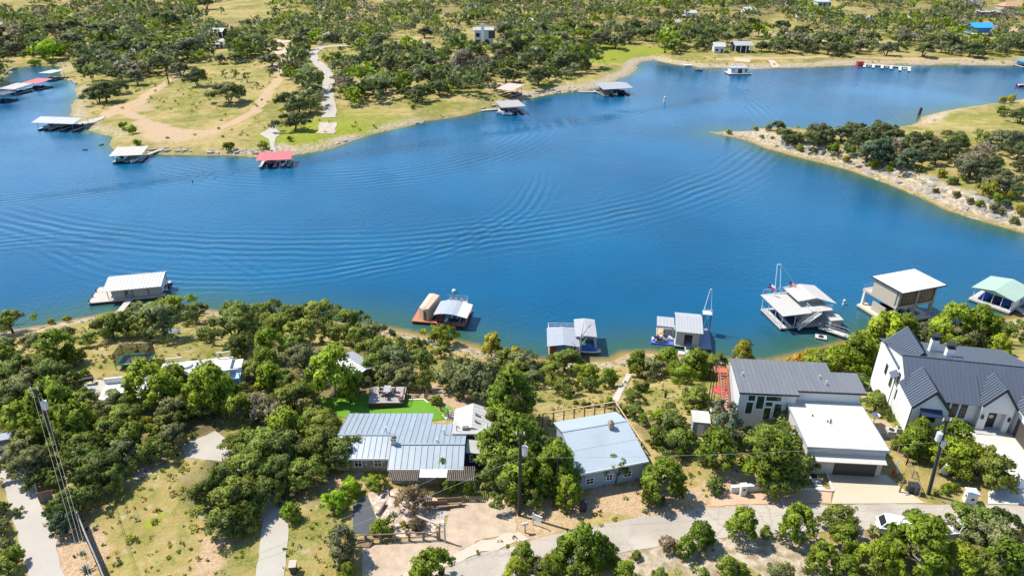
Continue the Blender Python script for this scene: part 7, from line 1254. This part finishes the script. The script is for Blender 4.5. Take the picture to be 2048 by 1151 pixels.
# ---------------------------------------------------------------- undergrowth and grass tufts that nobody could count
def tufts(name, label, n, xr, yr, prob, per, rad, size, pal, seed, spiky=.0):
    q_ = np.random.RandomState(seed); X = q_.uniform(*xr, n); Y = q_.uniform(*yr, n); i = np.clip(np.searchsorted(XS, X), 0, len(XS)-1); j = np.clip(np.searchsorted(YS, Y), 0, len(YS)-1)
    ok = q_.rand(n) < prob[j, i]; X, Y = X[ok], Y[ok]; Z = H_v(X, Y); k = len(X); rd_ = rad*(.6+.9*q_.rand(k))
    c = np.stack([X, Y, Z+rd_*.35], 1); q, t, w_ = leaf_quads(q_, c, rd_, per, size, .5, .7, .5, spiky); hue = np.array([HUES[h_] for h_ in pal])[q_.randint(len(pal), size=k)]*(.8+.4*q_.rand(k))[:, None]
    o = link(name, quad_mesh(name, q, t, w_, LEAF_FAR, np.repeat(hue, per, 0))); o['kind'] = 'stuff'; o['label'] = label; return o
HUES['straw'] = (.34,.265,.115); HUES['olive2'] = (.15,.15,.035)
def H_v(X, Y):
    i = np.clip(np.searchsorted(XS, X)-1, 0, len(XS)-2); j = np.clip(np.searchsorted(YS, Y)-1, 0, len(YS)-2); u = (X-XS[i])/(XS[i+1]-XS[i]); v = (Y-YS[j])/(YS[j+1]-YS[j])
    return (HGT[j, i]*(1-u)+HGT[j, i+1]*u)*(1-v)+(HGT[j+1, i]*(1-u)+HGT[j+1, i+1]*u)*v
PXg, PYg = None, None
def px_mask(polys):
    m = np.zeros(GX.shape, bool)
    for pl_ in polys: m |= inside(GX, GY, np.array(px_poly(pl_)))
    return m
BARE = px_mask([edge_road+edge_low, [(-120,880),(0,900),(38,886),(76,972),(101,1047),(128,1151),(150,1230),(60,1230),(50,1113),(5,962),(-120,950)], [(726,1089),(886,1063),(895,1021),(930,1005),(1001,990),(1036,1065),(957,1083),(780,1175),(720,1175)], [(1650,944),(1772,949),(1800,974),(1850,1006),(1662,1007)], [(1420,970),(1665,970),(1665,1010),(1420,1015)], [(1925,855),(2160,855),(2160,1015),(1970,1010)],
    [(500,1170),(523,1050),(520,1010),(455,925),(362,915),(362,880),(430,858),(520,930),(576,1020),(573,1170)], [(640,790),(735,780),(848,790),(900,838),(860,990),(930,1000),(985,890),(985,800),(990,1000),(700,1090),(690,830)], [(1110,830),(1245,815),(1305,925),(1305,945),(1155,965)], [(1450,720),(1740,740),(1785,950),(1600,950),(1470,860)], [(1765,680),(2100,680),(2100,870),(1800,870)]])
NEARL = IN_N & (HGT > .35) & ~BARE
tufts('undergrowth', 'low scrub and weeds below the oaks on the near bank', 5200, (-75, 110), (38, 112), NEARL*np.clip(.03+.9*MU+.16*(vnoise(GX, GY, 4, 71) > .66), 0, 1), 22, .42, .30, ['olive2','jun','dark','yel','grey','oak'], 41)
tufts('grass', 'tufts of dry grass on the near bank', 15000, (-75, 110), (38, 112), NEARL*np.clip(.85-.6*MU-.5*MD-.4*MR, .05, 1)*(.35+.65*(vnoise(GX, GY, 2.2, 72) > .45)), 8, .22, .26, ['straw','yel','olive2','straw','jun'], 42, .5)
FARL = (IN_F & (DS > 4) & (DS < 160)) | (IN_P & (DS > 3)); tufts('scrub', 'scattered low scrub on the far meadows', 5200, (-330, 330), (170, 470), FARL*np.clip(.05+.8*(vnoise(GX, GY, 16, 73) > .62)-.35*(MD > .4), 0, 1), 9, .75, .75, ['olive2','yel','oak','straw','jun'], 43)
_rng = np.random.RandomState(5)
LANE_PX = [(660,222),(657,205),(656,190),(655,175),(660,160),(654,148),(640,130),(628,118),(624,108),(634,98)]; TRACK_PX = [(560,165),(545,180),(530,197),(518,212),(505,226),(345,158),(310,180),(275,203)]
for _l, GROW in ((FAR_TREES, 1.06), (PEN_TREES, 1.36), (NEAR_TREES, 1.20), (FRONT_TREES, 1.14)): plant_list(_l, _rng, LANE_PX+TRACK_PX if _l is FAR_TREES else ())

# the far woods beyond: past what can be told apart, one mass of small crowns
def proj_v(X, Y, Z):
    dz = Z-CAMZ; D = Y*CS-dz*SN; V = Y*SN+dz*CS
    return 1024+FPX*X/D, 575.5-FPX*V/D
def H_v(X, Y):
    i = np.clip(np.searchsorted(XS, X)-1, 0, len(XS)-2); j = np.clip(np.searchsorted(YS, Y)-1, 0, len(YS)-2)
    u = (X-XS[i])/(XS[i+1]-XS[i]); v = (Y-YS[j])/(YS[j+1]-YS[j])
    return (HGT[j, i]*(1-u)+HGT[j, i+1]*u)*(1-v)+(HGT[j+1, i]*(1-u)+HGT[j+1, i+1]*u)*v
CLEAR = [[(95,128),(150,112),(165,135),(182,165),(330,152),(350,128),(500,122),(560,105),(590,110),(575,175),(560,235),(640,225),(640,200),(700,215),(770,192),(880,190),(960,195),(1000,185),(1080,170),(1180,145),(1165,118),(1215,92),(1260,82),(1330,92),(1345,108),(1440,100),(1540,108),(1640,108),(1800,108),(1960,112),(2100,110),(2100,140),(1300,135),(1250,178),(1000,230),(700,305),(240,312),(100,160)],
         [(-20,-10),(70,-10),(60,22),(20,30),(-20,20)], [(385,10),(530,-10),(545,40),(500,62),(455,60),(385,42)], [(290,-10),(345,-10),(335,16),(300,14)], [(512,-10),(590,-10),(575,14),(512,18)], [(770,66),(850,66),(960,112),(900,114),(855,112)], [(0,110),(40,100),(62,128),(20,155),(-20,170),(-20,120)],
         [(330,66),(490,64),(480,100),(440,112),(420,110),(425,85),(330,78)], [(520,78),(575,78),(590,90),(575,118),(535,118)], [(615,92),(700,84),(705,100),(660,108),(650,150),(665,235),(650,235),(648,160),(620,125)], [(640,104),(780,106),(770,118),(660,122)], [(660,150),(800,145),(790,160),(700,165)], [(920,56),(1000,50),(1000,100),(925,96)], [(1340,25),(1440,28),(1440,48),(1345,52)], [(1500,55),(1560,55),(1545,78),(1490,72)],
         [(1430,80),(1545,80),(1545,108),(1425,112)], [(1925,48),(1992,48),(1992,84),(1925,80)], [(2005,-5),(2060,-5),(2060,34),(2010,30)], [(1950,10),(2000,10),(2000,42),(1950,40)], [(2000,44),(2060,44),(2060,75),(2005,72)], [(1620,0),(1675,0),(1675,26),(1620,26)], [(1720,20),(1840,20),(1840,48),(1720,44)], [(1595,76),(1720,84),(1760,80),(1760,92),(1600,90)], [(860,20),(920,14),(940,30),(880,40)], [(560,22),(620,18),(640,40),(590,40)]]
rs = np.random.RandomState(9); n = 84000
Y = 250+(rs.rand(n)**.80)*880; X = (rs.rand(n)*2-1)*(90+Y*.86)
Z = H_v(X, Y); PX, PY = proj_v(X, Y, Z)
ok = (Z > .8) & (PX > -160) & (PX < 2210) & inside(X, Y, POLY_FAR)
for c in CLEAR:
    q = np.array(c, float); ok &= ~inside(PX, PY, q)
for a, b in LANE_PX+TRACK_PX: ok &= ~((np.abs(PX-a) < 20) & (PY > b-2) & (PY < b+40))
ok &= (vnoise(X, Y, 38, 51) > .33) | (vnoise(X, Y, 15, 52) > .74)
tx = np.array([[t[2], t[3], t[4]] for t in TREES])
X, Y, Z = X[ok], Y[ok], Z[ok]
WD = np.clip(12.5+4.8*rs.randn(len(X)), 4.5, 25)*(.85+.3*vnoise(X, Y, 70, 61))
selx, sely, selw, cell = [], [], [], {}
def clash(x, y, w_):
    gx, gy = int(x//12), int(y//12)
    for a in (-1, 0, 1):
        for b in (-1, 0, 1):
            for (px_, py_, pw) in cell.get((gx+a, gy+b), ()):
                if (px_-x)**2+(py_-y)**2 < (.29*(pw+w_))**2: return True
    return False
for t in tx:
    if t[1] > 200: cell.setdefault((int(t[0]//12), int(t[1]//12)), []).append(tuple(t))
keepi = []
for i in range(len(X)):
    if not clash(X[i], Y[i], WD[i]): cell.setdefault((int(X[i]//12), int(Y[i]//12)), []).append((X[i], Y[i], WD[i])); keepi.append(i)
X, Y, Z, WD = X[keepi], Y[keepi], Z[keepi], WD[keepi]
def far_mass(name, X, Y, Z, WD, clumps, per, label):
    n = len(X); rr = np.random.RandomState(len(X)); a = rr.rand(n, clumps)*6.28; u = np.sqrt(rr.rand(n, clumps)); Ht = WD*(.52+.2*rr.rand(n))
    c = np.stack([X[:, None]+u*np.cos(a)*WD[:, None]*.38, Y[:, None]+u*np.sin(a)*WD[:, None]*.38, Z[:, None]+Ht[:, None]*(.86-.34*u**2-.28*rr.rand(n, clumps))], -1).reshape(-1, 3)
    rad = np.repeat(WD, clumps)*(.13+.09*rr.rand(n*clumps))
    q, t, w_ = leaf_quads(rr, c, rad, per, 1.0, .35, .8, .75)
    ce = q.mean(1, keepdims=True); q = ce+(q-ce)*np.repeat(np.repeat(WD, clumps)*.135, per)[:, None, None]
    k = rr.rand(n); pal = np.array([HUES['far'], HUES['dark'], HUES['oak'], HUES['fgrey'], HUES['jun'], HUES['mauve']]); pk = np.searchsorted([.30, .42, .56, .86, .93], k)
    hue = pal[pk]*(.82+.36*rr.rand(n))[:, None]; hue = np.repeat(hue, clumps*per, 0)
    o = link(name, quad_mesh(name, q, t, w_, LEAF_FAR, hue)); o['kind'] = 'stuff'; o['label'] = label; return o
nr = Y < 430; print('far woods', nr.sum(), (~nr).sum())
far_mass('far_woods', X[nr], Y[nr], Z[nr], WD[nr], 13, 13, 'oak and juniper woods on the far shore'); far_mass('far_woods', X[~nr], Y[~nr], Z[~nr], WD[~nr], 9, 7, 'dense oak woods in the far distance')

# ---------------------------------------------------------------- what each tree is called: its look, and the landmark it stands by
ORD = ['', 'second ', 'third ', 'fourth ', 'fifth ', 'sixth ', 'seventh ', 'eighth ', 'ninth ', 'tenth ', 'eleventh ', 'twelfth ', 'thirteenth ', 'fourteenth ', 'fifteenth ', 'sixteenth ', 'seventeenth ', 'eighteenth ', 'nineteenth ', 'twentieth ']
for ph, x, y in (('lime green thicket', *G(97, 110)[:2]), ('forked pale ramp', *G(540, 270)[:2]), ('grassy inlet meadow', *G(1200, 125)[:2]), ('peninsula tip', *G(1470, 270)[:2]), ('peninsula rock ledge', *G(1800, 350)[:2]), ('stone garden', *G(800, 1030)[:2]), ('dry grass slope', *G(300, 1040)[:2]), ('concrete drive', *G(540, 1090)[:2]), ('bend of the lane', *G(40, 920)[:2]), ('dark stump', *PZ(1838, 229)[:2]), ('artificial turf', *G(700, 815)[:2]), ('sandy shore strip', *G(930, 700)[:2]), ('shore by the tower boathouse', *G(1400, 722)[:2]), ('loop track', *G(420, 262)[:2]), ('boat ramp', *G(185, 243)[:2]), ('pale limestone slope', *G(1560, 1105)[:2]), ('bend of the main road', *G(1090, 1090)[:2]), ('juniper thicket past the pickup', *G(1990, 1120)[:2]), ('far meadow field', *G(850, 95)[:2]), ('peninsula meadow', *G(1940, 270)[:2])): LMK.append((ph, x, y))
buckets = {}
for o, code, x, y, wd in TREES:
    k = min(range(len(LMK)), key=lambda i: (LMK[i][1]-x)**2+(LMK[i][2]-y)**2); buckets.setdefault((k, KIND[code][4]), []).append(((LMK[k][1]-x)**2+(LMK[k][2]-y)**2, o, code, wd))
for (k, say), l in buckets.items():
    l.sort(key=lambda q: q[0])
    for i, (d, o, code, wd) in enumerate(l):
        far = o.location.y > 165; big = wd/(2.0 if far else 1.0); size = '' if KIND[code][3] == 'shrub' else ('broad ' if big > 5.6 else 'small ' if big < 2.4 else '')
        o['label'] = size+say+' standing by the '+LMK[k][0] if i == 0 else size+say+', '+ORD[min(i, 19)]+'one out from the '+LMK[k][0]
        o['group'] = {'shrub': 'shrubs', 'juniper': 'junipers', 'bare_tree': 'bare trees'}.get(KIND[code][3], 'trees')+(' on the far shore' if far else ' on the near bank')
